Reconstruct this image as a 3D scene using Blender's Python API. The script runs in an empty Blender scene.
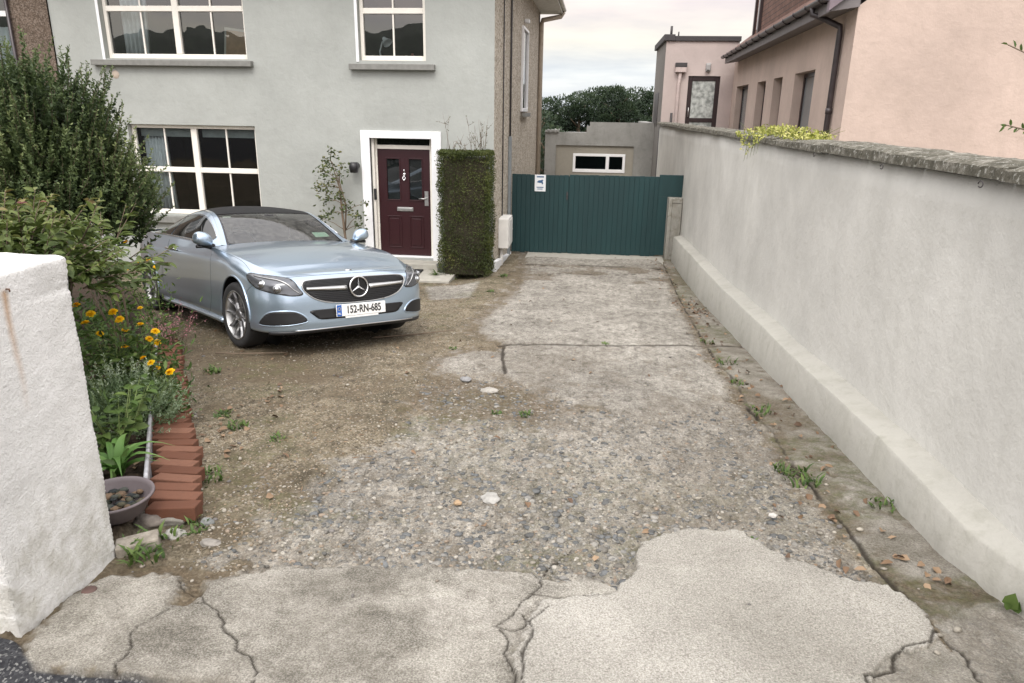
import bpy, math, random
import numpy as np
from mathutils import Vector, Matrix, geometry, noise as mnoise
random.seed(7); rng = np.random.default_rng(7)
R = math.radians
scene = bpy.context.scene
# ------------------------------------------------------------------ camera
cam_d = bpy.data.cameras.new('camera'); cam = bpy.data.objects.new('camera', cam_d)
scene.collection.objects.link(cam); scene.camera = cam
cam_d.sensor_width = 36.0; cam_d.lens = 720.0/1024*36; cam_d.clip_start = .05; cam_d.clip_end = 2000
def cam_axes(yaw, pitch, roll):
    f0 = Vector((-math.sin(yaw)*math.cos(pitch), math.cos(yaw)*math.cos(pitch), -math.sin(pitch)))
    r0 = Vector((math.cos(yaw), math.sin(yaw), 0)); u0 = r0.cross(f0)
    return r0*math.cos(roll)+u0*math.sin(roll), -r0*math.sin(roll)+u0*math.cos(roll), f0
cr_, cu_, cf_ = cam_axes(R(6.2), R(17.8), .016)
cam.matrix_world = Matrix(((cr_.x, cu_.x, -cf_.x, 0), (cr_.y, cu_.y, -cf_.y, 0), (cr_.z, cu_.z, -cf_.z, 1.6), (0, 0, 0, 1)))
# ------------------------------------------------------------------ sky, sun, exposure
SUN_EL, SUN_AZ = R(52), R(180)       # azimuth clockwise from +Y: behind the camera, a little right
world = bpy.data.worlds.new('World'); scene.world = world; world.use_nodes = True
wn, wl = world.node_tree.nodes, world.node_tree.links
wn.clear()
wo = wn.new('ShaderNodeOutputWorld'); bg = wn.new('ShaderNodeBackground'); bg.inputs[1].default_value = .12
sky = wn.new('ShaderNodeTexSky'); sky.sky_type = 'NISHITA'; sky.sun_disc = False
sky.sun_elevation = SUN_EL; sky.sun_rotation = SUN_AZ; sky.air_density = 1.0; sky.dust_density = 2.0
tc = wn.new('ShaderNodeTexCoord')
sep = wn.new('ShaderNodeSeparateXYZ'); wl.new(tc.outputs['Generated'], sep.inputs[0])
# cloud deck: direction projected on a flat layer so that the streaks lie level near the horizon
zc = wn.new('ShaderNodeMath'); zc.operation = 'ADD'; wl.new(sep.outputs[2], zc.inputs[0]); zc.inputs[1].default_value = .10
dx = wn.new('ShaderNodeMath'); dx.operation = 'DIVIDE'; wl.new(sep.outputs[0], dx.inputs[0]); wl.new(zc.outputs[0], dx.inputs[1])
dy = wn.new('ShaderNodeMath'); dy.operation = 'DIVIDE'; wl.new(sep.outputs[1], dy.inputs[0]); wl.new(zc.outputs[0], dy.inputs[1])
cmb = wn.new('ShaderNodeCombineXYZ'); wl.new(dx.outputs[0], cmb.inputs[0]); wl.new(dy.outputs[0], cmb.inputs[1])
n1 = wn.new('ShaderNodeTexNoise'); n1.inputs['Scale'].default_value = .9; n1.inputs['Detail'].default_value = 6; n1.inputs['Roughness'].default_value = .55
wl.new(cmb.outputs[0], n1.inputs['Vector'])
el = wn.new('ShaderNodeValToRGB'); wl.new(sep.outputs[2], el.inputs[0])
e = el.color_ramp.elements
SKY_GAIN = 7.9
e[0].position = 0.0; e[0].color = (.84, .90, .96, 1)
e[1].position = 1.0; e[1].color = (.85, .85, .87, 1)
for p_, c_ in ((.05, (.86, .92, .96, 1)), (.085, (.98, .95, .86, 1)), (.13, (1.0, .90, .87, 1)), (.22, (.94, .87, .86, 1)), (.4, (.88, .87, .87, 1))):
    q_ = e.new(p_); q_.color = c_
cl = wn.new('ShaderNodeValToRGB'); wl.new(n1.outputs[0], cl.inputs[0])
cl.color_ramp.elements[0].position = .33; cl.color_ramp.elements[0].color = (.86, .855, .885, 1)
cl.color_ramp.elements[1].position = .62; cl.color_ramp.elements[1].color = (1.12, 1.07, 1.02, 1)
mul = wn.new('ShaderNodeMix'); mul.data_type = 'RGBA'; mul.blend_type = 'MULTIPLY'; mul.inputs[0].default_value = 1
wl.new(el.outputs[0], mul.inputs[6]); wl.new(cl.outputs[0], mul.inputs[7])
gain = wn.new('ShaderNodeVectorMath'); gain.operation = 'SCALE'; gain.inputs['Scale'].default_value = SKY_GAIN
wl.new(mul.outputs[2], gain.inputs[0])
mixs = wn.new('ShaderNodeMix'); mixs.data_type = 'RGBA'; mixs.inputs[0].default_value = .88
wl.new(sky.outputs[0], mixs.inputs[6]); wl.new(gain.outputs[0], mixs.inputs[7])
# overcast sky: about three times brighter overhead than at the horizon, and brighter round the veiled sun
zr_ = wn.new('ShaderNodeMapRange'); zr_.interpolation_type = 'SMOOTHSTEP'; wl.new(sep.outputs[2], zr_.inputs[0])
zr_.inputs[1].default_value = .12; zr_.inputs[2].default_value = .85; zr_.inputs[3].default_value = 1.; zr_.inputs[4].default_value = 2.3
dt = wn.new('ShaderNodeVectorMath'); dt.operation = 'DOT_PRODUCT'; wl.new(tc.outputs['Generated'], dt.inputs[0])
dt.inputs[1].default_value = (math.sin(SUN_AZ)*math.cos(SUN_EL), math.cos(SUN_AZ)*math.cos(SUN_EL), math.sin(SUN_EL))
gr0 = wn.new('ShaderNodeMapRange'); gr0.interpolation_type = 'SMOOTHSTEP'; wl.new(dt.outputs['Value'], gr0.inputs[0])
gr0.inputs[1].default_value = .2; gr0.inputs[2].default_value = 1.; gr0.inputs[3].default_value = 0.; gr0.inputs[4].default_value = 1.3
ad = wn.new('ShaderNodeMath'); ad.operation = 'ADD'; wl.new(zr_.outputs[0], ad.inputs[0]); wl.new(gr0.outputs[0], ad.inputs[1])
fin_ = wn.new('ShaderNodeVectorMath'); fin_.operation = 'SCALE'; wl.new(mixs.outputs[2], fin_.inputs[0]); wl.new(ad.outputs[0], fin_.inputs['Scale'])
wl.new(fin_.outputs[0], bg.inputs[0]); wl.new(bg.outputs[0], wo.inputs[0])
sd = bpy.data.lights.new('sun', 'SUN'); sd.energy = 1.3; sd.angle = R(22); sd.color = (1, .96, .9)
so = bpy.data.objects.new('sun', sd); scene.collection.objects.link(so)
sdir = Vector((math.sin(SUN_AZ)*math.cos(SUN_EL), math.cos(SUN_AZ)*math.cos(SUN_EL), math.sin(SUN_EL)))
so.rotation_euler = sdir.to_track_quat('Z', 'Y').to_euler(); so.location = (0, -5, 20)
scene.view_settings.view_transform = 'Standard'; scene.view_settings.look = 'None'
scene.view_settings.exposure = 0.22; scene.view_settings.gamma = 1
# ------------------------------------------------------------------ material helper
class NT:
    def __init__(s, name):
        s.m = bpy.data.materials.new(name); s.m.use_nodes = True; s.n = s.m.node_tree.nodes; s.l = s.m.node_tree.links
        s.b = s.n['Principled BSDF']; s.o = s.n['Material Output']; s.t = s.n.new('ShaderNodeTexCoord')
        s.P = s.t.outputs['Object']
    def node(s, t, **k):
        q = s.n.new(t)
        for a, v in k.items(): setattr(q, a, v)
        return q
    def inp(s, q, i, v):
        if hasattr(v, 'links') or isinstance(v, bpy.types.NodeSocket): s.l.new(v, q.inputs[i])
        elif isinstance(v, (tuple, list)) and len(v) == 3 and q.inputs[i].type == 'RGBA': q.inputs[i].default_value = (*v, 1)
        else: q.inputs[i].default_value = v
    def noise(s, scale, detail=4, rough=.55, vec=None, dist=0, stretch=None):
        q = s.node('ShaderNodeTexNoise'); s.inp(q, 'Scale', scale); s.inp(q, 'Detail', detail); s.inp(q, 'Roughness', rough); s.inp(q, 'Distortion', dist)
        v = vec or s.P
        if stretch:
            mp = s.node('ShaderNodeMapping'); mp.inputs['Scale'].default_value = stretch; s.l.new(v, mp.inputs[0]); v = mp.outputs[0]
        s.l.new(v, q.inputs['Vector']); return q.outputs['Fac']
    def vor(s, scale, out='Color', feature='F1', rnd=1):
        q = s.node('ShaderNodeTexVoronoi', feature=feature); s.inp(q, 'Scale', scale); s.inp(q, 'Randomness', rnd)
        s.l.new(s.P, q.inputs['Vector']); return q.outputs[out]
    def ramp(s, f, *stops, interp='LINEAR'):
        q = s.node('ShaderNodeValToRGB'); s.l.new(f, q.inputs[0]); e = q.color_ramp.elements; q.color_ramp.interpolation = interp
        def c4(c): return (c, c, c, 1) if isinstance(c, (int, float)) else (*c, 1)
        e[0].position = stops[0][0]; e[0].color = c4(stops[0][1]); e[1].position = stops[-1][0]; e[1].color = c4(stops[-1][1])
        for p, c in stops[1:-1]: x = e.new(p); x.color = c4(c)
        return q.outputs[0]
    def mix(s, f, a, b, mode='MIX'):
        q = s.node('ShaderNodeMix', data_type='RGBA', blend_type=mode)
        s.inp(q, 0, f)
        for i, v in ((6, a), (7, b)):
            if isinstance(v, (int, float)): v = (v, v, v)
            s.inp(q, i, v)
        return q.outputs[2]
    def math(s, op, a, b=0., c=None):
        q = s.node('ShaderNodeMath', operation=op); s.inp(q, 0, a); s.inp(q, 1, b)
        if c is not None: s.inp(q, 2, c)
        return q.outputs[0]
    def attr(s, name, out='Fac'):
        q = s.node('ShaderNodeAttribute', attribute_name=name); return q.outputs[out]
    def bump(s, h, strength=.4, dist=.01, prev=None):
        q = s.node('ShaderNodeBump'); s.inp(q, 'Height', h); s.inp(q, 'Strength', strength); s.inp(q, 'Distance', dist)
        if prev is not None: s.l.new(prev, q.inputs['Normal'])
        return q.outputs[0]
    def fin(s, col=None, rough=None, normal=None, metal=None, spec=None, coat=None):
        if col is not None: s.inp(s.b, 'Base Color', col)
        if rough is not None: s.inp(s.b, 'Roughness', rough)
        if normal is not None: s.l.new(normal, s.b.inputs['Normal'])
        if metal is not None: s.inp(s.b, 'Metallic', metal)
        if spec is not None: s.inp(s.b, 'Specular IOR Level', spec)
        if coat is not None: s.inp(s.b, 'Coat Weight', coat); s.inp(s.b, 'Coat Roughness', .04)
        return s.m
def simple(name, col, rough=.6, metal=0, var=.12, scale=9, bump=0, bscale=120, spec=.5, coat=None, dirt=None):
    t = NT(name)
    f = t.noise(scale, 5)
    lo = tuple(c*(1-var) for c in col); hi = tuple(min(1, c*(1+var)) for c in col)
    c = t.ramp(f, (.3, lo), (.7, hi))
    if dirt:
        g = t.ramp(t.noise(scale*.35, 6, .6), (.45, 0.), (.75, 1.)); c = t.mix(t.math('MULTIPLY', g, dirt[3]), c, dirt[:3])
    nm = t.bump(t.noise(bscale, 3), bump, .004) if bump else None
    return t.fin(c, rough, nm, metal, spec, coat)
# ------------------------------------------------------------------ materials
def render_wall(name, col, stain, speck=.0, vert=.25, bscale=60, bst=.35, rust=False, patch=.3):
    t = NT(name)
    a = t.noise(.8, 6, .6); b = t.noise(3.2, 7, .7, stretch=(1, 1, .30), dist=.4); c = t.noise(14, 4)
    base = t.ramp(a, (.32, tuple(x*(1-patch*.4) for x in col)), (.68, tuple(min(1, x*(1+patch*.22)) for x in col)))
    base = t.mix(t.math('MULTIPLY', t.ramp(b, (.48, 0.), (.72, 1.)), vert), base, stain)
    d = t.noise(5.5, 8, .72, dist=.6); base = t.mix(t.math('MULTIPLY', t.ramp(d, (.53, 0.), (.66, 1.)), vert*.8), base, stain)
    base = t.mix(t.math('MULTIPLY', t.ramp(c, (.5, 0.), (.75, 1.)), .18), base, tuple(min(1, x*1.12) for x in col))
    nm = t.bump(t.noise(bscale, 6, .65), bst, .006); nm = t.bump(t.noise(6, 5, .6), .45, .025, nm)
    return t.fin(base, .92, nm, spec=.25)
M = {}
M['facade'] = render_wall('painted grey green render', (.372, .388, .366), (.29, .30, .275), vert=.25, bscale=45, bst=.25)
M['bwall'] = render_wall('grey wall render', (.625, .618, .575), (.46, .455, .41), vert=.26, bscale=40, bst=.6, patch=.45)
M['plinth'] = render_wall('plinth render', (.43, .42, .375), (.29, .285, .235), vert=.5, bscale=50, bst=.4)
M['pink'] = render_wall('pink render', (.53, .425, .365), (.40, .325, .27), vert=.34, bscale=30, bst=.4, patch=.4)
M['pinkext'] = render_wall('pink extension render', (.52, .44, .41), (.40, .34, .315), vert=.15)
M['concrete_wall'] = render_wall('shed concrete', (.29, .287, .268), (.16, .158, .145), vert=.45, bscale=35, bst=.5, patch=.6)
M['shed_panel'] = render_wall('shed panel', (.30, .28, .235), (.22, .205, .17), vert=.3)
def pebble(name, c0, c1, c2, sc=70, st=.9):
    t = NT(name); v = t.vor(sc); g = t.node('ShaderNodeSeparateColor'); t.l.new(v, g.inputs[0])
    col = t.ramp(g.outputs[0], (0., c0), (.5, c1), (1., c2)); col = t.mix(t.math('MULTIPLY', t.ramp(t.noise(2.5, 6), (.4, 0.), (.7, 1.)), .3), col, c0)
    d = t.vor(sc, 'Distance'); nm = t.bump(d, -st, .01)
    nm = t.bump(t.noise(6, 3), .2, .02, nm)
    return t.fin(col, .95, nm, spec=.2)
M['pebbledash'] = pebble('beige pebbledash', (.20, .175, .135), (.45, .40, .33), (.68, .63, .54), 38)
M['pebblebrown'] = pebble('brown pebbledash', (.07, .055, .042), (.14, .105, .08), (.22, .18, .15), 55)
M['white_paint'] = simple('white surround paint', (.78, .79, .80), .6, var=.03, bump=.1, bscale=40)
M['upvc'] = simple('cream window frame', (.80, .77, .70), .35, var=.03)
M['upvc_white'] = simple('white window frame', (.80, .80, .80), .35, var=.03)
M['sill'] = simple('grey sill', (.20, .20, .185), .8, var=.15, bump=.2, bscale=60)
M['soffit'] = simple('soffit', (.66, .65, .61), .6)
M['cable'] = simple('dark cable', (.05, .045, .045), .6)
M['grey_metal'] = simple('grey conduit', (.20, .22, .23), .5)
M['beige_pipe'] = simple('beige pipe', (.40, .34, .27), .5)
M['door_red'] = simple('oxblood door', (.026, .003, .0055), .42, var=.1, scale=20)
M['chrome'] = simple('chrome', (.75, .75, .76), .18, 1, var=.02)
M['satin'] = simple('satin steel', (.55, .55, .54), .38, 1, var=.04)
M['black'] = simple('black plastic', (.018, .018, .02), .4, var=.2)
M['rubber'] = simple('tyre rubber', (.022, .022, .023), .8, var=.2, bump=.2)
M['dark_interior'] = simple('dark interior', (.010, .010, .011), .95)
M['curtain'] = simple('pale curtain', (.82, .84, .85), .9, var=.15, scale=4)
M['blind'] = simple('grey blind', (.36, .38, .37), .9)
M['wood_frame'] = simple('wooden picture frame', (.33, .19, .09), .5, var=.2)
M['coping'] = None
t = NT('weathered coping stone')
c = t.ramp(t.noise(9, 8, .7), (.32, (.050, .048, .036)), (.5, (.115, .108, .085)), (.68, (.27, .255, .22)))
li = t.ramp(t.noise(34, 6, .75), (.565, 0.), (.60, 1.)); c = t.mix(t.math('MULTIPLY', li, .5), c, (.55, .55, .50))
M['coping'] = t.fin(c, .95, t.bump(t.noise(35, 6, .7), .9, .012), spec=.2)
t = NT('concrete block'); M['block'] = t.fin(t.ramp(t.noise(25, 7, .7), (.3, (.16, .14, .11)), (.7, (.33, .30, .25))), .95, t.bump(t.noise(60, 5), .6, .006))
t = NT('red brick')
br = t.node('ShaderNodeObjectInfo'); hv = t.ramp(br.outputs['Random'], (0., (.12, .052, .032)), (.5, (.155, .070, .044)), (1., (.20, .100, .066)))
c = t.mix(t.math('MULTIPLY', t.ramp(t.noise(18, 6, .7), (.45, 0.), (.7, 1.)), .5), hv, (.12, .06, .04))
M['brick'] = t.fin(c, .92, t.bump(t.noise(90, 5, .7), .5, .004), spec=.2)
t = NT('teal painted boards'); f = t.noise(3, 6, .6, stretch=(1, 1, .2))
M['gate'] = t.fin(t.ramp(f, (.3, (.005, .028, .031)), (.7, (.008, .041, .044))), .5, t.bump(t.noise(20, 4, stretch=(4, 4, .3)), .15, .004))
t = NT('white wall roughcast')
c = t.ramp(t.noise(5, 6, .6), (.3, (.80, .795, .765)), (.7, (.90, .895, .87)))
sx = t.node('ShaderNodeSeparateXYZ'); t.l.new(t.P, sx.inputs[0])
low = t.ramp(sx.outputs[2], (.0, 1.), (.36, 0.)); c = t.mix(t.math('MULTIPLY', t.math('MULTIPLY', low, t.ramp(t.noise(9, 6, .7), (.42, 0.), (.62, 1.))), .55), c, (.38, .36, .28))
# rust run below the old bracket
ry = t.math('ABSOLUTE', t.math('ADD', t.math('ADD', sx.outputs[1], -.245), t.math('MULTIPLY', t.noise(6, 3), .02)))
rm = t.math('MULTIPLY', t.ramp(ry, (.0, 1.), (.022, 0.)), t.ramp(t.math('MULTIPLY', sx.outputs[2], .5), (.27, 0.), (.40, .55), (.495, 1.), (.503, 0.)))
c = t.mix(t.math('MULTIPLY', rm, .8), c, (.50, .27, .10))
nm = t.bump(t.noise(110, 6, .7), 1., .010); nm = t.bump(t.noise(38, 4), .5, .012, nm)
M['white_rough'] = t.fin(c, .93, nm, spec=.25)
t = NT('tile hung roof'); bw = t.node('ShaderNodeTexBrick'); t.inp(bw, 'Scale', 1.); bw.inputs['Brick Width'].default_value = .17; bw.inputs['Row Height'].default_value = .11
bw.inputs['Mortar Size'].default_value = .008; bw.inputs['Color1'].default_value = (.12, .06, .042, 1); bw.inputs['Color2'].default_value = (.19, .10, .072, 1); bw.inputs['Mortar'].default_value = (.04, .03, .025, 1)
t.l.new(t.t.outputs['UV'], bw.inputs['Vector'])
M['roof_tile'] = t.fin(bw.outputs[0], .85, t.bump(bw.outputs['Fac'], -.8, .02))
t = NT('grey slates'); M['slate'] = t.fin(t.ramp(t.noise(6, 5), (.3, (.06, .06, .065)), (.7, (.11, .11, .115))), .8)
M['brown_frame'] = simple('dark brown frame', (.030, .018, .018), .4)
M['gutter'] = simple('dark brown gutter', (.045, .036, .038), .35, var=.3)
M['fascia_purple'] = simple('mauve fascia', (.19, .15, .17), .55)
M['pinkpipe'] = simple('pink painted pipe', (.52, .43, .40), .5)
M['grey_glass'] = simple('grey window glass', (.20, .215, .22), .15, var=.15, scale=2)
t = NT('obscure patterned glass'); M['obscure'] = t.fin(t.ramp(t.noise(9, 3, .5), (.35, (.22, .235, .22)), (.7, (.55, .57, .54))), .25, t.bump(t.noise(30, 3), .4, .01))
def glass(name, tint=(.8, .86, .86), alpha=.75, rough=.0, ior=1.5, boost=0.):
    t = NT(name); t.n.remove(t.b)
    tr = t.node('ShaderNodeBsdfTransparent'); tr.inputs[0].default_value = (*tint, 1)
    gl = t.node('ShaderNodeBsdfGlossy'); gl.inputs['Roughness'].default_value = rough
    fr = t.node('ShaderNodeFresnel'); fr.inputs[0].default_value = ior
    wv = t.bump(t.noise(1.6, 2), .25, .01); t.l.new(wv, gl.inputs['Normal'])
    mx = t.node('ShaderNodeMixShader'); t.l.new(t.math('ADD', fr.outputs[0], boost), mx.inputs[0]); t.l.new(tr.outputs[0], mx.inputs[1]); t.l.new(gl.outputs[0], mx.inputs[2])
    t.l.new(mx.outputs[0], t.o.inputs[0]); return t.m
M['glass'] = glass('window glass', (.72, .78, .78), boost=.11)
M['glass_low'] = glass('ground floor glass', (.72, .78, .78), boost=.02)
M['car_glass'] = glass('windscreen glass', (.55, .62, .58), boost=.05)
def dusty(m):
    n, l = m.node_tree.nodes, m.node_tree.links; out = n['Material Output']; src = out.inputs[0].links[0].from_socket
    tc_ = n.new('ShaderNodeTexCoord'); nz = n.new('ShaderNodeTexNoise'); nz.inputs['Scale'].default_value = 22; nz.inputs['Detail'].default_value = 8; nz.inputs['Roughness'].default_value = .75; l.new(tc_.outputs['Object'], nz.inputs['Vector'])
    rp = n.new('ShaderNodeValToRGB'); rp.color_ramp.elements[0].position = .38; rp.color_ramp.elements[0].color = (.04, .04, .04, 1); rp.color_ramp.elements[1].position = .62; rp.color_ramp.elements[1].color = (.22, .22, .22, 1); l.new(nz.outputs[0], rp.inputs[0])
    df = n.new('ShaderNodeBsdfDiffuse'); df.inputs[0].default_value = (.34, .34, .32, 1); mx = n.new('ShaderNodeMixShader'); l.new(rp.outputs[0], mx.inputs[0]); l.new(src, mx.inputs[1]); l.new(df.outputs[0], mx.inputs[2]); l.new(mx.outputs[0], out.inputs[0])
dusty(M['car_glass'])
def darkglass(name, col=(.01, .012, .012)): 
    t = NT(name); return t.fin(col, .03, spec=.8)
M['dark_glass'] = darkglass('dark tinted glass')
# car paint
t = NT('silver blue metallic paint'); fl = t.noise(900, 2)
c = t.ramp(fl, (.3, (.36, .455, .56)), (.7, (.43, .53, .635)))
t.inp(t.b, 'Coat IOR', 1.5); M['paint'] = t.fin(c, .28, metal=.78, coat=1.)
M['roofblack'] = simple('black roof panel', (.007, .007, .008), .55, var=.1, spec=.25)
M['gloss_black'] = simple('gloss black', (.010, .010, .011), .15, var=.1)
M['mesh_black'] = simple('grille black', (.008, .008, .009), .5, var=.1)
M['seat'] = simple('seat cloth', (.10, .10, .10), .8)
M['plate_white'] = simple('plate white', (.80, .80, .78), .4, var=.02)
M['plate_blue'] = simple('plate blue', (.02, .10, .38), .4, var=.02)
M['plate_text'] = simple('plate lettering', (.02, .02, .02), .5, var=.02)
M['disc'] = simple('paper disc', (.62, .80, .68), .6, var=.05)
M['lampglass'] = simple('lamp lens', (.42, .43, .44), .10, .9, var=.05)
M['lampdark'] = simple('lamp housing', (.13, .135, .145), .20, .6, var=.2)
M['orange'] = simple('orange lens', (.55, .20, .04), .2)
# foliage
def leafmat(name, stops, rough=.55, trans=.25, spec=.35):
    t = NT(name); f = t.attr('tone'); col = t.ramp(f, *stops)
    t.fin(col, rough, spec=spec)
    tl = t.node('ShaderNodeBsdfTranslucent'); t.l.new(col, tl.inputs[0]); mx = t.node('ShaderNodeMixShader'); mx.inputs[0].default_value = trans
    t.l.new(t.b.outputs[0], mx.inputs[1]); t.l.new(tl.outputs[0], mx.inputs[2]); t.l.new(mx.outputs[0], t.o.inputs[0]); return t.m
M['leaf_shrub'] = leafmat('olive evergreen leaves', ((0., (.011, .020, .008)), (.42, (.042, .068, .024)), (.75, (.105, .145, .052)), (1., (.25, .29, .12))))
M['leaf_broad'] = leafmat('broad leaves', ((0., (.026, .048, .013)), (.4, (.062, .098, .024)), (.75, (.125, .16, .042)), (.88, (.21, .20, .07)), (.94, (.14, .045, .035)), (1., (.09, .03, .03))))
M['leaf_herb'] = leafmat('grey green herb leaves', ((0., (.06, .11, .04)), (.5, (.15, .22, .11)), (1., (.42, .48, .36))))
M['leaf_green'] = leafmat('fresh green leaves', ((0., (.028, .058, .014)), (.5, (.072, .125, .028)), (1., (.145, .205, .055))))
M['leaf_strap'] = leafmat('strap leaves', ((0., (.05, .12, .02)), (.6, (.11, .22, .05)), (1., (.25, .33, .12))))
M['leaf_hedge'] = leafmat('clipped hedge leaves', ((0., (.024, .034, .009)), (.45, (.062, .082, .020)), (.8, (.12, .135, .038)), (1., (.19, .14, .055))))
M['leaf_pine'] = leafmat('dark conifer foliage', ((0., (.012, .025, .014)), (.6, (.03, .052, .026)), (1., (.06, .085, .04))), trans=.1)
M['leaf_creeper'] = leafmat('yellow green creeper leaves', ((0., (.14, .17, .03)), (.5, (.36, .38, .08)), (1., (.58, .55, .22))))
M['leaf_rose'] = leafmat('sparse shrub leaves', ((0., (.05, .07, .03)), (.6, (.12, .15, .06)), (.85, (.22, .20, .08)), (1., (.32, .20, .09))))
M['leaf_dead'] = leafmat('fallen leaves', ((0., (.075, .045, .028)), (.5, (.16, .098, .055)), (1., (.30, .21, .13))), trans=.05)
M['petal'] = leafmat('orange yellow petals', ((0., (.82, .42, .004)), (.45, (.88, .56, .008)), (1., (.92, .70, .02))), trans=.3)
M['pinkbud'] = leafmat('pink buds', ((0., (.30, .10, .12)), (1., (.62, .30, .34))), trans=.3)
M['bark'] = simple('bark', (.10, .075, .05), .9, var=.3, bump=.5)
M['twig'] = simple('twig', (.16, .12, .085), .9, var=.3)
M['stem'] = simple('green stem', (.14, .19, .06), .7, var=.2)
M['soil'] = simple('dark soil', (.045, .033, .024), 1., var=.4, scale=30, bump=.8, bscale=60)
M['bowl'] = simple('mauve grey bowl', (.15, .125, .128), .6, var=.1)
M['edging'] = simple('galvanised edging', (.38, .38, .39), .5, .2, var=.3, scale=15)
M['doormat'] = simple('black doormat', (.012, .012, .012), .95, bump=.5)
M['stepstone'] = simple('step concrete', (.36, .345, .30), .9, var=.15, bump=.3)
M['meter'] = simple('meter box white', (.66, .65, .62), .5, var=.06)
M['sign_white'] = simple('sign white', (.75, .78, .80), .4, var=.02)
M['sign_blue'] = simple('sign blue', (.03, .10, .22), .5, var=.02)
M['mat_ter'] = simple('terracotta', (.35, .14, .07), .8)
# ------------------------------------------------------------------ object helpers
col = scene.collection
def tag(o, label=None, cat=None, group=None, kind=None):
    if label: o['label'] = label
    if cat: o['category'] = cat
    if group: o['group'] = group
    if kind: o['kind'] = kind
    return o
def empty(name, loc=(0, 0, 0), rot=None, label=None, cat=None, group=None):
    o = bpy.data.objects.new(name, None); o.empty_display_size = .1; col.objects.link(o); o.location = loc
    if rot is not None: o.rotation_euler = rot
    return tag(o, label, cat, group)
def adopt(o, parent):
    """parent o keeping its world coordinates (parents here have no parent themselves or only translations)"""
    o.parent = parent
    return o
class MB:
    def __init__(s, origin=(0, 0, 0)): s.v = []; s.f = []; s.mi = []; s.sm = []; s.o = Vector(origin)
    def add(s, vs, fs, mi=0, smooth=False):
        b = len(s.v); s.v += [tuple(Vector(v)-s.o) for v in vs]; s.f += [tuple(i+b for i in f) for f in fs]
        s.mi += [mi]*len(fs); s.sm += [smooth]*len(fs); return s
    def box(s, x0, x1, y0, y1, z0, z1, mi=0):
        v = [(x, y, z) for z in (z0, z1) for y in (y0, y1) for x in (x0, x1)]
        return s.add(v, [(0, 2, 3, 1), (4, 5, 7, 6), (0, 1, 5, 4), (2, 6, 7, 3), (0, 4, 6, 2), (1, 3, 7, 5)], mi)
    def obox(s, c, size, mat=None, mi=0):
        hx, hy, hz = (q/2 for q in size); mat = mat or Matrix.Identity(3); c = Vector(c)
        v = [c+mat@Vector((x, y, z)) for z in (-hz, hz) for y in (-hy, hy) for x in (-hx, hx)]
        return s.add(v, [(0, 2, 3, 1), (4, 5, 7, 6), (0, 1, 5, 4), (2, 6, 7, 3), (0, 4, 6, 2), (1, 3, 7, 5)], mi)
    def tube(s, pts, r, n=8, mi=0, cap=True, closed=False):
        pts = [Vector(p) for p in pts]; k = len(pts); rr = r if isinstance(r, (list, tuple)) else [r]*k
        vs = []; prev = None
        for i, p in enumerate(pts):
            if closed: d = (pts[(i+1) % k]-pts[i-1])
            else: d = pts[min(i+1, k-1)]-pts[max(i-1, 0)]
            if d.length < 1e-9: d = Vector((0, 0, 1))
            d.normalize()
            a = prev if prev is not None else (Vector((0, 0, 1)) if abs(d.z) < .9 else Vector((1, 0, 0)))
            a = (a-d*a.dot(d))
            if a.length < 1e-6: a = d.orthogonal()
            a.normalize(); b = d.cross(a); prev = a
            vs += [p+(a*math.cos(2*math.pi*q/n)+b*math.sin(2*math.pi*q/n))*rr[i] for q in range(n)]
        fs = [(i*n+q, i*n+(q+1) % n, (i+1)*n+(q+1) % n, (i+1)*n+q) for i in range(k-1) for q in range(n)]
        if closed: fs += [((k-1)*n+q, (k-1)*n+(q+1) % n, (q+1) % n, q) for q in range(n)]
        elif cap: fs += [tuple(range(n))[::-1], tuple((k-1)*n+q for q in range(n))]
        return s.add(vs, fs, mi, True)
    def lathe(s, prof, n=32, axis='z', c=(0, 0, 0), mi=0, smooth=True):
        c = Vector(c); vs = []
        for (r, h) in prof:
            for q in range(n):
                a = 2*math.pi*q/n; x, y = r*math.cos(a), r*math.sin(a)
                vs.append(c+(Vector((x, y, h)) if axis == 'z' else Vector((x, h, y)) if axis == 'y' else Vector((h, x, y))))
        k = len(prof); fs = [(i*n+q, i*n+(q+1) % n, (i+1)*n+(q+1) % n, (i+1)*n+q) for i in range(k-1) for q in range(n)]
        return s.add(vs, fs, mi, smooth)
    def prism(s, poly, z0, z1, mi=0):
        n = len(poly); vs = [(x, y, z0) for x, y in poly]+[(x, y, z1) for x, y in poly]
        return s.add(vs, [tuple(range(n))[::-1], tuple(range(n, 2*n))]+[(i, (i+1) % n, n+(i+1) % n, n+i) for i in range(n)], mi)
    def build(s, name, mats, parent=None, bevel=0, seg=2, attrs=None, local=False):
        me = bpy.data.meshes.new(name); me.from_pydata([tuple(v) for v in s.v], [], s.f)
        mats = mats if isinstance(mats, (list, tuple)) else [mats]
        for m in mats: me.materials.append(m)
        me.polygons.foreach_set('material_index', s.mi); me.polygons.foreach_set('use_smooth', s.sm)
        if attrs:
            for k, a in attrs.items(): q = me.attributes.new(k, 'FLOAT', 'POINT'); q.data.foreach_set('value', a)
        me.update(); o = bpy.data.objects.new(name, me); col.objects.link(o); o.location = s.o
        if bevel:
            b = o.modifiers.new('bevel', 'BEVEL'); b.width = bevel; b.segments = seg; b.limit_method = 'ANGLE'; b.angle_limit = R(40)
        if parent:
            o.parent = parent
            if not local: o.location = s.o-world_loc(parent)
        return o
def world_loc(o):
    v = Vector(o.location)
    while o.parent: o = o.parent; v += Vector(o.location)
    return v
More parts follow.
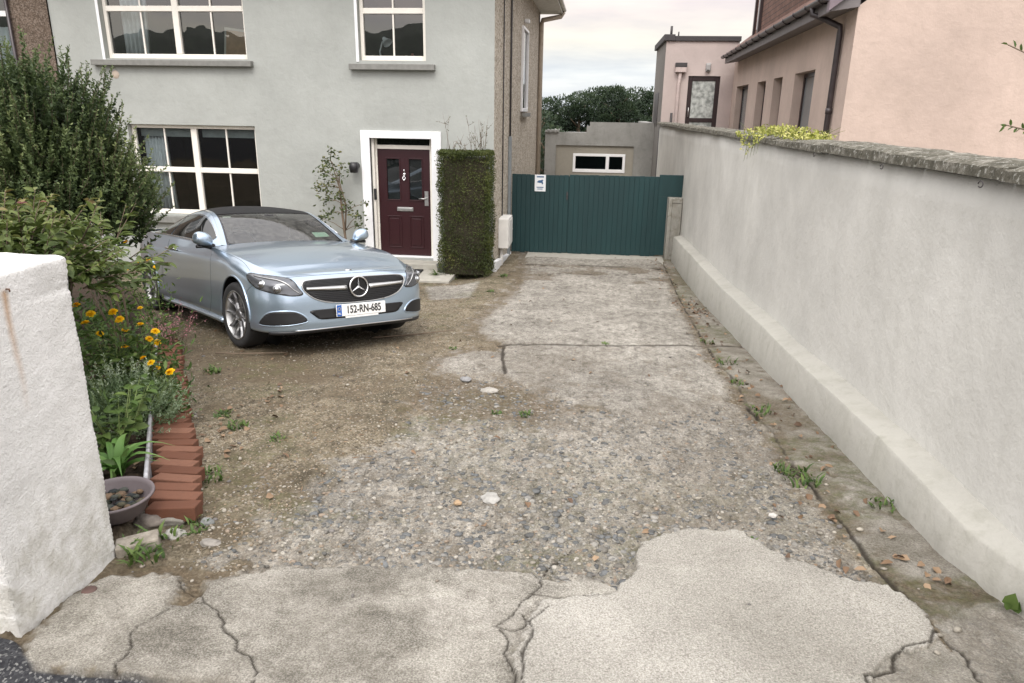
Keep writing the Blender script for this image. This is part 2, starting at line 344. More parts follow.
def fast_mesh(name, verts, quads, mat, smooth=False, attrs=None, parent=None, tris=False, local=False):
    me = bpy.data.meshes.new(name); k = 3 if tris else 4
    verts = np.asarray(verts, np.float32); quads = np.asarray(quads, np.int32)
    if parent is not None and not local: verts = verts-np.array(world_loc(parent), np.float32)
    me.vertices.add(len(verts)); me.vertices.foreach_set('co', verts.ravel())
    me.loops.add(quads.size); me.loops.foreach_set('vertex_index', quads.ravel())
    me.polygons.add(len(quads)); me.polygons.foreach_set('loop_start', np.arange(len(quads), dtype=np.int32)*k); me.polygons.foreach_set('loop_total', np.full(len(quads), k, np.int32))
    if smooth: me.polygons.foreach_set('use_smooth', np.ones(len(quads), bool))
    for kk, a in (attrs or {}).items():
        a = np.asarray(a, np.float32)
        q = me.attributes.new(kk, 'FLOAT' if a.ndim == 1 else 'FLOAT_COLOR', 'POINT'); q.data.foreach_set('value' if a.ndim == 1 else 'color', a.ravel())
    me.materials.append(mat); me.update(calc_edges=True); me.validate()
    o = bpy.data.objects.new(name, me); col.objects.link(o)
    if parent is not None: o.parent = parent
    return o
# ------------------------------------------------------------------ numpy value noise
def vnoise(x, y, seed=0):
    xi = np.floor(x).astype(np.int64); yi = np.floor(y).astype(np.int64); fx = x-xi; fy = y-yi
    fx = fx*fx*(3-2*fx); fy = fy*fy*(3-2*fy)
    def h(a, b):
        n = (a*374761393+b*668265263+seed*974634777) & 0x7fffffff
        n = ((n ^ (n >> 13))*1274126177) & 0x7fffffff
        return ((n ^ (n >> 16)) & 0xffff)/65535.
    return (h(xi, yi)*(1-fx)+h(xi+1, yi)*fx)*(1-fy)+(h(xi, yi+1)*(1-fx)+h(xi+1, yi+1)*fx)*fy
def fbm(x, y, sc, oct=4, seed=0, g=.5):
    s = 0; a = 1; t_ = 0
    for i in range(oct): s = s+a*vnoise(x*sc, y*sc, seed+i*17); t_ += a; a *= g; sc *= 2.03
    return s/t_
# ================================================================== GROUND
REG = {
 'slabA': [(-0.16,1.6),(-0.18,2.05),(-0.18,2.24),(-0.14,2.39),(0.0,2.43),(0.15,2.47),(0.22,2.58),(0.29,2.91),(0.37,3.04),(0.54,3.1),(0.78,3.11),(0.9,2.94),(1.0,2.85),(1.11,2.78),(1.27,2.72),(1.34,2.64),(1.39,2.52),(1.34,2.39),(1.23,2.28),(1.11,2.24),(0.98,2.03),(0.95,1.6)],
 'slabB': [(-1.9,1.87),(-1.95,2.12),(-1.92,2.29),(-1.82,2.34),(-1.68,2.36),(-1.53,2.29),(-1.53,2.18),(-1.45,2.15),(-1.45,2.34),(-1.35,2.43),(-1.08,2.51),(-0.62,2.59),(-0.23,2.60),(0.0,2.575),(.17,2.585),(.19,2.50),(.14,2.46),(0.0,2.42),(-0.14,2.38),(-0.18,2.24),(-0.18,2.05),(-0.16,1.6),(-1.12,1.76),(-1.79,1.74)],
 'slabC': [(0.98,1.7),(0.98,2.03),(1.11,2.24),(1.23,2.28),(1.34,2.39),(1.34,2.3),(1.39,2.18),(1.39,1.7)],
 'slabD': [(1.39,2.46),(1.54,2.62),(1.72,2.68),(2.2,2.64),(2.2,1.7),(1.41,1.7),(1.34,2.27)],
 'up': [(-1.45,15.3),(1.55,15.3),(1.26,7.73),(1.24,4.7),(1.27,3.07),(1.32,2.73),(1.11,2.78),(0.9,2.94),(0.78,3.11),(0.58,3.45),(0.35,3.83),(0.12,4.3),(0.12,4.95),(-0.48,5.08),(-1.37,5.9),(-1.41,6.36),(-1.1,6.74),(-0.86,6.98),(-1.29,7.68),(-1.32,8.45),(-1.18,10.46),(-1.18,12.29)],
 'flag': [(-2.67,11.28),(-1.82,11.67),(-1.73,10.1),(-2.24,9.75)],
 'agg': [(-1.35,2.43),(-1.58,2.46),(-1.50,2.74),(-1.35,3.0),(-1.40,3.83),(-1.31,4.67),(-1.17,5.37),(-0.9,5.75),(-0.19,5.28),(0.38,4.9),(1.22,5.3),(1.27,3.07),(1.11,2.78),(0.9,2.94),(0.78,3.11),(0.54,3.1),(0.37,3.04),(0.29,2.91),(0.22,2.58),(0.15,2.47),(-0.12,2.55),(-0.62,2.59),(-1.08,2.51)],
 'dirt': [(-1.34,4.78),(-1.32,5.66),(-0.91,5.85),(-0.36,5.54),(-0.1,5.16),(-0.29,4.52),(-0.76,4.43),(-1.12,4.47)],
 'soil': [(-5.22,8.0),(-3.28,6.19),(-2.47,6.38),(-2.08,5.34),(-2.51,4.81),(-3.16,5.11)],
 'strip': [(1.55,18.13),(2.1,18.1),(2.1,2.6),(1.7,2.62),(1.39,2.46),(1.27,2.72),(1.27,3.07),(1.24,4.7),(1.26,7.73)],
 'bed': [(-1.99,1.91),(-3.45,3.4),(-8.5,6.72),(-8.5,11.42),(-6.6,9.6),(-4.33,6.42),(-3.15,4.68),(-2.87,4.14),(-2.18,3.05),(-2.03,2.59)],
}
CRK = {
 'joint': [(-0.89,7.03),(-0.28,7.2),(0.35,7.25),(1.2,7.4),(1.8,7.5)],
 'joint2': [(-0.85,6.99),(-0.78,6.4),(-0.7,5.9)],
 'joint3': [(-1.4,13.75),(0.2,13.9),(1.4,13.8)],
 'cE': [(-.9,12.6),(-.3,12.9),(.4,12.8),(.9,13.1)],
 'strip': [(1.45,15.0),(1.44,13.5),(1.35,10.5),(1.28,8.02),(1.25,6.9),(1.29,5.88),(1.25,5.2),(1.30,4.72),(1.27,3.99),(1.32,3.34),(1.30,2.94),(1.36,2.62),(1.37,2.45)],
 'cB1': [(-1.44,1.72),(-1.50,1.80),(-1.51,1.88),(-1.56,1.96),(-1.54,2.05),(-1.5,2.16),(-1.4,2.17),(-1.33,2.13),(-1.26,2.04),(-1.17,1.98),(-1.14,1.92),(-1.08,1.9),(-1.03,1.83),(-1.01,1.74)],
 'cB2': [(-1.61,2.35),(-1.55,2.27),(-1.47,2.24),(-1.4,2.17)],
 'cB3': [(-0.05,2.81),(-0.10,2.70),(-0.17,2.58),(-0.13,2.50),(-0.16,2.43),(-0.05,2.415),(0.03,2.435),(.14,2.465)],
 'cAgg': [(-.14,2.60),(-.10,2.72),(-.02,2.86)],
 'cB4': [(-0.16,2.43),(-0.21,2.35),(-0.22,2.28),(-0.28,2.19),(-0.21,2.17),(-0.14,2.26),(-.10,2.34)],
 'cB5': [(-0.26,2.17),(-0.22,2.10),(-0.23,2.04),(-0.18,1.94),(-.19,1.8)],
 'cB6': [(-0.19,2.28),(-0.14,2.2),(-0.17,2.05),(-0.15,1.9),(-.18,1.6)],
 'cC': [(1.36,2.42),(1.30,2.33),(1.19,2.28),(1.13,2.22),(1.11,2.14),(0.99,2.1),(.97,1.7)],
 'cD': [(1.36,2.42),(1.40,2.28),(1.37,2.15),(1.43,2.0)],
}
def inside(X, Y, poly):
    r = np.zeros(X.shape, bool); n = len(poly)
    for i in range(n):
        x0, y0 = poly[i]; x1, y1 = poly[(i+1) % n]
        if y0 == y1: continue
        c = ((y0 > Y) != (y1 > Y)) & (X < (x1-x0)*(Y-y0)/(y1-y0)+x0); r ^= c
    return r
def dseg(X, Y, pl, closed=False):
    d = np.full(X.shape, 1e9); n = len(pl)
    for i in range(n if closed else n-1):
        x0, y0 = pl[i]; x1, y1 = pl[(i+1) % n]; L = (x1-x0)**2+(y1-y0)**2
        t_ = np.clip(((X-x0)*(x1-x0)+(Y-y0)*(y1-y0))/max(L, 1e-9), 0, 1)
        d = np.minimum(d, np.hypot(X-x0-t_*(x1-x0), Y-y0-t_*(y1-y0)))
    return d
def sdf(X, Y, poly): d = dseg(X, Y, poly, True); return np.where(inside(X, Y, poly), d, -d)
def sm(a, b, x): q = np.clip((x-a)/(b-a), 0, 1); return q*q*(3-2*q)
def gbase(x, y):
    x = np.asarray(x, float); y = np.asarray(y, float)
    z = -np.interp(y, [1.7, 8.2, 10.2, 11.3, 12.6, 15.1, 20, 26], [.17, .82, 1.01, 1.10, 1.185, 1.315, 1.7, 2.6])
    z = z-.075*sm(-1.6, -2.3, x)*sm(9., 11., y)            # dip by the door steps
    z = z-.035*sm(-4., -5.5, x)*sm(6., 8.5, y)
    z = np.where(y < 1.76, -.197, z)
    z = z-.02*sm(1.75, 1.70, y)
    return z
def gh(x, y): return float(gbase(x, y))
def ground_fields(X, Y):
    wob = lambda a, s, sd: a*(fbm(X, Y, s, 3, sd)-.5)*2
    Xw = X+wob(.03, 6, 3)+wob(.022, 26, 5)+wob(.008, 80, 15); Yw = Y+wob(.03, 6, 4)+wob(.022, 26, 6)+wob(.008, 80, 16)
    S = {k: sdf(Xw, Yw, v) for k, v in REG.items()}; n0 = fbm(X, Y, 16, 4, 27)
    slab = {k: sm(-.006, .008, S[k]) for k in ('slabA', 'slabB', 'slabC', 'slabD')}
    slab['slabB'] = sm(-.03, .035, S['slabB']+(n0-.5)*.10)
    A, Bm, Cm, Dm = (slab[k] for k in ('slabA', 'slabB', 'slabC', 'slabD'))
    Bm = Bm*(1-A); near = np.maximum.reduce([A, Bm, Cm*.75, Dm*.45])
    n_ = fbm(X, Y, 2.2, 5, 11); n2 = fbm(X, Y, 7., 4, 21)
    up = sm(-.10, .10, S['up']+(n2-.5)*.55+(fbm(X, Y, 22, 3, 23)-.5)*.25)
    agg = sm(-.05, .18, S['agg']+(n_-.5)*.7+(fbm(X, Y, 18, 3, 25)-.5)*.35)
    agg = np.maximum(agg, sm(-.35, -.12, np.maximum(S['slabA'], S['slabB']))*(X > -1.38+.1*(n2-.5))*(X < 1.25))
    conc = np.maximum.reduce([up, agg*.95, Cm, Dm, Bm]); agg = np.maximum(agg, .8*Dm)
    conc = np.maximum(conc, sm(-.04, .05, S['flag']))
    strip = sm(-.02, .03, S['strip'])
    dirt = np.maximum(sm(-.15, .2, S['dirt']+(n2-.5)*.5), sm(-.4, .4, S['soil']+(n_-.5)*.8))
    dirt = np.maximum(dirt, sm(.52, .66, fbm(X, Y, 1.5, 6, 33, .6))*(.8-.50*conc)*sm(8., 6., Y)); dirt = np.maximum(dirt, sm(.58, .68, fbm(X, Y, 5, 4, 35, .6))*(.7-.35*conc)*sm(8.5, 6.5, Y))
    dirt = np.maximum(dirt, .8*np.exp(-((S['up'])/.10)**2)*(Y > 4.5)*(X < 0))
    dirt = np.maximum(dirt, sm(.06, -.04, S['slabB'])*sm(-.16, -.05, S['slabB'])*sm(.0, .1, -(X+1.3))*1.)
    dirt = np.maximum(dirt, .9*np.exp(-(((Y-13.7)/.22)**2))*sm(.35, .55, n2)*(np.abs(X) < 1.5)); dirt = np.maximum(dirt, .8*sm(.5, .62, fbm(X, Y, 2.4, 4, 37))*(Y > 12)*(Y < 13.8))
    bed = sm(-.04, .04, S['bed'])
    crack = np.zeros(X.shape); cw = {'joint': .030, 'joint2': .018, 'joint3': .03, 'cE': .02, 'strip': .012, 'cB1': .0036, 'cB2': .0025, 'cB3': .0035, 'cAgg': .004, 'cB4': .0035, 'cB5': .0035, 'cB6': .0045, 'cC': .0065, 'cD': .006}
    for k, pl in CRK.items():
        d = dseg(X+wob(.012, 14, 7)+wob(.004, 45, 17), Y+wob(.012, 14, 8)+wob(.004, 45, 18), pl)
        w = cw[k]*(.35+1.2*fbm(X, Y, 6, 3, 9)); crack = np.maximum(crack, sm(w*1.5, w*.45, d))
        if k == 'strip': crack = crack*np.where(d < .05, .35+.65*sm(.38, .55, fbm(X, Y, 3.1, 3, 61)), 1.)
        if k == 'strip': dirt = np.maximum(dirt, .95*sm(.15, .02, d)*sm(.36, .52, n2))
    # dirty pocket at the foot of the boundary wall, in front of slab D
    pocket = sm(.28, .10, np.hypot((X-1.50)/.9, (Y-2.72)/.45)+(n2-.5)*.35)
    dirt = np.maximum(dirt, pocket)
    dirt = np.maximum(dirt, sm(.14, .02, X*0+np.abs(X-1.65))*.6*sm(.4, .6, n2))
    moss = sm(.46, .60, fbm(X, Y, 1.9, 5, 51))*strip+.35*sm(.56, .66, fbm(X, Y, 1.4, 5, 53))*agg+.8*sm(.55, .68, fbm(X, Y, 2.6, 4, 57))*sm(-.1, -.5, S['up'])*(1-bed)
    moss = np.clip(moss, 0, 1)*(1-near)
    # heights
    z = gbase(X, Y)
    h = (fbm(X, Y, 1.1, 4, 71)-.5)*.03
    h += agg*((fbm(X, Y, 9, 4, 73)-.5)*.034+(fbm(X, Y, 34, 3, 74)-.5)*.014)-agg*.012
    h += (1-np.clip(conc+near+strip, 0, 1))*(fbm(X, Y, 6, 4, 75)-.5)*.035
    h += dirt*(fbm(X, Y, 18, 3, 77)-.5)*.014-dirt*.012
    h += bed*(.05+(fbm(X, Y, 8, 4, 79)-.5)*.08)
    hn = (fbm(X, Y, 2., 3, 81)-.5)*.010+.006+A*.008
    h = h*(1-near)+hn*near
    h += strip*(1-near)*(.006+(fbm(X, Y, 5, 3, 83)-.5)*.012)
    rid = 1-np.abs(fbm(X, Y, 6.5, 5, 95, .6)*2-1)*2.2; h += agg*(1-near)*np.clip(rid-.45, 0, 1)*-.022
    h -= crack*.010
    road = sm(1.765, 1.745, Y+wob(.012, 8, 91)+.0*X+sm(-1.75, -1.95, X)*-.12)*(X < -.3)
    road = np.maximum(road, (Y < 1.62)*1.)
    h = h*(1-road)
    fade = sm(-9., -7., X)*sm(5., 3., X)*sm(24, 20, Y)
    z = z+h*fade
    return z, dict(A=A, near=near, conc=np.clip(conc, 0, 1), agg=agg, strip=strip*(1-near), dirt=np.clip(dirt, 0, 1)*(1-near), bed=bed, crack=crack*(1-road), moss=moss, road=road)
def axis(stops):
    out = [stops[0][0]]
    for (a, st), (b, _) in zip(stops[:-1], stops[1:]):
        n = max(1, int(round((b-a)/st))); out += list(np.linspace(a, b, n+1)[1:])
    return np.array(out)
xs = axis([(-400, 40), (-40, 4), (-12, .3), (-6, .05), (-4.4, .014), (-2.4, .0075), (2.25, .2), (6, 3), (40, 40), (400, 0)])
ys = [1.45]
while ys[-1] < 19.: ys.append(ys[-1]+max(.0042, .0045*(ys[-1]/2)**1.6))
ys = np.concatenate([axis([(-300, 40), (-20, 2), (0, .3), (1.4, .05)]), ys, axis([(19.3, .5), (30, 5), (60, 40), (500, 0)])])
GX, GY = np.meshgrid(xs, ys); Z_, F_ = ground_fields(GX, GY)
far = np.maximum(0, np.hypot(GX, GY)-45); Z_ = Z_-far*.02
nx, ny = len(xs), len(ys); ii = np.arange(nx*ny).reshape(ny, nx)
quads = np.stack([ii[:-1, :-1], ii[:-1, 1:], ii[1:, 1:], ii[1:, :-1]], -1).reshape(-1, 4)
def ground_material():
    t = NT('driveway ground'); A = {k: t.attr(k) for k in F_}
    # gravel: small sharp stones, brown buff
    v = t.vor(95); g = t.node('ShaderNodeSeparateColor'); t.l.new(v, g.inputs[0])
    gcol = t.ramp(g.outputs[0], (0., (.070, .058, .038)), (.35, (.175, .145, .098)), (.7, (.29, .245, .175)), (1., (.44, .39, .31)))
    v2 = t.vor(38); g2 = t.node('ShaderNodeSeparateColor'); t.l.new(v2, g2.inputs[0])
    gcol = t.mix(.35, gcol, t.ramp(g2.outputs[1], (0., (.06, .05, .036)), (1., (.23, .195, .145))))
    gcol = t.mix(t.ramp(t.noise(2.4, 8, .7), (.40, 0.), (.60, .75)), gcol, (.118, .100, .068))
    # concrete surfaces
    fine = t.noise(260, 4, .7); med = t.noise(32, 6, .7); big = t.noise(3.4, 8, .68, stretch=(1, .5, 1)); big2 = t.noise(.75, 5, .6)
    c1 = t.ramp(big, (.38, (.16, .150, .134)), (.48, (.285, .272, .248)), (.55, (.345, .33, .30)), (.64, (.45, .432, .395)))
    c1 = t.mix(.45, c1, t.ramp(med, (.36, (.09, .078, .062)), (.5, (.27, .25, .22)), (.63, (.50, .47, .42))))
    gr_ = t.noise(110, 5, .75); c1 = t.mix(.42, c1, t.ramp(gr_, (.40, (.035, .032, .026)), (.5, (.24, .225, .195)), (.60, (.64, .61, .55))), 'MIX')
    sp = t.vor(140); gs = t.node('ShaderNodeSeparateColor'); t.l.new(sp, gs.inputs[0])
    c1 = t.mix(t.ramp(gs.outputs[0], (.80, 0.), (.86, .55), interp='LINEAR'), c1, t.ramp(gs.outputs[1], (0., (.09, .085, .08)), (.5, (.20, .16, .12)), (1., (.46, .43, .38))))
    # exposed aggregate: rounded pebbles in mortar
    va = t.vor(46); ga = t.node('ShaderNodeSeparateColor'); t.l.new(va, ga.inputs[0])
    da = t.vor(46, 'Distance')
    acol = t.ramp(ga.outputs[0], (0., (.065, .068, .072)), (.25, (.14, .14, .135)), (.45, (.22, .20, .165)), (.62, (.29, .26, .215)), (.8, (.17, .178, .18)), (1., (.42, .39, .34)))
    acol = t.mix(t.ramp(da, (.36, 0.), (.60, 1.)), acol, t.ramp(med, (.35, (.13, .112, .085)), (.65, (.36, .33, .285))))
    acol = t.mix(.50, acol, c1)
    amask = t.math('MULTIPLY', A['agg'], t.ramp(t.noise(3.4, 6, .6), (.34, .35), (.56, 1.)))
    c1 = t.mix(amask, c1, acol)
    col = t.mix(A['conc'], gcol, c1)
    # overall weathering: blackened and bleached patches with their own outlines
    wx = t.ramp(t.noise(13, 9, .78, dist=.3, stretch=(1, .5, 1)), (.37, (.50, .49, .475)), (.46, (.84, .835, .82)), (.53, (1.02, 1.02, 1.01)), (.64, (1.28, 1.28, 1.27)))
    wx2 = t.ramp(t.noise(.9, 6, .6), (.40, (.82, .815, .80)), (.60, (1.10, 1.10, 1.09)))
    col = t.mix(1., t.mix(1., col, wx, 'MULTIPLY'), wx2, 'MULTIPLY')
    # side strip: smoother, darker, green stained
    stc = t.ramp(t.noise(4.5, 7, .65), (.36, (.12, .108, .080)), (.5, (.21, .192, .158)), (.63, (.33, .31, .27)))
    stc = t.mix(.35, stc, t.ramp(gr_, (.38, (.05, .045, .036)), (.62, (.46, .43, .37))))
    col = t.mix(A['strip'], col, stc)
    # foreground slabs
    sa = t.ramp(t.noise(1.6, 6, .55), (.3, (.34, .325, .29)), (.7, (.43, .412, .37)))
    sb = t.ramp(t.noise(3.8, 9, .70, dist=.4), (.39, (.13, .12, .10)), (.47, (.24, .225, .195)), (.54, (.315, .298, .262)), (.63, (.40, .38, .34)))
    sl = t.mix(A['A'], sb, sa)
    sl = t.mix(.34, sl, t.ramp(t.noise(150, 5, .78), (.40, (.07, .063, .05)), (.5, (.34, .325, .285)), (.59, (.76, .73, .66))))
    vd = t.vor(170); gd = t.node('ShaderNodeSeparateColor'); t.l.new(vd, gd.inputs[0])
    sl = t.mix(t.ramp(gd.outputs[0], (.86, 0.), (.92, .5)), sl, (.16, .145, .12))
    sl = t.mix(t.math('MULTIPLY', t.ramp(t.noise(11, 6, .7), (.56, 0.), (.72, .5)), t.math('SUBTRACT', 1., A['A'])), sl, (.17, .155, .13))
    st1 = t.ramp(t.noise(2.6, 9, .72, dist=.5), (.40, (.74, .73, .71)), (.50, (.94, .935, .925)), (.58, (1.06, 1.06, 1.05))); sl = t.mix(t.math('SUBTRACT', 1., t.math('MULTIPLY', A['A'], .55)), sl, t.mix(1., sl, st1, 'MULTIPLY'))
    st2 = t.ramp(t.noise(.8, 4, .5), (.40, (.86, .855, .84)), (.60, (1.08, 1.08, 1.08))); sl = t.mix(1., sl, st2, 'MULTIPLY')
    col = t.mix(A['near'], col, sl)
    # soil, moss, cracks
    dcol = t.ramp(t.noise(60, 6, .7), (.32, (.055, .042, .027)), (.55, (.125, .096, .062)), (.75, (.24, .19, .13)))
    col = t.mix(t.math('MULTIPLY', A['dirt'], t.ramp(t.noise(22, 5, .7), (.30, .35), (.58, .95))), col, dcol)
    mcol = t.ramp(t.noise(45, 5, .7), (.35, (.045, .055, .020)), (.65, (.13, .13, .055)))
    col = t.mix(t.math('MULTIPLY', A['moss'], t.ramp(t.noise(14, 6, .7), (.40, 0.), (.62, .62))), col, mcol)
    col = t.mix(A['bed'], col, t.ramp(t.noise(40, 6, .7), (.35, (.022, .016, .011)), (.7, (.075, .052, .036))))
    col = t.mix(t.math('MULTIPLY', A['crack'], .88), col, (.030, .024, .018))
    # road asphalt
    vr = t.vor(120); gr = t.node('ShaderNodeSeparateColor'); t.l.new(vr, gr.inputs[0])
    rc = t.ramp(gr.outputs[0], (0., (.022, .023, .026)), (.8, (.055, .056, .060)), (1., (.22, .22, .21)))
    col = t.mix(A['road'], col, rc)
    # bump
    hb = t.mix(A['conc'], t.vor(95, 'Distance'), t.mix(A['agg'], fine, da))
    nm = t.bump(hb, -.55, .010); nm = t.bump(t.noise(130, 6, .75), .9, .008, nm); nm = t.bump(med, .5, .014, nm)
    return t.fin(col, .94, nm, spec=.22)
gnd = fast_mesh('ground', np.stack([GX.ravel(), GY.ravel(), Z_.ravel()], 1), quads, ground_material(), True, {k: v.ravel() for k, v in F_.items()})
tag(gnd, kind='structure')
def zat(x, y):
    z, _ = ground_fields(np.atleast_1d(np.asarray(x, float)), np.atleast_1d(np.asarray(y, float))); return z
# hills seen only in reflections and past the houses (behind the camera)
hm = []
for ring in range(1):
    A_ = np.linspace(R(195), R(345), 90); vs = []; fs = []
    for i, a in enumerate(A_):
        r_ = 150; hgt = 15+15*fbm(np.array([i*.19]), np.array([0.]), 1., 4, 5)[0]
        for j, (rr, hh) in enumerate(((r_-60, -2), (r_, hgt*.7), (r_+50, hgt), (r_+130, -3))): vs.append((rr*math.cos(a), rr*math.sin(a), hh))
    for i in range(len(A_)-1):
        for j in range(3): b = i*4+j; fs.append((b, b+4, b+5, b+1))
    hm.append((vs, fs))
mb = MB(); mb.add(hm[0][0], hm[0][1], 0, True)
tag(mb.build('hills', simple('wooded hill', (.035, .045, .030), .95, var=.4, scale=.2)), kind='structure')

# ------------------------------------------------------------------ stones (chips with their own colours)
def stone_cloud(name, P, sizes, cols, flat=.6, sink=.3):
    """low faceted pebbles: P (n,3), sizes (n)"""
    phi = (1+5**.5)/2
    ico = np.array([(-1, phi, 0), (1, phi, 0), (-1, -phi, 0), (1, -phi, 0), (0, -1, phi), (0, 1, phi), (0, -1, -phi), (0, 1, -phi), (phi, 0, -1), (phi, 0, 1), (-phi, 0, -1), (-phi, 0, 1)])/math.sqrt(1+phi*phi)
    F = np.array([(0, 11, 5), (0, 5, 1), (0, 1, 7), (0, 7, 10), (0, 10, 11), (1, 5, 9), (5, 11, 4), (11, 10, 2), (10, 7, 6), (7, 1, 8), (3, 9, 4), (3, 4, 2), (3, 2, 6), (3, 6, 8), (3, 8, 9), (4, 9, 5), (2, 4, 11), (6, 2, 10), (8, 6, 7), (9, 8, 1)])
    n = len(P); a = rng.random(n)*6.283; sx_ = .6+.7*rng.random(n); sy_ = .6+.7*rng.random(n); sz_ = flat*(.5+.7*rng.random(n))
    V = ico[None]*(1+.22*(rng.random((n, 12, 1))-.5))
    V = V*np.stack([sx_, sy_, sz_], 1)[:, None]*sizes[:, None, None]*.5
    X = V[..., 0]*np.cos(a)[:, None]-V[..., 1]*np.sin(a)[:, None]; Y = V[..., 0]*np.sin(a)[:, None]+V[..., 1]*np.cos(a)[:, None]
    V = np.stack([X, Y, V[..., 2]], -1)+P[:, None]; V[..., 2] += (sizes*(sz_*.5-sink*sz_))[:, None]
    FF = (F[None]+(np.arange(n)*12)[:, None, None]).reshape(-1, 3)
    C = np.repeat(np.concatenate([cols, np.ones((n, 1))], 1), 12, 0)
    t = NT(name+' stone'); at = t.attr('tint', 'Color'); c = t.mix(.35, at, t.mix(1., at, t.ramp(t.noise(160, 4), (.3, .4), (.7, 1.6)), 'MULTIPLY'))
    m = t.fin(c, .9, t.bump(t.noise(220, 4), .4, .004), spec=.25)
    return fast_mesh(name, V.reshape(-1, 3), FF, m, True, {'tint': C}, tris=True)
def scatter(n, x0, x1, y0, y1, keep, ypow=1.6):
    """denser near the camera"""
    u = rng.random(n); y = (y0**(1-ypow)+u*(y1**(1-ypow)-y0**(1-ypow)))**(1/(1-ypow)); x = x0+rng.random(n)*(x1-x0)
    z, F = ground_fields(x, y); k = rng.random(n) < keep(x, y, F); return x[k], y[k], z[k]
def palette(n, pal, jit=.18):
    pal = np.array(pal); c = pal[rng.integers(0, len(pal), n)]; return np.clip(c*(1+jit*(rng.random((n, 1))*2-1)), 0, 1)
x, y, z = scatter(60000, -5.4, 1.3, 2.3, 10.5, lambda x, y, F: (1-F['conc'])*(1-F['near'])*(1-F['bed'])*(1-F['strip'])*(1-.75*F['dirt'])*(x > -1.5-.62*(y-2.3)))
gv = stone_cloud('gravel', np.stack([x, y, z], 1), .005+.012*rng.random(len(x))**2+.0006*y, palette(len(x), [(.21, .17, .12), (.26, .22, .165), (.14, .115, .085), (.27, .24, .19), (.22, .17, .115), (.11, .095, .075), (.28, .255, .21)]))
tag(gv, 'brown and buff gravel spread over the parking area beside the drive', 'gravel', kind='stuff')
x, y, z = scatter(12500, -1.8, 1.35, 2.42, 7.2, lambda x, y, F: np.clip(F['agg']*1.0+.10*F['conc']+.5*F['dirt'], 0, 1)*(1-F['near'])*(1-F['strip']))
ag = stone_cloud('embedded_pebbles', np.stack([x, y, z], 1), .008+.024*rng.random(len(x))**2.2+.0006*y, palette(len(x), [(.16, .155, .14), (.11, .108, .10), (.24, .22, .18), (.26, .24, .20), (.20, .178, .145), (.31, .29, .25), (.13, .122, .105), (.23, .185, .14), (.125, .125, .118)]), flat=.40, sink=.62)
tag(ag, 'pebbles showing through the worn broken concrete of the drive', 'pebbles', kind='stuff')
x, y, z = scatter(1500, -5., 1.6, 2.2, 14, lambda x, y, F: (.25+.75*F['dirt'])*(1-.93*F['near']))
x, y, z = scatter(3600, -1.6, 1.3, 2.45, 6.2, lambda x, y, F: np.clip(F['agg'], 0, 1)*(1-F['near'])*(1-F['strip'])*np.where(fbm(x, y, 3, 3, 5) > .48, 1, .25))
fk = stone_cloud('slate_flakes', np.stack([x, y, z], 1), .018+.036*rng.random(len(x))**1.6, palette(len(x), [(.125, .130, .130), (.095, .096, .093), (.19, .185, .17), (.16, .15, .13), (.24, .23, .205), (.11, .114, .112)]), flat=.34, sink=.62)
tag(fk, 'grey slate flakes bedded in the broken middle of the drive', 'stones', kind='stuff')
x, y, z = scatter(1500, -5., 1.6, 2.2, 14, lambda x, y, F: (.25+.75*F['dirt'])*(1-.93*F['near']))
ds = stone_cloud('loose_stones', np.stack([x, y, z], 1), .012+.022*rng.random(len(x))**2, palette(len(x), [(.30, .275, .23), (.24, .21, .175), (.15, .14, .13), (.33, .305, .255)]), flat=.6, sink=.15)
tag(ds, 'loose chips of stone lying about the worn drive', 'stones', kind='stuff')
# ================================================================== HOUSE
FY = 12.8; CX_ = -1.76; BX = -9.66; RY = 22.3
def wall_panel(mb, u0, u1, z0, z1, holes, place, thick, mi=0):
    """wall in the (u,z) plane with rectangular holes (u0,u1,z0,z1); place(u,d,z)->xyz, d = depth into the wall"""
    us = sorted({u0, u1, *[h[0] for h in holes], *[h[1] for h in holes]}); zs = sorted({z0, z1, *[h[2] for h in holes], *[h[3] for h in holes]})
    for a, b in zip(us[:-1], us[1:]):
        for c, d in zip(zs[:-1], zs[1:]):
            um, zm = (a+b)/2, (c+d)/2
            if any(h[0] < um < h[1] and h[2] < zm < h[3] for h in holes): continue
            mb.add([place(a, 0, c), place(b, 0, c), place(b, 0, d), place(a, 0, d)], [(0, 1, 2, 3)], mi)
            mb.add([place(a, thick, c), place(b, thick, c), place(b, thick, d), place(a, thick, d)], [(3, 2, 1, 0)], mi)
    for (a, b, c, d) in holes:
        mb.add([place(a, 0, c), place(a, thick, c), place(a, thick, d), place(a, 0, d)], [(0, 1, 2, 3)], mi)
        mb.add([place(b, 0, c), place(b, thick, c), place(b, thick, d), place(b, 0, d)], [(3, 2, 1, 0)], mi)
        mb.add([place(a, 0, d), place(b, 0, d), place(b, thick, d), place(a, thick, d)], [(0, 1, 2, 3)], mi)
        mb.add([place(a, 0, c), place(b, 0, c), place(b, thick, c), place(a, thick, c)], [(3, 2, 1, 0)], mi)
front = lambda u, d, z: (u, FY+d, z)
H = empty('semi_detached_house', (-5.7, FY, -1.3), label='grey green rendered two storey house with dark red front door and cream windows', cat='house')
W_UL = (-8.72, -6.09, 2.37, 3.95); W_UR = (-4.09, -2.93, 2.37, 3.95); W_LL = (-8.49, -6.07, -.36, 1.26); DOOR = (-3.97, -2.86, -1.02, 1.10)
mb = MB(); wall_panel(mb, BX, CX_, -1.9, 4.25, [W_UL, W_UR, W_LL, DOOR], front, .26)
mb.build('front_wall', M['facade'], H)
sw = (17.2, 18.5, 1.57, 3.40)
side = lambda u, d, z: (CX_-d, u, z)
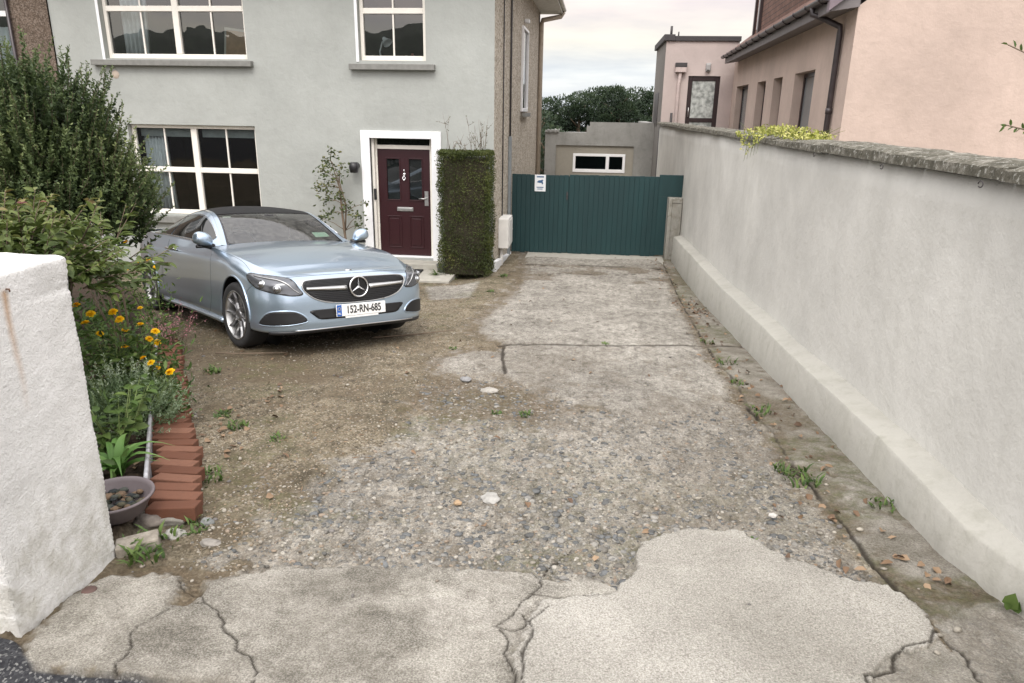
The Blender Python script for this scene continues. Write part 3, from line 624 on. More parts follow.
mb = MB(); wall_panel(mb, FY+.002, RY, -2.6, 4.25, [sw], side, .26)
mb.box(BX, CX_, RY-.26, RY, -2.6, 4.25); mb.build('side_wall', M['pebbledash'], H)
mb = MB()   # dark rooms behind the windows
mb.box(BX+.02, CX_-.3, FY+3.6, FY+3.7, -1.6, 4.2); mb.box(BX+.02, CX_-.3, FY+.27, FY+3.6, 1.75, 1.9); mb.box(BX+.01, BX+.1, FY+.27, RY-.3, -1.6, 4.2); mb.box(CX_-.36, CX_-.3, FY+.27, FY+3.6, -1.6, 4.2); mb.box(-5.4, -5.3, FY+.27, FY+3.6, -1.6, 4.2); mb.box(BX+.02, CX_-.3, FY+.27, FY+3.6, -1.3, -1.2); mb.box(BX+.02, CX_-.3, FY+.27, FY+3.6, 4.1, 4.2)
mb.build('room_shell', M['dark_interior'], H)
# roof (hipped), soffit, gutter
mb = MB(); ov = .62; x0, x1, y0, y1 = -16.0, CX_+ov, FY-ov, RY+.35; zr = 4.35; rz = 7.2
mb.add([(x0, y0, zr), (x1, y0, zr), (x1, y1, zr), (x0, y1, zr), (-6.3, (y0+y1)/2, rz), (x0, (y0+y1)/2, rz)], [(0, 1, 4, 5), (1, 2, 4), (2, 3, 5, 4)])
mb.build('roof', M['slate'], H)
mb = MB(); mb.box(BX, x1, y0, y1, 4.252, 4.34); mb.build('soffit', M['soffit'], H)
gp = [(x1-.02, y0-.05, 4.33)]; mb = MB()
def gutter(mb, a, b, r=.055, side_=Vector((1, 0, 0)), n=9):
    a, b = Vector(a), Vector(b); vs = []
    for p in (a, b):
        for k in range(n+1): th = math.pi*k/n; vs.append(p+side_*(-math.cos(th)*r)+Vector((0, 0, -math.sin(th)*r)))
        for k in range(n, -1, -1): th = math.pi*k/n; vs.append(p+side_*(-math.cos(th)*(r-.006))+Vector((0, 0, -math.sin(th)*(r-.006))))
    m = 2*(n+1); fs = [(i, (i+1) % m, m+(i+1) % m, m+i) for i in range(m)]+[tuple(range(m))[::-1], tuple(range(m, 2*m))]
    mb.add(vs, fs, 0, False)
gutter(mb, (x1+.05, y0, 4.36), (x1+.05, y1, 4.36)); g_ = mb.build('gutter', M['soffit'], H)
mb = MB(); mb.tube([(x1+.03, y1-.15, 4.30), (x1-.05, y1-.12, 4.18), (CX_+.10, RY-.35, 4.02), (CX_+.07, RY-.35, 3.9), (CX_+.07, RY-.35, -2.2)], .065, 10); mb.build('downpipe', M['beige_pipe'], H)
mb = MB(); mb.tube([(CX_+.02, 13.9, 4.2), (CX_+.02, 13.9, -.4)], .012, 6); mb.build('cable', M['cable'], H)
mb = MB(); mb.tube([(CX_+.03, 14.97, 4.2), (CX_+.03, 14.97, 1.1)], .02, 6); mb.build('cable', M['cable'], H)
mb = MB(); mb.box(CX_+.003, CX_+.06, 14.9, 15.04, -1.5, 1.10); mb.build('conduit', M['grey_metal'], H, bevel=.01)
mb = MB(); mb.box(CX_+.003, CX_+.20, 13.45, 14.05, -.90, -.34); mbx = mb.build('meter_box', M['meter'], H, bevel=.012)
mb = MB(); mb.box(CX_+.203, CX_+.212, 13.49, 14.01, -.86, -.38); mb.tube([(CX_+.212, 13.95, -.6), (CX_+.222, 13.95, -.6)], .015, 8); mb.build('meter_door', M['meter'], mbx, bevel=.004)
mb = MB(); mb.tube([(CX_+.05, 13.6, -.9), (CX_+.05, 13.6, -1.42)], .03, 8); mb.build('duct', M['meter'], H)
mb = MB(); mb.add([(CX_+.06, 12.72, -1.5), (CX_+.06, 16.2, -1.8), (CX_+.06, 16.2, -1.45), (CX_+.06, 12.72, -1.02), (CX_-.01, 12.72, -1.5), (CX_-.01, 16.2, -1.8), (CX_-.01, 16.2, -1.43), (CX_-.01, 12.72, -1.0)],
    [(0, 1, 2, 3), (7, 6, 5, 4), (3, 2, 6, 7), (0, 3, 7, 4), (1, 5, 6, 2), (0, 4, 5, 1)]); mb.build('plinth', M['white_paint'], H)
def window(parent, place, w, trans=None, mull=(), bars_low=(), bars_up=(), fm=None, fw=.065, recess=.10, depth=.07, sill=None, glassm=None, cut_low=True):
    """w = (u0,u1,z0,z1). frame, transom at z, mullions at u; glazing bars"""
    fm = fm or M['upvc']; u0, u1, z0, z1 = w; r0, r1 = recess, recess+depth
    def bx_(mb, a, b, c, d, e0=r0, e1=r1):
        P = [place(a, e0, c), place(b, e0, c), place(b, e0, d), place(a, e0, d), place(a, e1, c), place(b, e1, c), place(b, e1, d), place(a, e1, d)]
        mb.add(P, [(0, 1, 2, 3), (7, 6, 5, 4), (3, 2, 6, 7), (0, 4, 5, 1), (0, 3, 7, 4), (1, 5, 6, 2)])
    c_ = Vector(place((u0+u1)/2, r0, z0))
    mb = MB(c_); g = .004
    bx_(mb, u0+g, u0+fw, z0+g, z1-g); bx_(mb, u1-fw, u1-g, z0+g, z1-g); bx_(mb, u0+fw, u1-fw, z0+g, z0+fw+.02); bx_(mb, u0+fw, u1-fw, z1-fw, z1-g)
    zb, zt = z0+fw+.02, z1-fw; segs = [u0+fw]+[v for m_ in mull for v in (m_-.055, m_+.055)]+[u1-fw]
    for m_ in mull: bx_(mb, m_-.055, m_+.055, zb, zt, r0-.006)
    rows = [(zb, zt)]
    if trans is not None:
        for i in range(0, len(segs), 2): bx_(mb, segs[i], segs[i+1], trans-.045, trans+.045, r0-.003)
        rows = [(zb, trans-.045), (trans+.045, zt)]
    f = mb.build('window', fm, parent, bevel=.006, seg=1)
    for ri, (za, zc) in enumerate(rows):
        for b_ in (bars_low if ri == 0 else bars_up): mb = MB(c_); bx_(mb, b_-.013, b_+.013, za, zc, r0+.018, r1-.03); mb.build('glazing_bar', fm, f)
    mb = MB(c_); e_ = r0+.045
    mb.add([place(u0+fw-.01, e_, zb-.01), place(u1-fw+.01, e_, zb-.01), place(u1-fw+.01, e_, zt+.01), place(u0+fw-.01, e_, zt+.01)], [(0, 1, 2, 3)])
    mb.build('pane', glassm or M['glass'], f)
    if sill:
        a, b, c, d = sill; mb = MB(c_); bx_(mb, a, b, c, d, -.11, recess); mb.build('sill', M['sill'], f, bevel=.008)
    return f
q1, q2 = -8.05, -6.74
ful = window(H, front, W_UL, 3.19, (-7.38,), (-8.03, -6.74), (-8.03, -6.74), sill=(-8.95, -5.99, 2.25, 2.345))
fur = window(H, front, W_UR, 3.16, (), (-3.51,), (-3.51,), sill=(-4.25, -2.77, 2.22, 2.315))
fll = window(H, front, W_LL, .46, (-7.29,), (-7.87, -6.68), (-7.87, -6.68), glassm=M['glass_low'], sill=(-8.72, -5.9, -.50, -.385))
fsd = window(H, side, sw, None, (), (), (), fm=M['upvc_white'], sill=(17.1, 18.6, 1.46, 1.55), recess=-.05, depth=.09)
mb = MB(); mb.box(CX_+.003, CX_+.12, 17.7, 17.9, 3.5, 3.58); mb.build('outside_lamp', M['upvc_white'], H, bevel=.02)
# painted reveal edges
for w in (W_UL, W_UR):
    mb = MB(); mb.box(w[0]-.05, w[0]-.002, FY-.012, FY+.0, w[2]-.02, w[3]); mb.build('reveal_edge', M['white_paint'], H)
# things behind the glass: curtains, blinds, lamp, picture
def curtain(parent, x0, x1, y, z0, z1, folds=7, flare=0):
    mb = MB(); n = folds*8; vs = []
    for i in range(n+1):
        u = i/n
        for (zz, k) in ((z1, 0), ((z0+z1)/2, .4), (z0, 1)): vs.append((x0+(x1-x0)*u*(1+flare*k), y+.035*math.sin(u*folds*6.283), zz))
    fs = [(i*3+j, i*3+3+j, i*3+4+j, i*3+1+j) for i in range(n) for j in range(2)]
    mb.add(vs, fs, 0, True); o = mb.build('curtain', M['curtain'], parent); s_ = o.modifiers.new('s', 'SOLIDIFY'); s_.thickness = .006; return o
curtain(H, -8.55, -8.02, FY+.36, 2.3, 3.9, 6, -.15)
curtain(H, -8.43, -7.98, FY+.36, -.4, 1.2, 7, .18)
for a, b in ((-8.42, -7.38), (-7.22, -6.14)):
    mb = MB(); mb.box(a, b, FY+.27, FY+.28, 1.04, 1.24); mb.build('roller_blind', M['blind'], H)
pic = empty('picture_frame', (-6.35, FY+.32, 2.36), label='wooden picture frame leaning inside the upper left window', cat='picture frame')
mb = MB(); mb.obox((-6.38, FY+.34, 2.62), (.50, .02, .50), Matrix.Rotation(.12, 3, 'Y')); mb.build('backing', M['wood_frame'], pic)
mb = MB(); mb.obox((-6.38, FY+.325, 2.62), (.54, .012, .54), Matrix.Rotation(.12, 3, 'Y')); fo = mb.build('frame_edge', simple('pale frame edge', (.42, .40, .35), .5), pic)
mb = MB(); mb.obox((-6.38, FY+.316, 2.62), (.46, .008, .46), Matrix.Rotation(.12, 3, 'Y')); mb.build('picture', M['wood_frame'], pic)
lamp = empty('desk_lamp', (-3.78, FY+.40, 2.38), label='white desk lamp standing inside the upper right window', cat='lamp')
mb = MB(); mb.lathe([(0, 0), (.08, 0), (.08, .02), (.02, .03)], 16, c=(-3.82, FY+.40, 2.36)); mb.build('lamp_base', M['white_paint'], lamp)
mb = MB(); mb.tube([(-3.82, FY+.4, 2.38), (-3.84, FY+.4, 2.55), (-3.79, FY+.4, 2.70), (-3.74, FY+.38, 2.73)], .014, 8); mb.build('arm', M['white_paint'], lamp)
mb = MB(); 
vs = []; ax = Vector((.55, -.35, -.55)).normalized(); p0 = Vector((-3.76, FY+.38, 2.76)); a1 = ax.orthogonal().normalized(); a2 = ax.cross(a1); nn = 18
for r_, h_ in ((.03, 0), (.045, .05), (.085, .13)):
    vs += [p0+ax*h_+(a1*math.cos(k*6.283/nn)+a2*math.sin(k*6.283/nn))*r_ for k in range(nn)]
mb.add(vs, [(i*nn+k, i*nn+(k+1) % nn, (i+1)*nn+(k+1) % nn, (i+1)*nn+k) for i in range(2) for k in range(nn)]+[tuple(range(nn))], 0, True); mb.build('lamp_shade', M['white_paint'], lamp)
orn = [(-3.25, .05, .13, (.30, .10, .08)), (-3.36, .045, .10, (.25, .25, .28)), (-3.02, .04, .14, (.28, .26, .22)), (-3.95, .06, .10, (.22, .23, .26))]
for i, (x_, r_, h_, c_) in enumerate(orn):
    mb = MB((x_, FY+.36, 2.38)); mb.lathe([(0, 0), (r_*.7, 0), (r_, h_*.4), (r_*.8, h_*.7), (r_*.35, h_*.85), (r_*.5, h_), (0, h_)], 14, c=(x_, FY+.36, 2.38))
    o = mb.build('ornament', simple('ornament %d' % i, c_, .4)); tag(o, ['small dark red ornament behind the upper right window pane', 'squat grey ornament left of the red one on the window ledge', 'slim buff ornament at the right edge of the upper right window', 'low grey ornament at the left edge of the upper right window'][i], 'ornament')
# door surround, door
mb = MB(); a, b, zt = -4.13, -2.69, 1.225
mb.box(a, DOOR[0], FY-.035, FY+.06, -1.30, zt); mb.box(DOOR[1], b, FY-.035, FY+.06, -1.30, zt); mb.box(DOOR[0], DOOR[1], FY-.035, FY+.06, DOOR[3], zt)
mb.build('door_surround', M['white_paint'], H, bevel=.006)
mb = MB(); dy0 = FY+.16
mb.box(DOOR[0]+.002, DOOR[0]+.075, dy0, dy0+.07, -1.02, 1.095); mb.box(DOOR[1]-.075, DOOR[1]-.002, dy0, dy0+.07, -1.02, 1.095); mb.box(DOOR[0]+.075, DOOR[1]-.075, dy0, dy0+.07, .91, .98)
mb.box(DOOR[0]+.003, DOOR[0]+.05, FY+.063, dy0-.001, -1.02, 1.095); df = mb.build('door_frame', M['upvc'], H, bevel=.005)
mb = MB(); mb.box(DOOR[0]+.075, DOOR[1]-.075, dy0+.03, dy0+.04, .98, 1.09); mb.build('fanlight', M['dark_glass'], df)
dx0, dx1 = DOOR[0]+.078, DOOR[1]-.078; dz0, dz1 = -1.0, .905; dY = dy0+.02
door = MB((dx0, dY, dz0)); holes = [(-3.73, -3.50, .02, .74), (-3.32, -3.09, .02, .74)]
dpl = lambda u, d, z: (u, dY+d, z)
wall_panel(door, dx0, dx1, dz0, dz1, holes, dpl, .045); dr = door.build('door', M['door_red'], H)
for h in holes:
    mb = MB((dx0, dY, dz0)); g_ = h; mb.box(h[0], h[1], dY+.02, dY+.026, h[2], h[3]); mb.build('door_glass', M['dark_glass'], dr)
    mb = MB((dx0, dY, dz0))
    for (a_, b_, c_, d_) in ((h[0]-.02, h[0], h[2]-.02, h[3]+.02), (h[1], h[1]+.02, h[2]-.02, h[3]+.02), (h[0], h[1], h[2]-.02, h[2]), (h[0], h[1], h[3], h[3]+.02)): mb.box(a_, b_, dY-.010, dY, c_, d_)
    mb.build('glass_moulding', M['door_red'], dr, bevel=.003)
for (a_, b_) in ((-3.75, -3.48), (-3.34, -3.07)):
    mb = MB((dx0, dY, dz0)); c_, d_ = -.86, -.27
    for q in ((a_, a_+.022, c_, d_), (b_-.022, b_, c_, d_), (a_+.022, b_-.022, c_, c_+.022), (a_+.022, b_-.022, d_-.022, d_)): mb.box(q[0], q[1], dY-.012, dY, q[2], q[3])
    mb.box(a_+.05, b_-.05, dY-.010, dY, c_+.05, d_-.05); mb.build('door_panel', M['door_red'], dr, bevel=.006)
mb = MB((dx0, dY, dz0)); mb.box(-3.56, -3.26, dY-.016, dY, -.185, -.115); mb.box(-3.54, -3.28, dY-.022, dY-.016, -.172, -.128); mb.build('letterbox', M['satin'], dr, bevel=.003)
mb = MB((dx0, dY, dz0)); mb.lathe([(0, -.02), (.028, -.018), (.030, 0)], 16, 'y', (-3.41, dY, .47)); mb.tube([(-3.41, dY-.03, .45), (-3.44, dY-.035, .41), (-3.41, dY-.04, .365), (-3.38, dY-.035, .41)], .008, 8, closed=True); mb.tube([(-3.41, dY-.01, .50), (-3.41, dY-.02, .555)], .010, 8); mb.build('knocker', M['chrome'], dr)
mb = MB((dx0, dY, dz0)); mb.box(-3.045, -3.005+.03, dY-.010, dY, -.08, .18); mb.tube([(-3.01, dY-.01, .05), (-3.01, dY-.055, .05), (-3.14, dY-.055, .05)], .011, 8); mb.build('handle', M['satin'], dr)
mb = MB((dx0, dY, dz0)); mb.box(dx0-.06, dx1+.06, dY-.10, dY+.05, -1.06, -1.005); mb.build('threshold', M['white_paint'], H, bevel=.005)
mb = MB(); mb.box(-3.945, -3.895, FY+.03, FY+.056, .02, .22); mb.build('doorbell', M['black'], H, bevel=.010)
# wall lamp by the shrub
wlp = MB(); wlp.lathe([(0, -.05), (.05, -.05), (.06, -.03), (.06, 0)], 18, 'y', (-4.23, FY, .62)); wlp.tube([(-4.23, FY-.04, .62), (-4.23, FY-.12, .62)], .02, 8); wlp.lathe([(.0, .09), (.075, .08), (.085, 0), (.07, -.09), (0, -.10)], 18, 'z', (-4.23, FY-.16, .60)); wlp.build('wall_lamp', M['black'], H)
vt = MB(); vt.lathe([(0, -.012), (.055, -.012), (.07, 0)], 18, 'y', (-8.58, FY, 2.10)); vt.build('vent', M['mat_ter'] if False else simple('cream vent', (.50, .42, .34), .6), H)
# steps
st = MB(); st.box(-4.05, -2.60, 12.42, FY-.04, -1.35, -1.04); s1 = st.build('doorstep', M['stepstone'], bevel=.012); tag(s1, 'low concrete doorstep directly under the dark red front door', 'step')
st = MB(); st.box(-4.0, -2.345, 11.62, 12.415, -1.4, -1.145); s2 = st.build('doorstep', M['stepstone'], bevel=.012); tag(s2, 'broad pale lower step slab in front of the doorstep', 'step')
mt = MB(); mt.box(-3.55, -2.95, 12.0, 12.36, -1.143, -1.120); o = mt.build('doormat', M['doormat'], bevel=.004); tag(o, 'small black doormat lying on the pale lower step', 'doormat')
pt = MB(); pt.lathe([(0, 0), (.07, 0), (.10, .16), (.105, .19), (.09, .19), (.085, .15), (0, .15)], 20, c=(-2.60, 12.32, -1.20)); o = pt.build('plant_pot', simple('dark grey pot', (.10, .105, .10), .6)); tag(o, 'small dark grey pot standing between the door surround and the clipped hedge', 'pot')
# ------------------------------------------------------------------ adjoining house
A_ = empty('adjoining_house', (-12.5, FY, -1.3), label='brown pebbledashed attached house with white window at the left edge', cat='house')
mb = MB(); wall_panel(mb, -16.0, BX-.004, -1.9, 4.25, [(-13.3, -10.42, 1.9, 3.95)], lambda u, d, z: (u, FY-.03+d, z), .3); mb.build('wall', M['pebblebrown'], A_)
aw = window(A_, lambda u, d, z: (u, FY-.03+d, z), (-13.3, -10.42, 1.9, 3.95), 3.1, (-11.8,), (), (), fm=M['upvc_white'], sill=(-13.4, -10.3, 1.8, 1.895))
mb = MB(); mb.box(-15.9, BX-.01, FY+3., FY+3.1, -1.5, 4.2); mb.build('room_shell', M['dark_interior'], A_)
mb = MB(); mb.tube([(BX-.73, FY-.08, 4.2), (BX-.73, FY-.08, -1.4)], .03, 8); mb.build('downpipe', M['gutter'], A_)
curtain(A_, -13.1, -10.6, FY+.3, 1.9, 2.9, 20)
# ================================================================== CAR (body surface)
# stations: (x,y) of the widest outline from front centre round the right-hand half to the rear centre (y given positive)
C_MO=[(2.245,0),(2.238,.28),(2.205,.50),(2.13,.70),(2.00,.83),(1.80,.885),(1.42,.900),(1.05,.885),(.6,.875),(0,.872),(-.7,.885),(-1.42,.900),(-1.85,.875),(-2.18,.77),(-2.36,.50),(-2.42,0)]
C_SH=[(2.06,0,.752),(2.05,.26,.752),(2.01,.47,.748),(1.92,.63,.755),(1.79,.72,.785),(1.64,.77,.820),(1.40,.80,.862),(1.05,.815,.895),(.6,.815,.925),(0,.815,.945),(-.7,.825,.960),(-1.42,.815,.975),(-1.85,.76,.985),(-2.15,.62,.985),(-2.27,.40,.985),(-2.31,0,.985)]
C_N=len(C_MO)
# levels: z and inset at front (k=0), corner (k=4), side (k=8), rear (k=15)
C_LV=[ # z_front,z_corner,z_side,z_rear, in_f,in_c,in_s,in_r
 (.235,.215,.20,.22,.16,.12,.10,.10),
 (.25,.23,.215,.25,.02,.02,.035,.03),
 (.30,.29,.28,.34,.0,.0,.0,.0),
 (.40,.40,.42,.48,.015,.0,.0,.0),
 (.50,.51,.56,.60,.03,.0,.0,.0),
 (.60,.60,.68,.72,.05,.012,.004,.01),
 (.68,.68,.80,.85,.085,.03,.014,.02),
 (.725,.725,.862,.93,.125,.07,.028,.05)]
def car_w(k):
    # weights front, corner, side, rear
    if k<=4: a=k/4; a=a*a*(3-2*a); return (1-a,a,0,0)
    if k<=7: a=(k-4)/3; a=a*a*(3-2*a); return (0,1-a,a,0)
    if k<=11: return (0,0,1,0)
    a=(k-11)/4; a=a*a*(3-2*a); return (0,0,1-a,a)
def car_control():
    P=np.zeros((C_N,9,3)); mo=np.array(C_MO)
    ext=np.vstack([[mo[1,0],-mo[1,1]],mo,[mo[-2,0],-mo[-2,1]]])
    for k in range(C_N):
        t=ext[k+2]-ext[k]; t/=np.linalg.norm(t); n=np.array([t[1],-t[0]]) # outward?
        if n@(mo[k]-np.array([0 if abs(mo[k,0])<2 else mo[k,0]*.5,0]))<0: n=-n
        w=car_w(k)
        for j,L in enumerate(C_LV):
            z=sum(w[i]*L[i] for i in range(4)); d=sum(w[i]*L[4+i] for i in range(4))
            s=C_SH[k][2]
            if j==7: z=min(z,s-.02); 
            if j==6: z=min(z,s-.065)
            P[k,j,:2]=mo[k]-n*d; P[k,j,2]=z
        P[k,8]=C_SH[k]
        # blend car_top rows towards shoulder so nothing folds
        P[k,7,:2]=P[k,7,:2]*.35+ (P[k,8,:2]*.6+P[k,6,:2]*.4)*.65
    P[0,:,1]=0; P[-1,:,1]=0
    return P
C_CP=car_control()
def catmull(p0,p1,p2,p3,t):
    return .5*((2*p1)+(-p0+p2)*t+(2*p0-5*p1+4*p2-p3)*t*t+(-p0+3*p1-3*p2+p3)*t**3)
def mirror_y(p): return p*np.array([1,-1,1])
def car_pt(s,v):
    """s 0..15 along the half outline, v 0..8 up. returns local point, y positive side"""
    k=min(int(s),C_N-2); t=s-k; j=min(int(v),7); u=v-j
    def row(kk):
        f=(lambda a:a)
        if kk<0: kk=-kk; f=mirror_y
        if kk>C_N-1: kk=2*(C_N-1)-kk; f=mirror_y
        R=C_CP[kk]
        a=R[j-1] if j>0 else 2*R[0]-R[1]
        d=R[j+2] if j+2<9 else 2*R[8]-R[7]
        return f(catmull(a,R[j],R[j+1],d,u))
    return catmull(row(k-1),row(k),row(k+1),row(k+2),t)
def car_top(s,a):
    """surface across the car_top: a 0 at the shoulder .. 1 at the centreline"""
    q=car_pt(s,8.); x,y,z=q
    # crown by x
    c=np.interp(x,[-2.4,-2.2,-1.5,-.2,.6,1.2,1.8,2.06],[.0,.02,.05,.03,.045,.05,.035,.0])
    b=1-(1-a)**2.2
    # hood edge roll at shoulder
    sx=np.interp(a,[0,1],[0,0])
    return np.array([x,y*(1-a),z+c*b])
RAIL=[(.66,.715,.935),(.38,.645,1.09),(.13,.600,1.205),(-.10,.580,1.255),(-.45,.570,1.25),(-.85,.580,1.185),(-1.2,.605,1.085),(-1.5,.640,1.005),(-1.72,.655,.965)]
CROWN=[(.80,.915),(.48,1.095),(.20,1.222),(-.08,1.285),(-.45,1.312),(-.95,1.268),(-1.35,1.19),(-1.72,1.06),(-1.98,.985)]
def car_n(s, v, sd=1):
    e_ = .02; s0, s1 = max(s-e_, 0.), min(s+e_, 15.); v0, v1 = max(v-e_, 0.), min(v+e_, 8.)
    a = car_pt(s1, v)-car_pt(s0, v); b = car_pt(s, v1)-car_pt(s, v0); n = np.cross(a, b); n /= max(np.linalg.norm(n), 1e-9)
    p = car_pt(s, v)
    if n@np.array([p[0]*.5 if abs(p[0]) > 1.9 else 0, p[1]+.001, .02]) < 0: n = -n
    return n*np.array([1, sd, 1])
def on_car(s, v, off=0.):
    """s may be negative: right-hand side (y<0)"""
    sd = -1 if s < 0 else 1; s = abs(s); return Vector(car_pt(s, v)*np.array([1, sd, 1])+car_n(s, v, sd)*off)
CARM = Matrix(((.734, .679, -.013, -3.791), (-.673, .731, .111, 7.879), (.085, -.073, .994, -.814), (0, 0, 0, 1)))
cq = CARM.to_quaternion()
CAR = empty('parked_car', (-3.791, 7.879, -.814), cq.to_euler(), 'silver blue two door coupe with black roof parked on gravel by the house', 'car')
AXF, AXR, WR = 1.42, -1.42, .325; ARCH = .365
# side shell
sS = sorted(set(list(np.linspace(0, 4, 45))+list(np.linspace(4, 15, 210)))); vV = np.linspace(0, 8, 66)
def shell(sd):
    G = np.array([[car_pt(s, v) for v in vV] for s in sS])*np.array([1, sd, 1])
    vs = G.reshape(-1, 3).copy(); n, m = len(sS), len(vV); ax = vs[:, 0:1]
    ins = np.zeros(len(vs), bool)
    for cxw in (AXF, AXR):
        d = np.hypot(vs[:, 0]-cxw, vs[:, 2]-.335); ins |= (d < ARCH)&(np.abs(vs[:, 1]) > .45)
    fs = []; used = set()
    for i in range(n-1):
        for j in range(m-1):
            q = (i*m+j, (i+1)*m+j, (i+1)*m+j+1, i*m+j+1); c = [ins[k] for k in q]
            if all(c): continue
            if sd < 0: q = q[::-1]
            fs.append(q)
            if any(c): used |= {k for k in q if ins[k]}
    for k in used:                     # pull the cut edge onto the arch circle
        for cxw in (AXF, AXR):
            d = math.hypot(vs[k, 0]-cxw, vs[k, 2]-.335)
            if d < ARCH: f_ = ARCH/d; vs[k, 0] = cxw+(vs[k, 0]-cxw)*f_; vs[k, 2] = .335+(vs[k, 2]-.335)*f_; break
    return vs, fs
mb = MB()
for sd in (1, -1): v_, f_ = shell(sd); mb.add(v_, f_, 0, True)
# bonnet and boot lid surfaces
X0C, X1C = .66, -1.72
def top_grid(sa, sb, n, m=13):
    vs = []; fs = []
    S_ = np.linspace(sa, sb, n); A1 = np.concatenate([1-np.linspace(0, 1, m)**1.0]); 
    for s in S_:
        q = [Vector(car_top(s, a)) for a in np.linspace(0, 1, m)]
        row = q+[Vector((p.x, -p.y, p.z)) for p in q[:-1][::-1]]; vs += row
    w = 2*m-1
    for i in range(n-1):
        for j in range(w-1): fs.append((i*w+j, i*w+j+1, (i+1)*w+j+1, (i+1)*w+j))
    return vs, fs
sb_ = np.interp(-X0C, [-car_pt(s, 8.)[0] for s in np.linspace(0, 15, 301)], np.linspace(0, 15, 301))
sr_ = np.interp(-X1C, [-car_pt(s, 8.)[0] for s in np.linspace(0, 15, 301)], np.linspace(0, 15, 301))
v_, f_ = top_grid(0.0, sb_, 60); mb.add(v_, f_, 0, True)
v_, f_ = top_grid(sr_, 14.98, 30); mb.add(v_, f_, 0, True)
# greenhouse
def spl(P, t):
    P = [np.array(p, float) for p in P]; k = min(int(t), len(P)-2); u = t-k
    a = P[k-1] if k > 0 else 2*P[0]-P[1]; d = P[k+2] if k+2 < len(P) else 2*P[-1]-P[-2]
    return catmull(a, P[k], P[k+1], d, u)
def gpt(t, a):
    r_ = spl(RAIL, t); c = spl(CROWN, t); k = 1-abs(a)**2.4
    return Vector((r_[0]+(c[0]-r_[0])*(1-abs(a)**1.8), r_[1]*a, r_[2]+(c[1]-r_[2])*k))
def gsheet(t0, t1, a0, a1, n, m, off=0.):
    vs = []; fs = []
    for i in range(n+1):
        for j in range(m+1):
            p = gpt(t0+(t1-t0)*i/n, a0+(a1-a0)*j/m); vs.append(p+Vector((0, 0, off)))
    for i in range(n):
        for j in range(m): b = i*(m+1)+j; fs.append((b, b+1, b+m+2, b+m+1))
    return vs, fs
T1, T2 = 2.35, 5.2
for (a0, a1) in ((.93, 1.), (-1., -.93)):
    v_, f_ = gsheet(0, 8, a0, a1, 64, 2, .004); mb.add(v_, f_, 0, True)
# body side between rail and belt
def belt(x, sd):
    ss = np.linspace(0, 15, 601); xx = [-car_pt(s, 8.)[0] for s in ss]; return None
_ss = np.linspace(0, 15, 601); _bp = np.array([car_pt(s, 8.) for s in _ss])
def belt_at(x): return np.array([x, np.interp(-x, -_bp[:, 0], _bp[:, 1]), np.interp(-x, -_bp[:, 0], _bp[:, 2])])
def spt(t, b, sd, off=0.):
    r_ = spl(RAIL, t); q = belt_at(r_[0]); p = r_*(1-b)+q*b; p[1] += .028*math.sin(math.pi*b)*max(0, (r_[2]-q[2]))/.3
    p[1] += off; p[2] = max(p[2], q[2]-.004) if b > .98 else p[2]
    return Vector((p[0], p[1]*sd, p[2]))
for sd in (1, -1):
    vs = []; fs = []
    for i in range(65):
        for j in range(9): vs.append(spt(8*i/64, j/8, sd))
    for i in range(64):
        for j in range(8): b = i*9+j; q = (b, b+1, b+10, b+9); fs.append(q if sd > 0 else q[::-1])
    mb.add(vs, fs, 0, True)
body = mb.build('body', M['paint'], CAR, local=True)
def solid(o, th=.004, off=0): s_ = o.modifiers.new('s', 'SOLIDIFY'); s_.thickness = th; s_.offset = off; return o
mb = MB(); v_, f_ = gsheet(.12, T1, -.90, .90, 20, 24, .0); mb.add(v_, f_, 0, True); ws = mb.build('windscreen', M['car_glass'], CAR, local=True)
mb = MB(); v_, f_ = gsheet(T1-.06, T2, -.93, .93, 30, 24, .004); mb.add(v_, f_, 0, True); mb.build('roof', M['roofblack'], CAR, local=True)
mb = MB(); v_, f_ = gsheet(T2, 7.7, -.93, .93, 24, 24, .003); mb.add(v_, f_, 0, True); mb.build('rear_window', M['dark_glass'], CAR, local=True)
mb = MB()
for sg in (1, -1):
    v_, f_ = gsheet(.0, T1, sg*.90, sg*.935, 20, 2, .003); mb.add(v_, f_, 0, True)
v_, f_ = gsheet(T1-.12, T1, -.90, .90, 2, 20, .002); mb.add(v_, f_, 0, True)
mb.build('windscreen_surround', M['gloss_black'], CAR, local=True)
def win_patch(pts, sd, off):
    """polygon in (t,b) of the side surface"""
    ts = [p[0] for p in pts]; vs = []; fs = []; n, m = 40, 8
    lo = [p for p in pts]
    return vs
WTOP = lambda t: .13
def side_window(t0, t1, sd, off=.005):
    vs = []; fs = []; n, m = 34, 8
    for i in range(n+1):
        u = i/n; t = t0+(t1-t0)*u
        bt = .14; bb = .90
        hh = spl(RAIL, t)[2]-belt_at(spl(RAIL, t)[0])[2]
        if hh < .10: bt = .14+(.10-hh)*3.5
        mid = (bt+bb)/2
        for j in range(m+1):
            b = bt+(bb-bt)*j/m
            vs.append(spt(t, b, sd, off))
    for i in range(n):
        for j in range(m): b = i*(m+1)+j; q = (b, b+1, b+m+2, b+m+1); fs.append(q if sd > 0 else q[::-1])
    return vs, fs
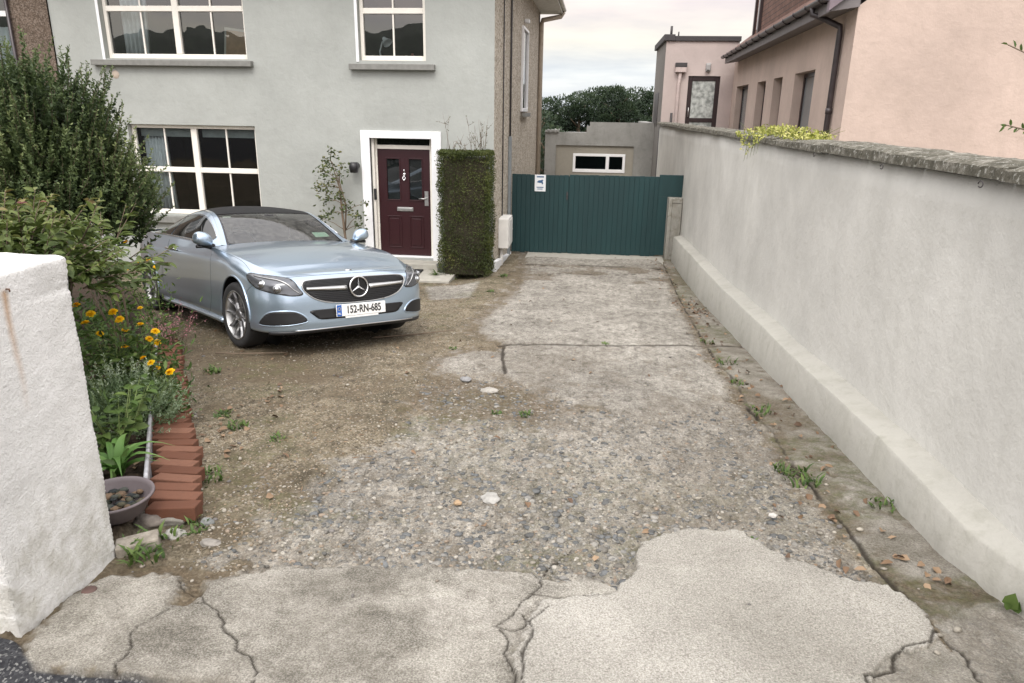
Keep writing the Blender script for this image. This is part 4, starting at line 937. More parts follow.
for sd in (1, -1):
    for (a_, b_) in ((.55, 4.55), (4.63, 6.35)):
        mb = MB(); v_, f_ = side_window(a_, b_, sd); mb.add(v_, f_, 0, True); mb.build('side_window', M['dark_glass'], CAR, local=True)
    mb = MB(); mb.tube([spt(t, .93, sd, .008) for t in np.linspace(.5, 6.4, 30)], .006, 6); mb.tube([spt(t, .11, sd, .008) for t in np.linspace(.6, 6.6, 30)], .004, 6); mb.build('window_trim', M['chrome'], CAR, local=True)
# patches lying on the body, outline in (s,v)
def smooth_poly(P, n=5, closed=True):
    out = []; k = len(P)
    for i in range(k if closed else k-1):
        g_ = lambda j: np.array(P[j % k] if closed else P[min(max(j, 0), k-1)], float)
        for q in range(n): out.append(catmull(g_(i-1), g_(i), g_(i+1), g_(i+2), q/n))
    if not closed: out.append(np.array(P[-1], float))
    return out
def patch(name, P, off, mat, parent, smooth=4, th=.006, step=.16):
    poly = smooth_poly(P, smooth) if smooth else [np.array(p, float) for p in P]; pl = [(float(p[0]), float(p[1])) for p in poly]
    xs_ = [p[0] for p in pl]; ys_ = [p[1] for p in pl]; pts = [Vector(p) for p in pl]; n = len(pts)
    X, Y = np.meshgrid(np.arange(min(xs_)+step*.5, max(xs_), step), np.arange(min(ys_)+step*.5, max(ys_), step)); X, Y = X.ravel(), Y.ravel()
    k = sdf(X, Y, pl) > step*.25
    pts += [Vector((float(a), float(b))) for a, b in zip(X[k], Y[k])]
    r_ = geometry.delaunay_2d_cdt(pts, [(i, (i+1) % n) for i in range(n)], [], 0, 1e-6)
    fs = []
    for f in r_[2]:
        cx_ = sum(r_[0][i][0] for i in f)/len(f); cy_ = sum(r_[0][i][1] for i in f)/len(f)
        if inside(np.array([cx_]), np.array([cy_]), pl)[0]: fs.append(tuple(f))
    mb = MB(); mb.add([on_car(p[0], min(max(p[1], 0), 8), off) for p in r_[0]], fs, 0, True)
    o = mb.build(name, mat, parent, local=True); solid(o, th, -1 if False else 0); return o
def rim(mb, P, off, r, n=4, closed=True): mb.tube([on_car(p[0], min(max(p[1], 0), 8), off) for p in smooth_poly(P, n, closed)], r, 6, closed=closed)
half = [(1.1, 6.36), (1.86, 6.28), (2.16, 6.08), (2.25, 5.6), (2.12, 4.95), (1.76, 4.32), (1.2, 3.93), (.5, 3.74)]
GR = [(0, 6.4)]+half+[(0, 3.72)]+[(-a, b) for a, b in half[::-1]]
gr_ = patch('grille', GR, .004, M['mesh_black'], CAR)
mb = MB(); rim(mb, GR, .004, .006, 4); mb.build('grille_rim', M['satin'], gr_, local=True)
for sg in (1, -1):
    mb = MB(); P_ = []
    vs = []; fs = []; k_ = 14
    for i in range(k_+1):
        s_ = sg*(.42+(2.08-.42)*i/k_); vc = 5.12+.14*i/k_; hw = .24-.08*i/k_
        a_ = on_car(s_, vc-hw, .012); b_ = on_car(s_, vc-hw*.2, .024); c_ = on_car(s_, vc+hw, .014); vs += [a_, b_, c_]
    fs = [(i*3+j, i*3+3+j, i*3+4+j, i*3+1+j) for i in range(k_) for j in range(2)]; mb.add(vs, fs, 0, True)
    solid(mb.build('louvre', M['satin'], gr_, local=True), .004)
sl = MB()
for vv in np.arange(3.9, 6.3, .16):
    smax = np.interp(vv, [3.72, 3.93, 4.32, 4.95, 5.6, 6.08, 6.4], [.3, 1.1, 1.68, 2.05, 2.18, 2.05, 0.9])
    sl.tube([on_car(s_, vv, .008) for s_ in np.linspace(-smax, smax, 16)], .0035, 4)
sl.build('slat', M['gloss_black'], gr_, local=True)
# badge: ring and three pointed star
bc = on_car(.001, 5.10, .03); bn = Vector((1, 0, .10)).normalized(); b1 = Vector((0, 1, 0)); b2 = bn.cross(b1)
if b2.z < 0: b2 = -b2
mb = MB(); mb.tube([bc+(b1*math.cos(a)+b2*math.sin(a))*.094 for a in np.linspace(0, 2*math.pi, 37)[:-1]], .0085, 8, closed=True)
for k in range(3):
    a = math.pi/2+k*2*math.pi/3; d_ = b1*math.cos(a)+b2*math.sin(a); e_ = b1*-math.sin(a)+b2*math.cos(a)
    v = [bc+bn*.012, bc+e_*.012-d_*.007, bc+d_*.093, bc-e_*.012-d_*.007, bc-bn*.004]
    mb.add(v, [(0, 1, 2), (0, 2, 3), (4, 2, 1), (4, 3, 2)])
bd = mb.build('badge', M['chrome'], gr_, local=True)
mb = MB(); mb.add([bc-bn*.012+(b1*math.cos(a)+b2*math.sin(a))*.092 for a in np.linspace(0, 2*math.pi, 33)[:-1]], [tuple(range(32))]); mb.build('badge_plate', M['gloss_black'], CAR, local=True)
# air intakes, lower grille
AI = [(4.38, 2.15), (4.12, 2.8), (3.68, 3.2), (2.78, 3.28), (2.34, 3.02), (2.08, 2.5), (2.26, 2.26), (3.12, 2.08)]
lh = [(1.2, 3.32), (1.96, 3.24), (1.78, 2.78), (1.5, 2.46), (.8, 2.42)]
LG = [(0, 3.36)]+lh+[(0, 2.36)]+[(-a, b) for a, b in lh[::-1]]
patch('lower_grille', LG, .004, M['mesh_black'], CAR, smooth=3)
for sg in (1, -1):
    a_ = patch('air_intake', [(sg*p[0], p[1]) for p in AI], .004, M['mesh_black'], CAR)
    mb = MB(); rim(mb, [(sg*p[0], p[1]) for p in AI], .002, .007); mb.build('intake_rim', M['paint'], a_, local=True)
# splitter lip and chrome strip
mb = MB(); mb.tube([on_car(s_, 1.35, .008) for s_ in np.concatenate([np.linspace(-2.6, 2.6, 30)])], .006, 6); mb.build('splitter_trim', M['satin'], CAR, local=True)
mb = MB(); 
vs = []; fs = []; k_ = 40
for i in range(k_+1):
    s_ = -3.9+7.8*i/k_; vs += [on_car(s_, 1.2, .002), on_car(s_, .95, .02), on_car(s_, .35, .01)]
fs = [(i*3+j, i*3+3+j, i*3+4+j, i*3+1+j) for i in range(k_) for j in range(2)]; mb.add(vs, fs, 0, True); solid(mb.build('splitter', M['black'], CAR, local=True), .006)
# headlights
HL = [(5.37, 6.15), (5.1, 6.75), (3.97, 7.22), (3.0, 6.85), (2.72, 6.25), (2.52, 5.4), (2.36, 4.75), (2.8, 4.62), (3.4, 4.82), (4.13, 5.08), (4.8, 5.25), (5.27, 5.65)]
HL = [(a-.13, b) for a, b in HL]
for sg in (1, -1):
    P_ = [(sg*a, b) for a, b in HL]
    h_ = patch('headlight', P_, .004, M['lampdark'], CAR)
    mb = MB(); rim(mb, P_, .003, .004); mb.build('lamp_seal', M['gloss_black'], h_, local=True)
    mb = MB(); mb.tube([on_car(sg*a, b, .012) for a, b in smooth_poly([(4.87, 6.35), (4.17, 6.62), (3.47, 6.45), (2.92, 5.9), (2.62, 5.3), (2.37, 4.85)], 4, False)], [.004]*5+[.006]*10+[.0035]*6, 6); mb.build('running_light', M['satin'], h_, local=True)
    for (a, b, r_) in ((4.25, 5.75, .030), (3.35, 5.35, .030)):
        c_ = on_car(sg*a, b, -.012); n_ = (on_car(sg*a, b, .1)-on_car(sg*a, b, 0)).normalized(); q1_ = n_.orthogonal().normalized(); q2_ = n_.cross(q1_)
        vs = []; nn = 16; rr_ = [(1.25, .016), (1.25, .022), (1.0, .018), (.9, .030), (.6, .042), (.25, .047)]
        for (k1, h1) in rr_: vs += [c_+n_*h1+(q1_*math.cos(x)+q2_*math.sin(x))*r_*k1 for x in np.linspace(0, 2*math.pi, nn+1)[:-1]]
        fs = [(i*nn+q, i*nn+(q+1) % nn, (i+1)*nn+(q+1) % nn, (i+1)*nn+q) for i in range(len(rr_)-1) for q in range(nn)]+[tuple((len(rr_)-1)*nn+q for q in range(nn))]
        mb = MB(); mb.add(vs, fs, 0, True); mb.build('lens', M['lampglass'], h_, local=True)
# seams
mb = MB()
def seam(P, off=.0005, r=.0017, closed=False): rim(mb, P, off, r, 4, closed)
for sg in (1, -1):
    seam([(sg*.0+sg*.01, 7.35), (sg*1.2, 7.3), (sg*2.2, 7.15), (sg*2.85, 6.95)])
    seam([(sg*5.2, 6.9), (sg*5.6, 7.45), (sg*6.3, 7.75), (sg*7.2, 7.85), (sg*8.2, 7.9)])
    seam([(sg*7.78, 7.7), (sg*7.72, 6.5), (sg*7.68, 4.5), (sg*7.75, 2.6), (sg*7.95, 1.7), (sg*8.4, 1.55), (sg*9.9, 1.55), (sg*10.15, 2.4), (sg*10.25, 4), (sg*10.05, 6), (sg*10.0, 7.7)])
    seam([(sg*4.9, 5.3), (sg*5.15, 4.7), (sg*5.2, 4.3)])
mb.build('panel_gap', simple('panel gap', (.05, .06, .07), .6), body, local=True)
for sg in (1, -1):
    mb = MB(); c_ = [on_car(sg*s_, 6.35, o_) for s_, o_ in ((9.50, .0), (9.52, .034), (9.62, .042), (9.80, .042), (9.92, .034), (9.94, .0))]
    mb.tube(c_, [.010, .013, .014, .014, .013, .010], 8); mb.build('door_handle', M['satin'], CAR, local=True)
# sill trim
for sg in (1, -1):
    mb = MB(); mb.tube([on_car(sg*s_, 1.25, .012) for s_ in np.linspace(7.0, 10.3, 20)], .028, 8); mb.build('sill', M['paint'], CAR, local=True)
# mirrors
for sd in (1, -1):
    mr = MB(); n, m = 14, 18; vs = []
    for i in range(n+1):
        ph = math.pi*i/n
        for j in range(m):
            th = 2*math.pi*j/m; x_ = math.cos(ph); y_ = math.sin(ph)*math.cos(th); z_ = math.sin(ph)*math.sin(th)
            x_ = max(x_, -.35); pw = lambda q: math.copysign(abs(q)**.78, q); y_, z_ = pw(y_), pw(z_)
            vs.append(Vector((.66+.075*x_, sd*(.90+.098*y_*(1-.14*z_)), .998+.082*z_*(1 if z_ > 0 else .72)+.016*y_)))
    fs = [(i*m+j, i*m+(j+1) % m, (i+1)*m+(j+1) % m, (i+1)*m+j) for i in range(n) for j in range(m)]
    mr.add(vs, fs, 0, True); mo = mr.build('wing_mirror', M['paint'], CAR, local=True)
    mb = MB(); mb.tube([(.64, sd*.79, .92), (.65, sd*.84, .935), (.655, sd*.885, .95)], [.035, .032, .035], 10); mb.tube([(.62, sd*.83, .928), (.665, sd*.965, .930)], .016, 8); mb.build('mirror_stalk', M['black'], mo, local=True)
    mb = MB(); v = []
    for j in range(20): th = j*math.pi/10; v.append((.632, sd*(.90+.082*math.cos(th)), .998+.064*math.sin(th)))
    mb.add(v, [tuple(range(20))]); mb.build('mirror_glass', M['dark_glass'], mo, local=True)
# wheel wells and underbody
mb = MB()
for cxw in (AXF, AXR):
    for sd in (1, -1):
        vs = []; n = 24
        for (y_, r_) in ((.885, ARCH-.004), (.55, ARCH-.004)):
            vs += [(cxw+r_*math.cos(a), sd*y_, .335+r_*math.sin(a)) for a in np.linspace(-.35, math.pi+.35, n)]
        mb.add(vs, [(i, i+1, n+i+1, n+i) for i in range(n-1)], 0, True)
        mb.add([(cxw+.36*math.cos(a), sd*.55, .335+.36*math.sin(a)) for a in np.linspace(0, 2*math.pi, 25)[:-1]], [tuple(range(24))])
mb.box(-2.1, 2.0, -.60, .60, .19, .30); mb.build('underbody', M['mesh_black'], CAR, local=True)
for cxw in (AXF, AXR):
    for sd in (1, -1):
        mb = MB(); P = []
        for a in np.linspace(-.1, math.pi+.1, 30):
            x_, z_ = cxw+ARCH*math.cos(a), .335+ARCH*math.sin(a)
            ss = np.interp(-x_, -np.array([car_pt(s, 3.)[0] for s in np.linspace(2, 13, 120)]), np.linspace(2, 13, 120))
            col_ = np.array([car_pt(ss, v) for v in np.linspace(1, 8, 40)]); y_ = np.interp(z_, col_[:, 2], col_[:, 1]); P.append((x_, sd*(y_+.001), z_))
        mb.tube(P, .010, 6); mb.build('arch_lip', M['paint'], CAR, local=True)
# wheels
ALLOY = simple('alloy spokes', (.24, .24, .245), .34, .8, var=.05)
def wheel_parts(sd):
    """wheel at the origin, axis y, outer face towards sd"""
    ty = MB(); pr = [(.232, -.10), (.275, -.112), (.302, -.105), (.314, -.085), (.316, 0), (.314, .085), (.302, .105), (.275, .112), (.232, .10), (.230, -.0)]
    ty.lathe(pr+[pr[0]], 56, 'y')
    rm = MB(); rm.lathe([(.236, sd*.104), (.228, sd*.108), (.222, sd*.098), (.218, sd*.02), (.215, -sd*.10)], 56, 'y')
    bk = MB(); bk.lathe([(.0, -sd*.01), (.14, -sd*.01), (.14, -sd*.02), (.216, -sd*.03)], 40, 'y')
    ds_ = MB(); ds_.lathe([(.05, sd*.01), (.145, sd*.012), (.145, sd*.0)], 40, 'y')
    sp = MB()
    for k in range(5):
        for q in (-1, 1):
            a0 = 2*math.pi*k/5+q*.10; a1 = 2*math.pi*k/5+q*.33; w0, w1 = .017, .014
            d0 = Vector((math.cos(a0), 0, math.sin(a0))); d1 = Vector((math.cos(a1), 0, math.sin(a1))); mid = (d0*.11+d1*.12)
            pts = [d0*.045, d0*.06+d1*.06, d1*.165, d1*.228]; vs = []
            for i_, p in enumerate(pts):
                dd = (pts[min(i_+1, 3)]-pts[max(i_-1, 0)]).normalized(); e_ = Vector((-dd.z, 0, dd.x)); w = [.019, .014, .012, .015][i_]; dep = [.075, .078, .085, .100][i_]
                vs += [p+e_*w+Vector((0, sd*(dep-.018), 0)), p+e_*w*.45+Vector((0, sd*dep, 0)), p-e_*w*.45+Vector((0, sd*dep, 0)), p-e_*w+Vector((0, sd*(dep-.018), 0)), p-e_*w*.8+Vector((0, sd*(dep-.05), 0)), p+e_*w*.8+Vector((0, sd*(dep-.05), 0))]
            fs = [(i_*6+j, i_*6+(j+1) % 6, (i_+1)*6+(j+1) % 6, (i_+1)*6+j) for i_ in range(3) for j in range(6)]
            sp.add(vs, fs)
    sp.lathe([(.062, sd*.03), (.062, sd*.072), (.052, sd*.082), (.034, sd*.084), (.032, sd*.078), (0, sd*.080)], 24, 'y')
    return ty, rm, bk, ds_, sp
for cxw, st_ in ((AXF, R(3)), (AXR, 0)):
    for sd in (1, -1):
        w = bpy.data.objects.new('wheel', None); col.objects.link(w); w.parent = CAR; w.location = (cxw, sd*.785, .322); w.rotation_euler = (0, R(20), st_)
        ty, rm, bk, ds_, sp = wheel_parts(sd)
        ty.build('tyre', M['rubber'], w, local=True); rm.build('rim', M['satin'], w, local=True); bk.build('wheel_back', M['mesh_black'], w, local=True); ds_.build('brake_disc', M['satin'], w, local=True); sp.build('spoke', ALLOY, w, bevel=.003, seg=1, local=True)
# number plate
def text_mesh(name, s, size, mat, parent, M4, depth=.0015, sx=1., align='CENTER', bold=0.):
    cu = bpy.data.curves.new(name, 'FONT'); cu.body = s; cu.size = size; cu.extrude = depth; cu.align_x = align; cu.align_y = 'CENTER'; cu.offset = bold
    o = bpy.data.objects.new(name, cu); col.objects.link(o); bpy.context.view_layer.update()
    me = bpy.data.meshes.new_from_object(o.evaluated_get(bpy.context.evaluated_depsgraph_get())); bpy.data.objects.remove(o)
    me.transform(Matrix.Diagonal((sx, 1, 1, 1))); me.transform(M4); me.materials.clear(); me.materials.append(mat)
    q = bpy.data.objects.new(name, me); col.objects.link(q); q.parent = parent; return q
PL = bpy.data.objects.new('number_plate', None); col.objects.link(PL); PL.parent = CAR; PL.location = (2.262, 0, .412); PL.rotation_euler = (0, R(-4), 0)
mb = MB(); mb.box(-.012, 0, -.26, .26, -.055, .055); mb.build('plate', M['plate_white'], PL, bevel=.003, local=True)
mb = MB(); mb.box(-.014, -.004, -.17, .18, -.075, -.056); mb.build('plate_strip', M['plate_white'], PL, local=True)
mb = MB(); mb.box(.0005, .0015, -.257, -.208, -.052, .052); mb.build('plate_band', M['plate_blue'], PL, local=True)
TM = Matrix(((0, 0, 1, .002), (1, 0, 0, .025), (0, 1, 0, 0), (0, 0, 0, 1)))
text_mesh('lettering', '152-RN-685', .100, M['plate_text'], PL, TM, sx=.74, bold=.0018)
text_mesh('country_letters', 'IRL', .028, M['plate_white'], PL, Matrix(((0, 0, 1, .003), (1, 0, 0, -.2325), (0, 1, 0, -.03), (0, 0, 0, 1))), sx=.8)
mb = MB()
for k in range(12): a = k*math.pi/6; mb.box(.0018, .0025, -.2325+.014*math.cos(a)-.002, -.2325+.014*math.cos(a)+.002, .015+.014*math.sin(a)-.002, .015+.014*math.sin(a)+.002)
mb.build('plate_stars', simple('yellow stars', (.8, .6, .05), .5), PL, local=True)
# tax discs, interior
IN = bpy.data.objects.new('interior', None); col.objects.link(IN); IN.parent = CAR
mb = MB(); mb.box(-1.6, 1.2, -.62, .62, .25, .32); mb.box(.45, 1.15, -.68, .68, .32, .86); mb.build('dashboard', M['black'], IN, bevel=.03, local=True)
for sd in (1, -1):
    mb = MB(); mb.obox((-.35, sd*.36, .55), (.5, .5, .22)); mb.obox((-.62, sd*.36, .82), (.16, .48, .58), Matrix.Rotation(-.25, 3, 'Y')); mb.obox((-.70, sd*.36, 1.14), (.09, .26, .15), Matrix.Rotation(-.2, 3, 'Y')); mb.build('seat', M['seat'], IN, bevel=.05, seg=3, local=True)
mb = MB(); mb.obox((-1.35, 0, .75), (.3, 1.1, .45)); mb.build('rear_seat', M['seat'], IN, bevel=.05, local=True)
mb = MB(); mb.tube([Vector((.28, -.36, .88))+Vector((-.35*math.sin(a)*.19, math.cos(a)*.18, math.sin(a)*.18)) for a in np.linspace(0, 2*math.pi, 25)[:-1]], .014, 8, closed=True); mb.build('steering_wheel', M['black'], IN, local=True)
def on_ws(t, a, off=-.006): return gpt(t, a)+Vector((0, 0, off))
mb = MB(); vs = [on_ws(.42, .52), on_ws(.42, .80), on_ws(.70, .80), on_ws(.70, .52)]; mb.add(vs, [(0, 1, 2, 3)]); solid(mb.build('tax_disc', M['disc'], ws, local=True), .001)
mb = MB(); mb.obox(gpt(1.98, 0)+Vector((-.10, 0, -.05)), (.03, .22, .06)); mb.obox(gpt(2.1, 0)+Vector((-.01, 0, -.012)), (.09, .10, .03)); mb.build('rear_view_mirror', M['black'], IN, bevel=.01, local=True)
mb = MB(); vs = [on_ws(1.95, -.84), on_ws(1.95, -.70), on_ws(2.07, -.70), on_ws(2.07, -.84)]; mb.add(vs, [(0, 1, 2, 3)]); solid(mb.build('sticker', M['plate_white'], ws, local=True), .001)
mb = MB(); mb.tube([on_car(-.001, 7.7, .0)+Vector((-.05, q, .012)) for q in (-.03, .03)], .008, 8); mb.build('bonnet_badge', M['chrome'], CAR, local=True)
# tail
for sg in (1, -1):
    patch('tail_light', [(sg*12.7, 7.2), (sg*13.6, 7.3), (sg*14.1, 7.0), (sg*14.1, 6.0), (sg*13.4, 5.9), (sg*12.8, 6.4)], .004, simple('red lens', (.25, .01, .01), .2), CAR, smooth=2)
# ================================================================== BOUNDARY WALL
WX = 1.81
BW = empty('boundary_wall', (WX, 9., -.9), label='long grey rendered boundary wall with stone coping and sloping plinth along the drive', cat='wall')
def wob_grid(name, fn, nu, nv, mat, parent, smooth=True):
    vs = []; 
    for i in range(nu+1):
        for j in range(nv+1): vs.append(fn(i/nu, j/nv))
    q = [(i*(nv+1)+j, (i+1)*(nv+1)+j, (i+1)*(nv+1)+j+1, i*(nv+1)+j+1) for i in range(nu) for j in range(nv)]
    mb = MB(); mb.add(vs, q, 0, smooth); return mb.build(name, mat, parent)
ctop = lambda y: np.interp(y, [0, 3.2, 7.4, 21.4], [1.345, 1.333, 1.309, 1.266])
mb = MB(); ny_ = 160; vs = []; fs = []; Ys = np.linspace(-1.2, 22.3, ny_+1)
prof = lambda y, k: (WX+.012*(mnoise.noise(Vector((0, y*1.3, k*.8)))), y, 0)
for y_ in Ys:
    zt_ = float(ctop(y_)); zb_ = gh(1.9, y_)-.25
    for k in range(13):
        z_ = zb_+(zt_-zb_)*k/12; x_ = WX+.014*mnoise.noise(Vector((0, y_*1.1, z_*1.4))); vs.append((x_, y_, z_))
    vs += [(WX+.24, y_, zt_), (WX+.24, y_, zb_)]
w_ = 15; fs = [(i*w_+j, i*w_+(j+1) % w_, (i+1)*w_+(j+1) % w_, (i+1)*w_+j) for i in range(ny_) for j in range(w_)]+[tuple(range(w_)), tuple(ny_*w_+j for j in range(w_))[::-1]]
mb.add(vs, fs, 0, False); bw_ = mb.build('wall', M['bwall'], BW)
for i, p in enumerate(bw_.data.polygons): p.use_smooth = abs(p.normal.x) > .9
# plinth
PZ = lambda y: float(np.interp(y, [2.2, 2.8, 3.4, 3.9, 4.6, 5.95, 6.96, 9.36, 14.86], [-.09, -.095, -.105, -.125, -.18, -.285, -.345, -.52, -.80]))
PX = lambda y: float(np.interp(y, [2.2, 2.6, 2.75, 3.0, 15], [1.80, 1.76, 1.715, 1.66, 1.655]))
mb = MB(); vs = []; Ys = np.concatenate([np.linspace(2.3, 4.4, 50), np.linspace(4.5, 14.9, 130)])
for y_ in Ys:
    g0 = gh(1.65, y_); n_ = .005*mnoise.noise(Vector((3, y_*1.2, 0)))+.003*mnoise.noise(Vector((3, y_*9, 0))); zt_ = PZ(y_)+.006*mnoise.noise(Vector((5, y_*1.7, 0))); x_ = PX(y_)+n_
    vs += [(x_-.016, y_, g0-.2), (x_-.014, y_, g0+.01), (x_+.002, y_, zt_-.014), (x_+.012, y_, zt_), (WX-.012, y_, zt_+.036), (WX+.03, y_, zt_+.055), (WX+.03, y_, g0-.2)]
w_ = 7; n_ = len(Ys); fs = [(i*w_+j, i*w_+(j+1) % w_, (i+1)*w_+(j+1) % w_, (i+1)*w_+j) for i in range(n_-1) for j in range(w_)]+[tuple(range(w_)), tuple((n_-1)*w_+j for j in range(w_))[::-1]]
mb.add(vs, fs, 0, True); o = mb.build('plinth', M['plinth'], BW)
m_ = o.modifiers.new('e', 'EDGE_SPLIT'); m_.split_angle = R(38)
# coping slabs
yk = [-1.0]; 
while yk[-1] < 22.3: yk.append(yk[-1]+random.uniform(.84, .96))
for y0_, y1_ in zip(yk[:-1], yk[1:]):
    y1_ = min(y1_, 22.38)
    if y1_-y0_ < .2: continue
    c = MB((1.96, (y0_+y1_)/2, float(ctop(y0_)))); nx_, nyy = 8, 18 if y0_ < 9 else 6; vs = []; th = .064; dz = random.uniform(-.002, .010); sk = random.uniform(-.012, .010); tl = random.uniform(-.012, .012)
    def cpt(u, v, top_):
        x_ = 1.745+sk+(2.175-1.745)*u; y_ = y0_+.006+(y1_-y0_-.012)*v; zb_ = float(ctop(y_))+.003+dz
        edge = min(u, 1-u)*.4; ez = min(v, 1-v)*(y1_-y0_)
        r_ = .012*max(0, 1-min(edge, ez)/.02)
        nn_ = mnoise.noise(Vector((x_*9, y_*9, top_*3)))*.006+mnoise.noise(Vector((x_*30, y_*30, 4)))*.004
        if top_: return (x_+(nn_ if u < .01 else 0)+(.007 if u < .01 else -.004 if u > .99 else 0), y_, zb_+th-r_+nn_*1.1+.012*math.sin(math.pi*u)+tl*v)
        return (x_+(mnoise.noise(Vector((7, y_*22, 0)))*.008 if u < .01 else 0), y_, zb_)
    A0 = [cpt(i/nx_, j/nyy, 1) for i in range(nx_+1) for j in range(nyy+1)]; B0 = [cpt(i/nx_, j/nyy, 0) for i in range(nx_+1) for j in range(nyy+1)]
    k = nyy+1; nA = len(A0); fs = [(i*k+j, (i+1)*k+j, (i+1)*k+j+1, i*k+j+1) for i in range(nx_) for j in range(nyy)]
    fs += [(nA+i*k+j+1, nA+(i+1)*k+j+1, nA+(i+1)*k+j, nA+i*k+j) for i in range(nx_) for j in range(nyy)]
    fs += [(j, j+1, nA+j+1, nA+j) for j in range(nyy)]+[(nx_*k+j+1, nx_*k+j, nA+nx_*k+j, nA+nx_*k+j+1) for j in range(nyy)]
    fs += [((i+1)*k, i*k, nA+i*k, nA+(i+1)*k) for i in range(nx_)]+[(i*k+nyy, (i+1)*k+nyy, nA+(i+1)*k+nyy, nA+i*k+nyy) for i in range(nx_)]
    c.add(A0+B0, fs, 0, False); c.build('coping_stone', M['coping'], BW)
# wire hooks below the coping
for y_ in (4.75, 6.2, 3.55):
    mb = MB(); c_ = Vector((1.742, y_, float(ctop(y_))-.012)); mb.tube([c_+Vector((0, .022*math.cos(a), .014*math.sin(a)-.006)) for a in np.linspace(0, 5.4, 16)], .0028, 6); mb.build('wire_loop', M['cable'], BW)
# ------------------------------------------------------------------ GATE
GY_ = 15.3; G = empty('driveway_gate', (-.1, GY_, -1.3), label='dark teal vertical boarded double gate across the end of the drive', cat='gate')
def leaf(x0, x1, z0, z1, n, name='gate_leaf'):
    mb = MB(((x0+x1)/2, GY_, (z0+z1)/2)); w = (x1-x0)/n
    for i in range(n):
        a = x0+i*w; d = random.uniform(-.003, .003)
        mb.box(a+.0015, a+w-.0015, GY_-.012+d, GY_+.012+d, z0+random.uniform(-.010, .010), z1+random.uniform(-.004, .004))
    mb.box(x0+.01, x1+.03, GY_+.016, GY_+.022, z0+.02, z1-.02)
    o = mb.build(name, M['gate'], G, bevel=.002, seg=1)
    mb = MB(((x0+x1)/2, GY_, (z0+z1)/2)); mb.box(x0+.02, x1-.02, GY_+.023, GY_+.07, z0+.25, z0+.37); mb.box(x0+.02, x1-.02, GY_+.023, GY_+.07, z1-.37, z1-.25); mb.build('rail', M['gate'], o); return o
l1 = leaf(-1.712, -.528, -1.295, .335, 12); l2 = leaf(-.512, 1.335, -1.295, .352, 18)
mb = MB(); mb.box(1.32, WX-.01, GY_-.032, GY_-.014, -.045, .395); mb.box(1.32, 1.515, GY_-.032, GY_-.014, -1.26, -.045); mb.build('fixed_panel', M['gate'], G, bevel=.004)
mb = MB(); mb.box(-.565, -.535, GY_-.045, GY_-.014, -.16, .0); mb.tube([(-.55, GY_-.03, -.05), (-.55, GY_-.07, -.08), (-.55, GY_-.03, -.12)], .008, 6); mb.build('latch', M['cable'], l1, bevel=.003)
mb = MB(); mb.box(-1.235, -1.005, GY_-.030, GY_-.022, -.005, .335); sg_ = mb.build('sign', M['sign_white'], l1, bevel=.003)
mb = MB((-1.12, GY_, 0)); yq = GY_-.032
# dark bird shape between two lines of small print
P = [(-.075, .0), (-.035, .040), (.01, .044), (.045, .057), (.066, .04), (.048, .026), (.062, -.026), (.04, -.044), (.026, -.01), (-.01, -.013), (-.044, -.005)]
mb.add([(-1.12+a, yq, .18+b) for a, b in P], [tuple(range(len(P)))]); mb.box(-1.195, -1.045, yq, yq+.002, .280, .306, 0); mb.box(-1.195, -1.05, yq, yq+.002, .070, .088); mb.box(-1.175, -1.07, yq, yq+.002, .035, .052)
mb.build('sign_print', M['sign_blue'], sg_)
mb = MB(); mb.box(1.525, 1.60, GY_-.22, GY_-.035, -1.5, -.05); mb.box(1.60, WX-.01, GY_-.205, GY_-.035, -1.5, -.15); mb.box(1.60, WX-.01, GY_-.22, GY_-.035, -.15, -.05)
o = mb.build('masonry_pier', render_wall('worn pier render', (.36, .35, .31), (.14, .12, .09), vert=.8, bscale=30, bst=.8, patch=.8), bevel=.01); tag(o, 'short worn masonry pier at the right end of the teal gate against the boundary wall', 'pier')
mb = MB((0, 14.9, -1.3)); mb.box(-1.36, 1.50, 14.35, 15.36, -1.6, -1.300); o = mb.build('gate_threshold', M['stepstone'], bevel=.015); tag(o, kind='structure')
# ------------------------------------------------------------------ WHITE GARDEN WALL END
mb = MB(); nx_, ny2, nz_ = 60, 36, 90
x1_, y0_, y1_, z0_, z1_ = -1.95, 1.91, 2.45, -.45, 1.06
def wv(p, k=1.): 
    v = Vector(p); return (mnoise.noise(v*9)*.006+mnoise.noise(v*30)*.003+mnoise.noise(v*3)*.008)*k
fs = []; vs = []
def face_grid(f, nu, nv, flip=False):
    b = len(vs)
    for i in range(nu+1):
        for j in range(nv+1): vs.append(f(i/nu, j/nv))
    for i in range(nu):
        for j in range(nv):
            q = (b+i*(nv+1)+j, b+(i+1)*(nv+1)+j, b+(i+1)*(nv+1)+j+1, b+i*(nv+1)+j+1); fs.append(q[::-1] if flip else q)
XL = -5.2
def P3(x, y, z):
    # rounded worn arrises, chipped band near the top back corner, slightly battered
    e = wv((x, y, z), .55); x2 = x+e*(1 if x > -2.2 else 0); y2 = y+(e if abs(y-y1_) < .02 else -e if abs(y-y0_) < .02 else 0); z2 = z+(e if z > 1. else 0)
    ch = .022*math.exp(-((z-.955)/.022)**2)*max(0, (y-2.2)/.25)*(.6+.4*math.sin(z*90)) if x > -2.0 else 0
    dz = .0
    if z > 1.03: k = 1-min(1, min(abs(x-x1_), 9)/.03)*1; z2 -= .010*max(0, k)
    return (x2-ch+(.012*(y-2.18)*0), y2, z2+dz)
zb = lambda y: z0_
face_grid(lambda u, v: P3(x1_, y0_+(y1_-y0_)*u, z0_+(z1_-z0_)*v), 54, 150, False)
face_grid(lambda u, v: P3(XL+(x1_-XL)*u, y0_, z0_+(z1_-z0_)*v), 90, 60, False)
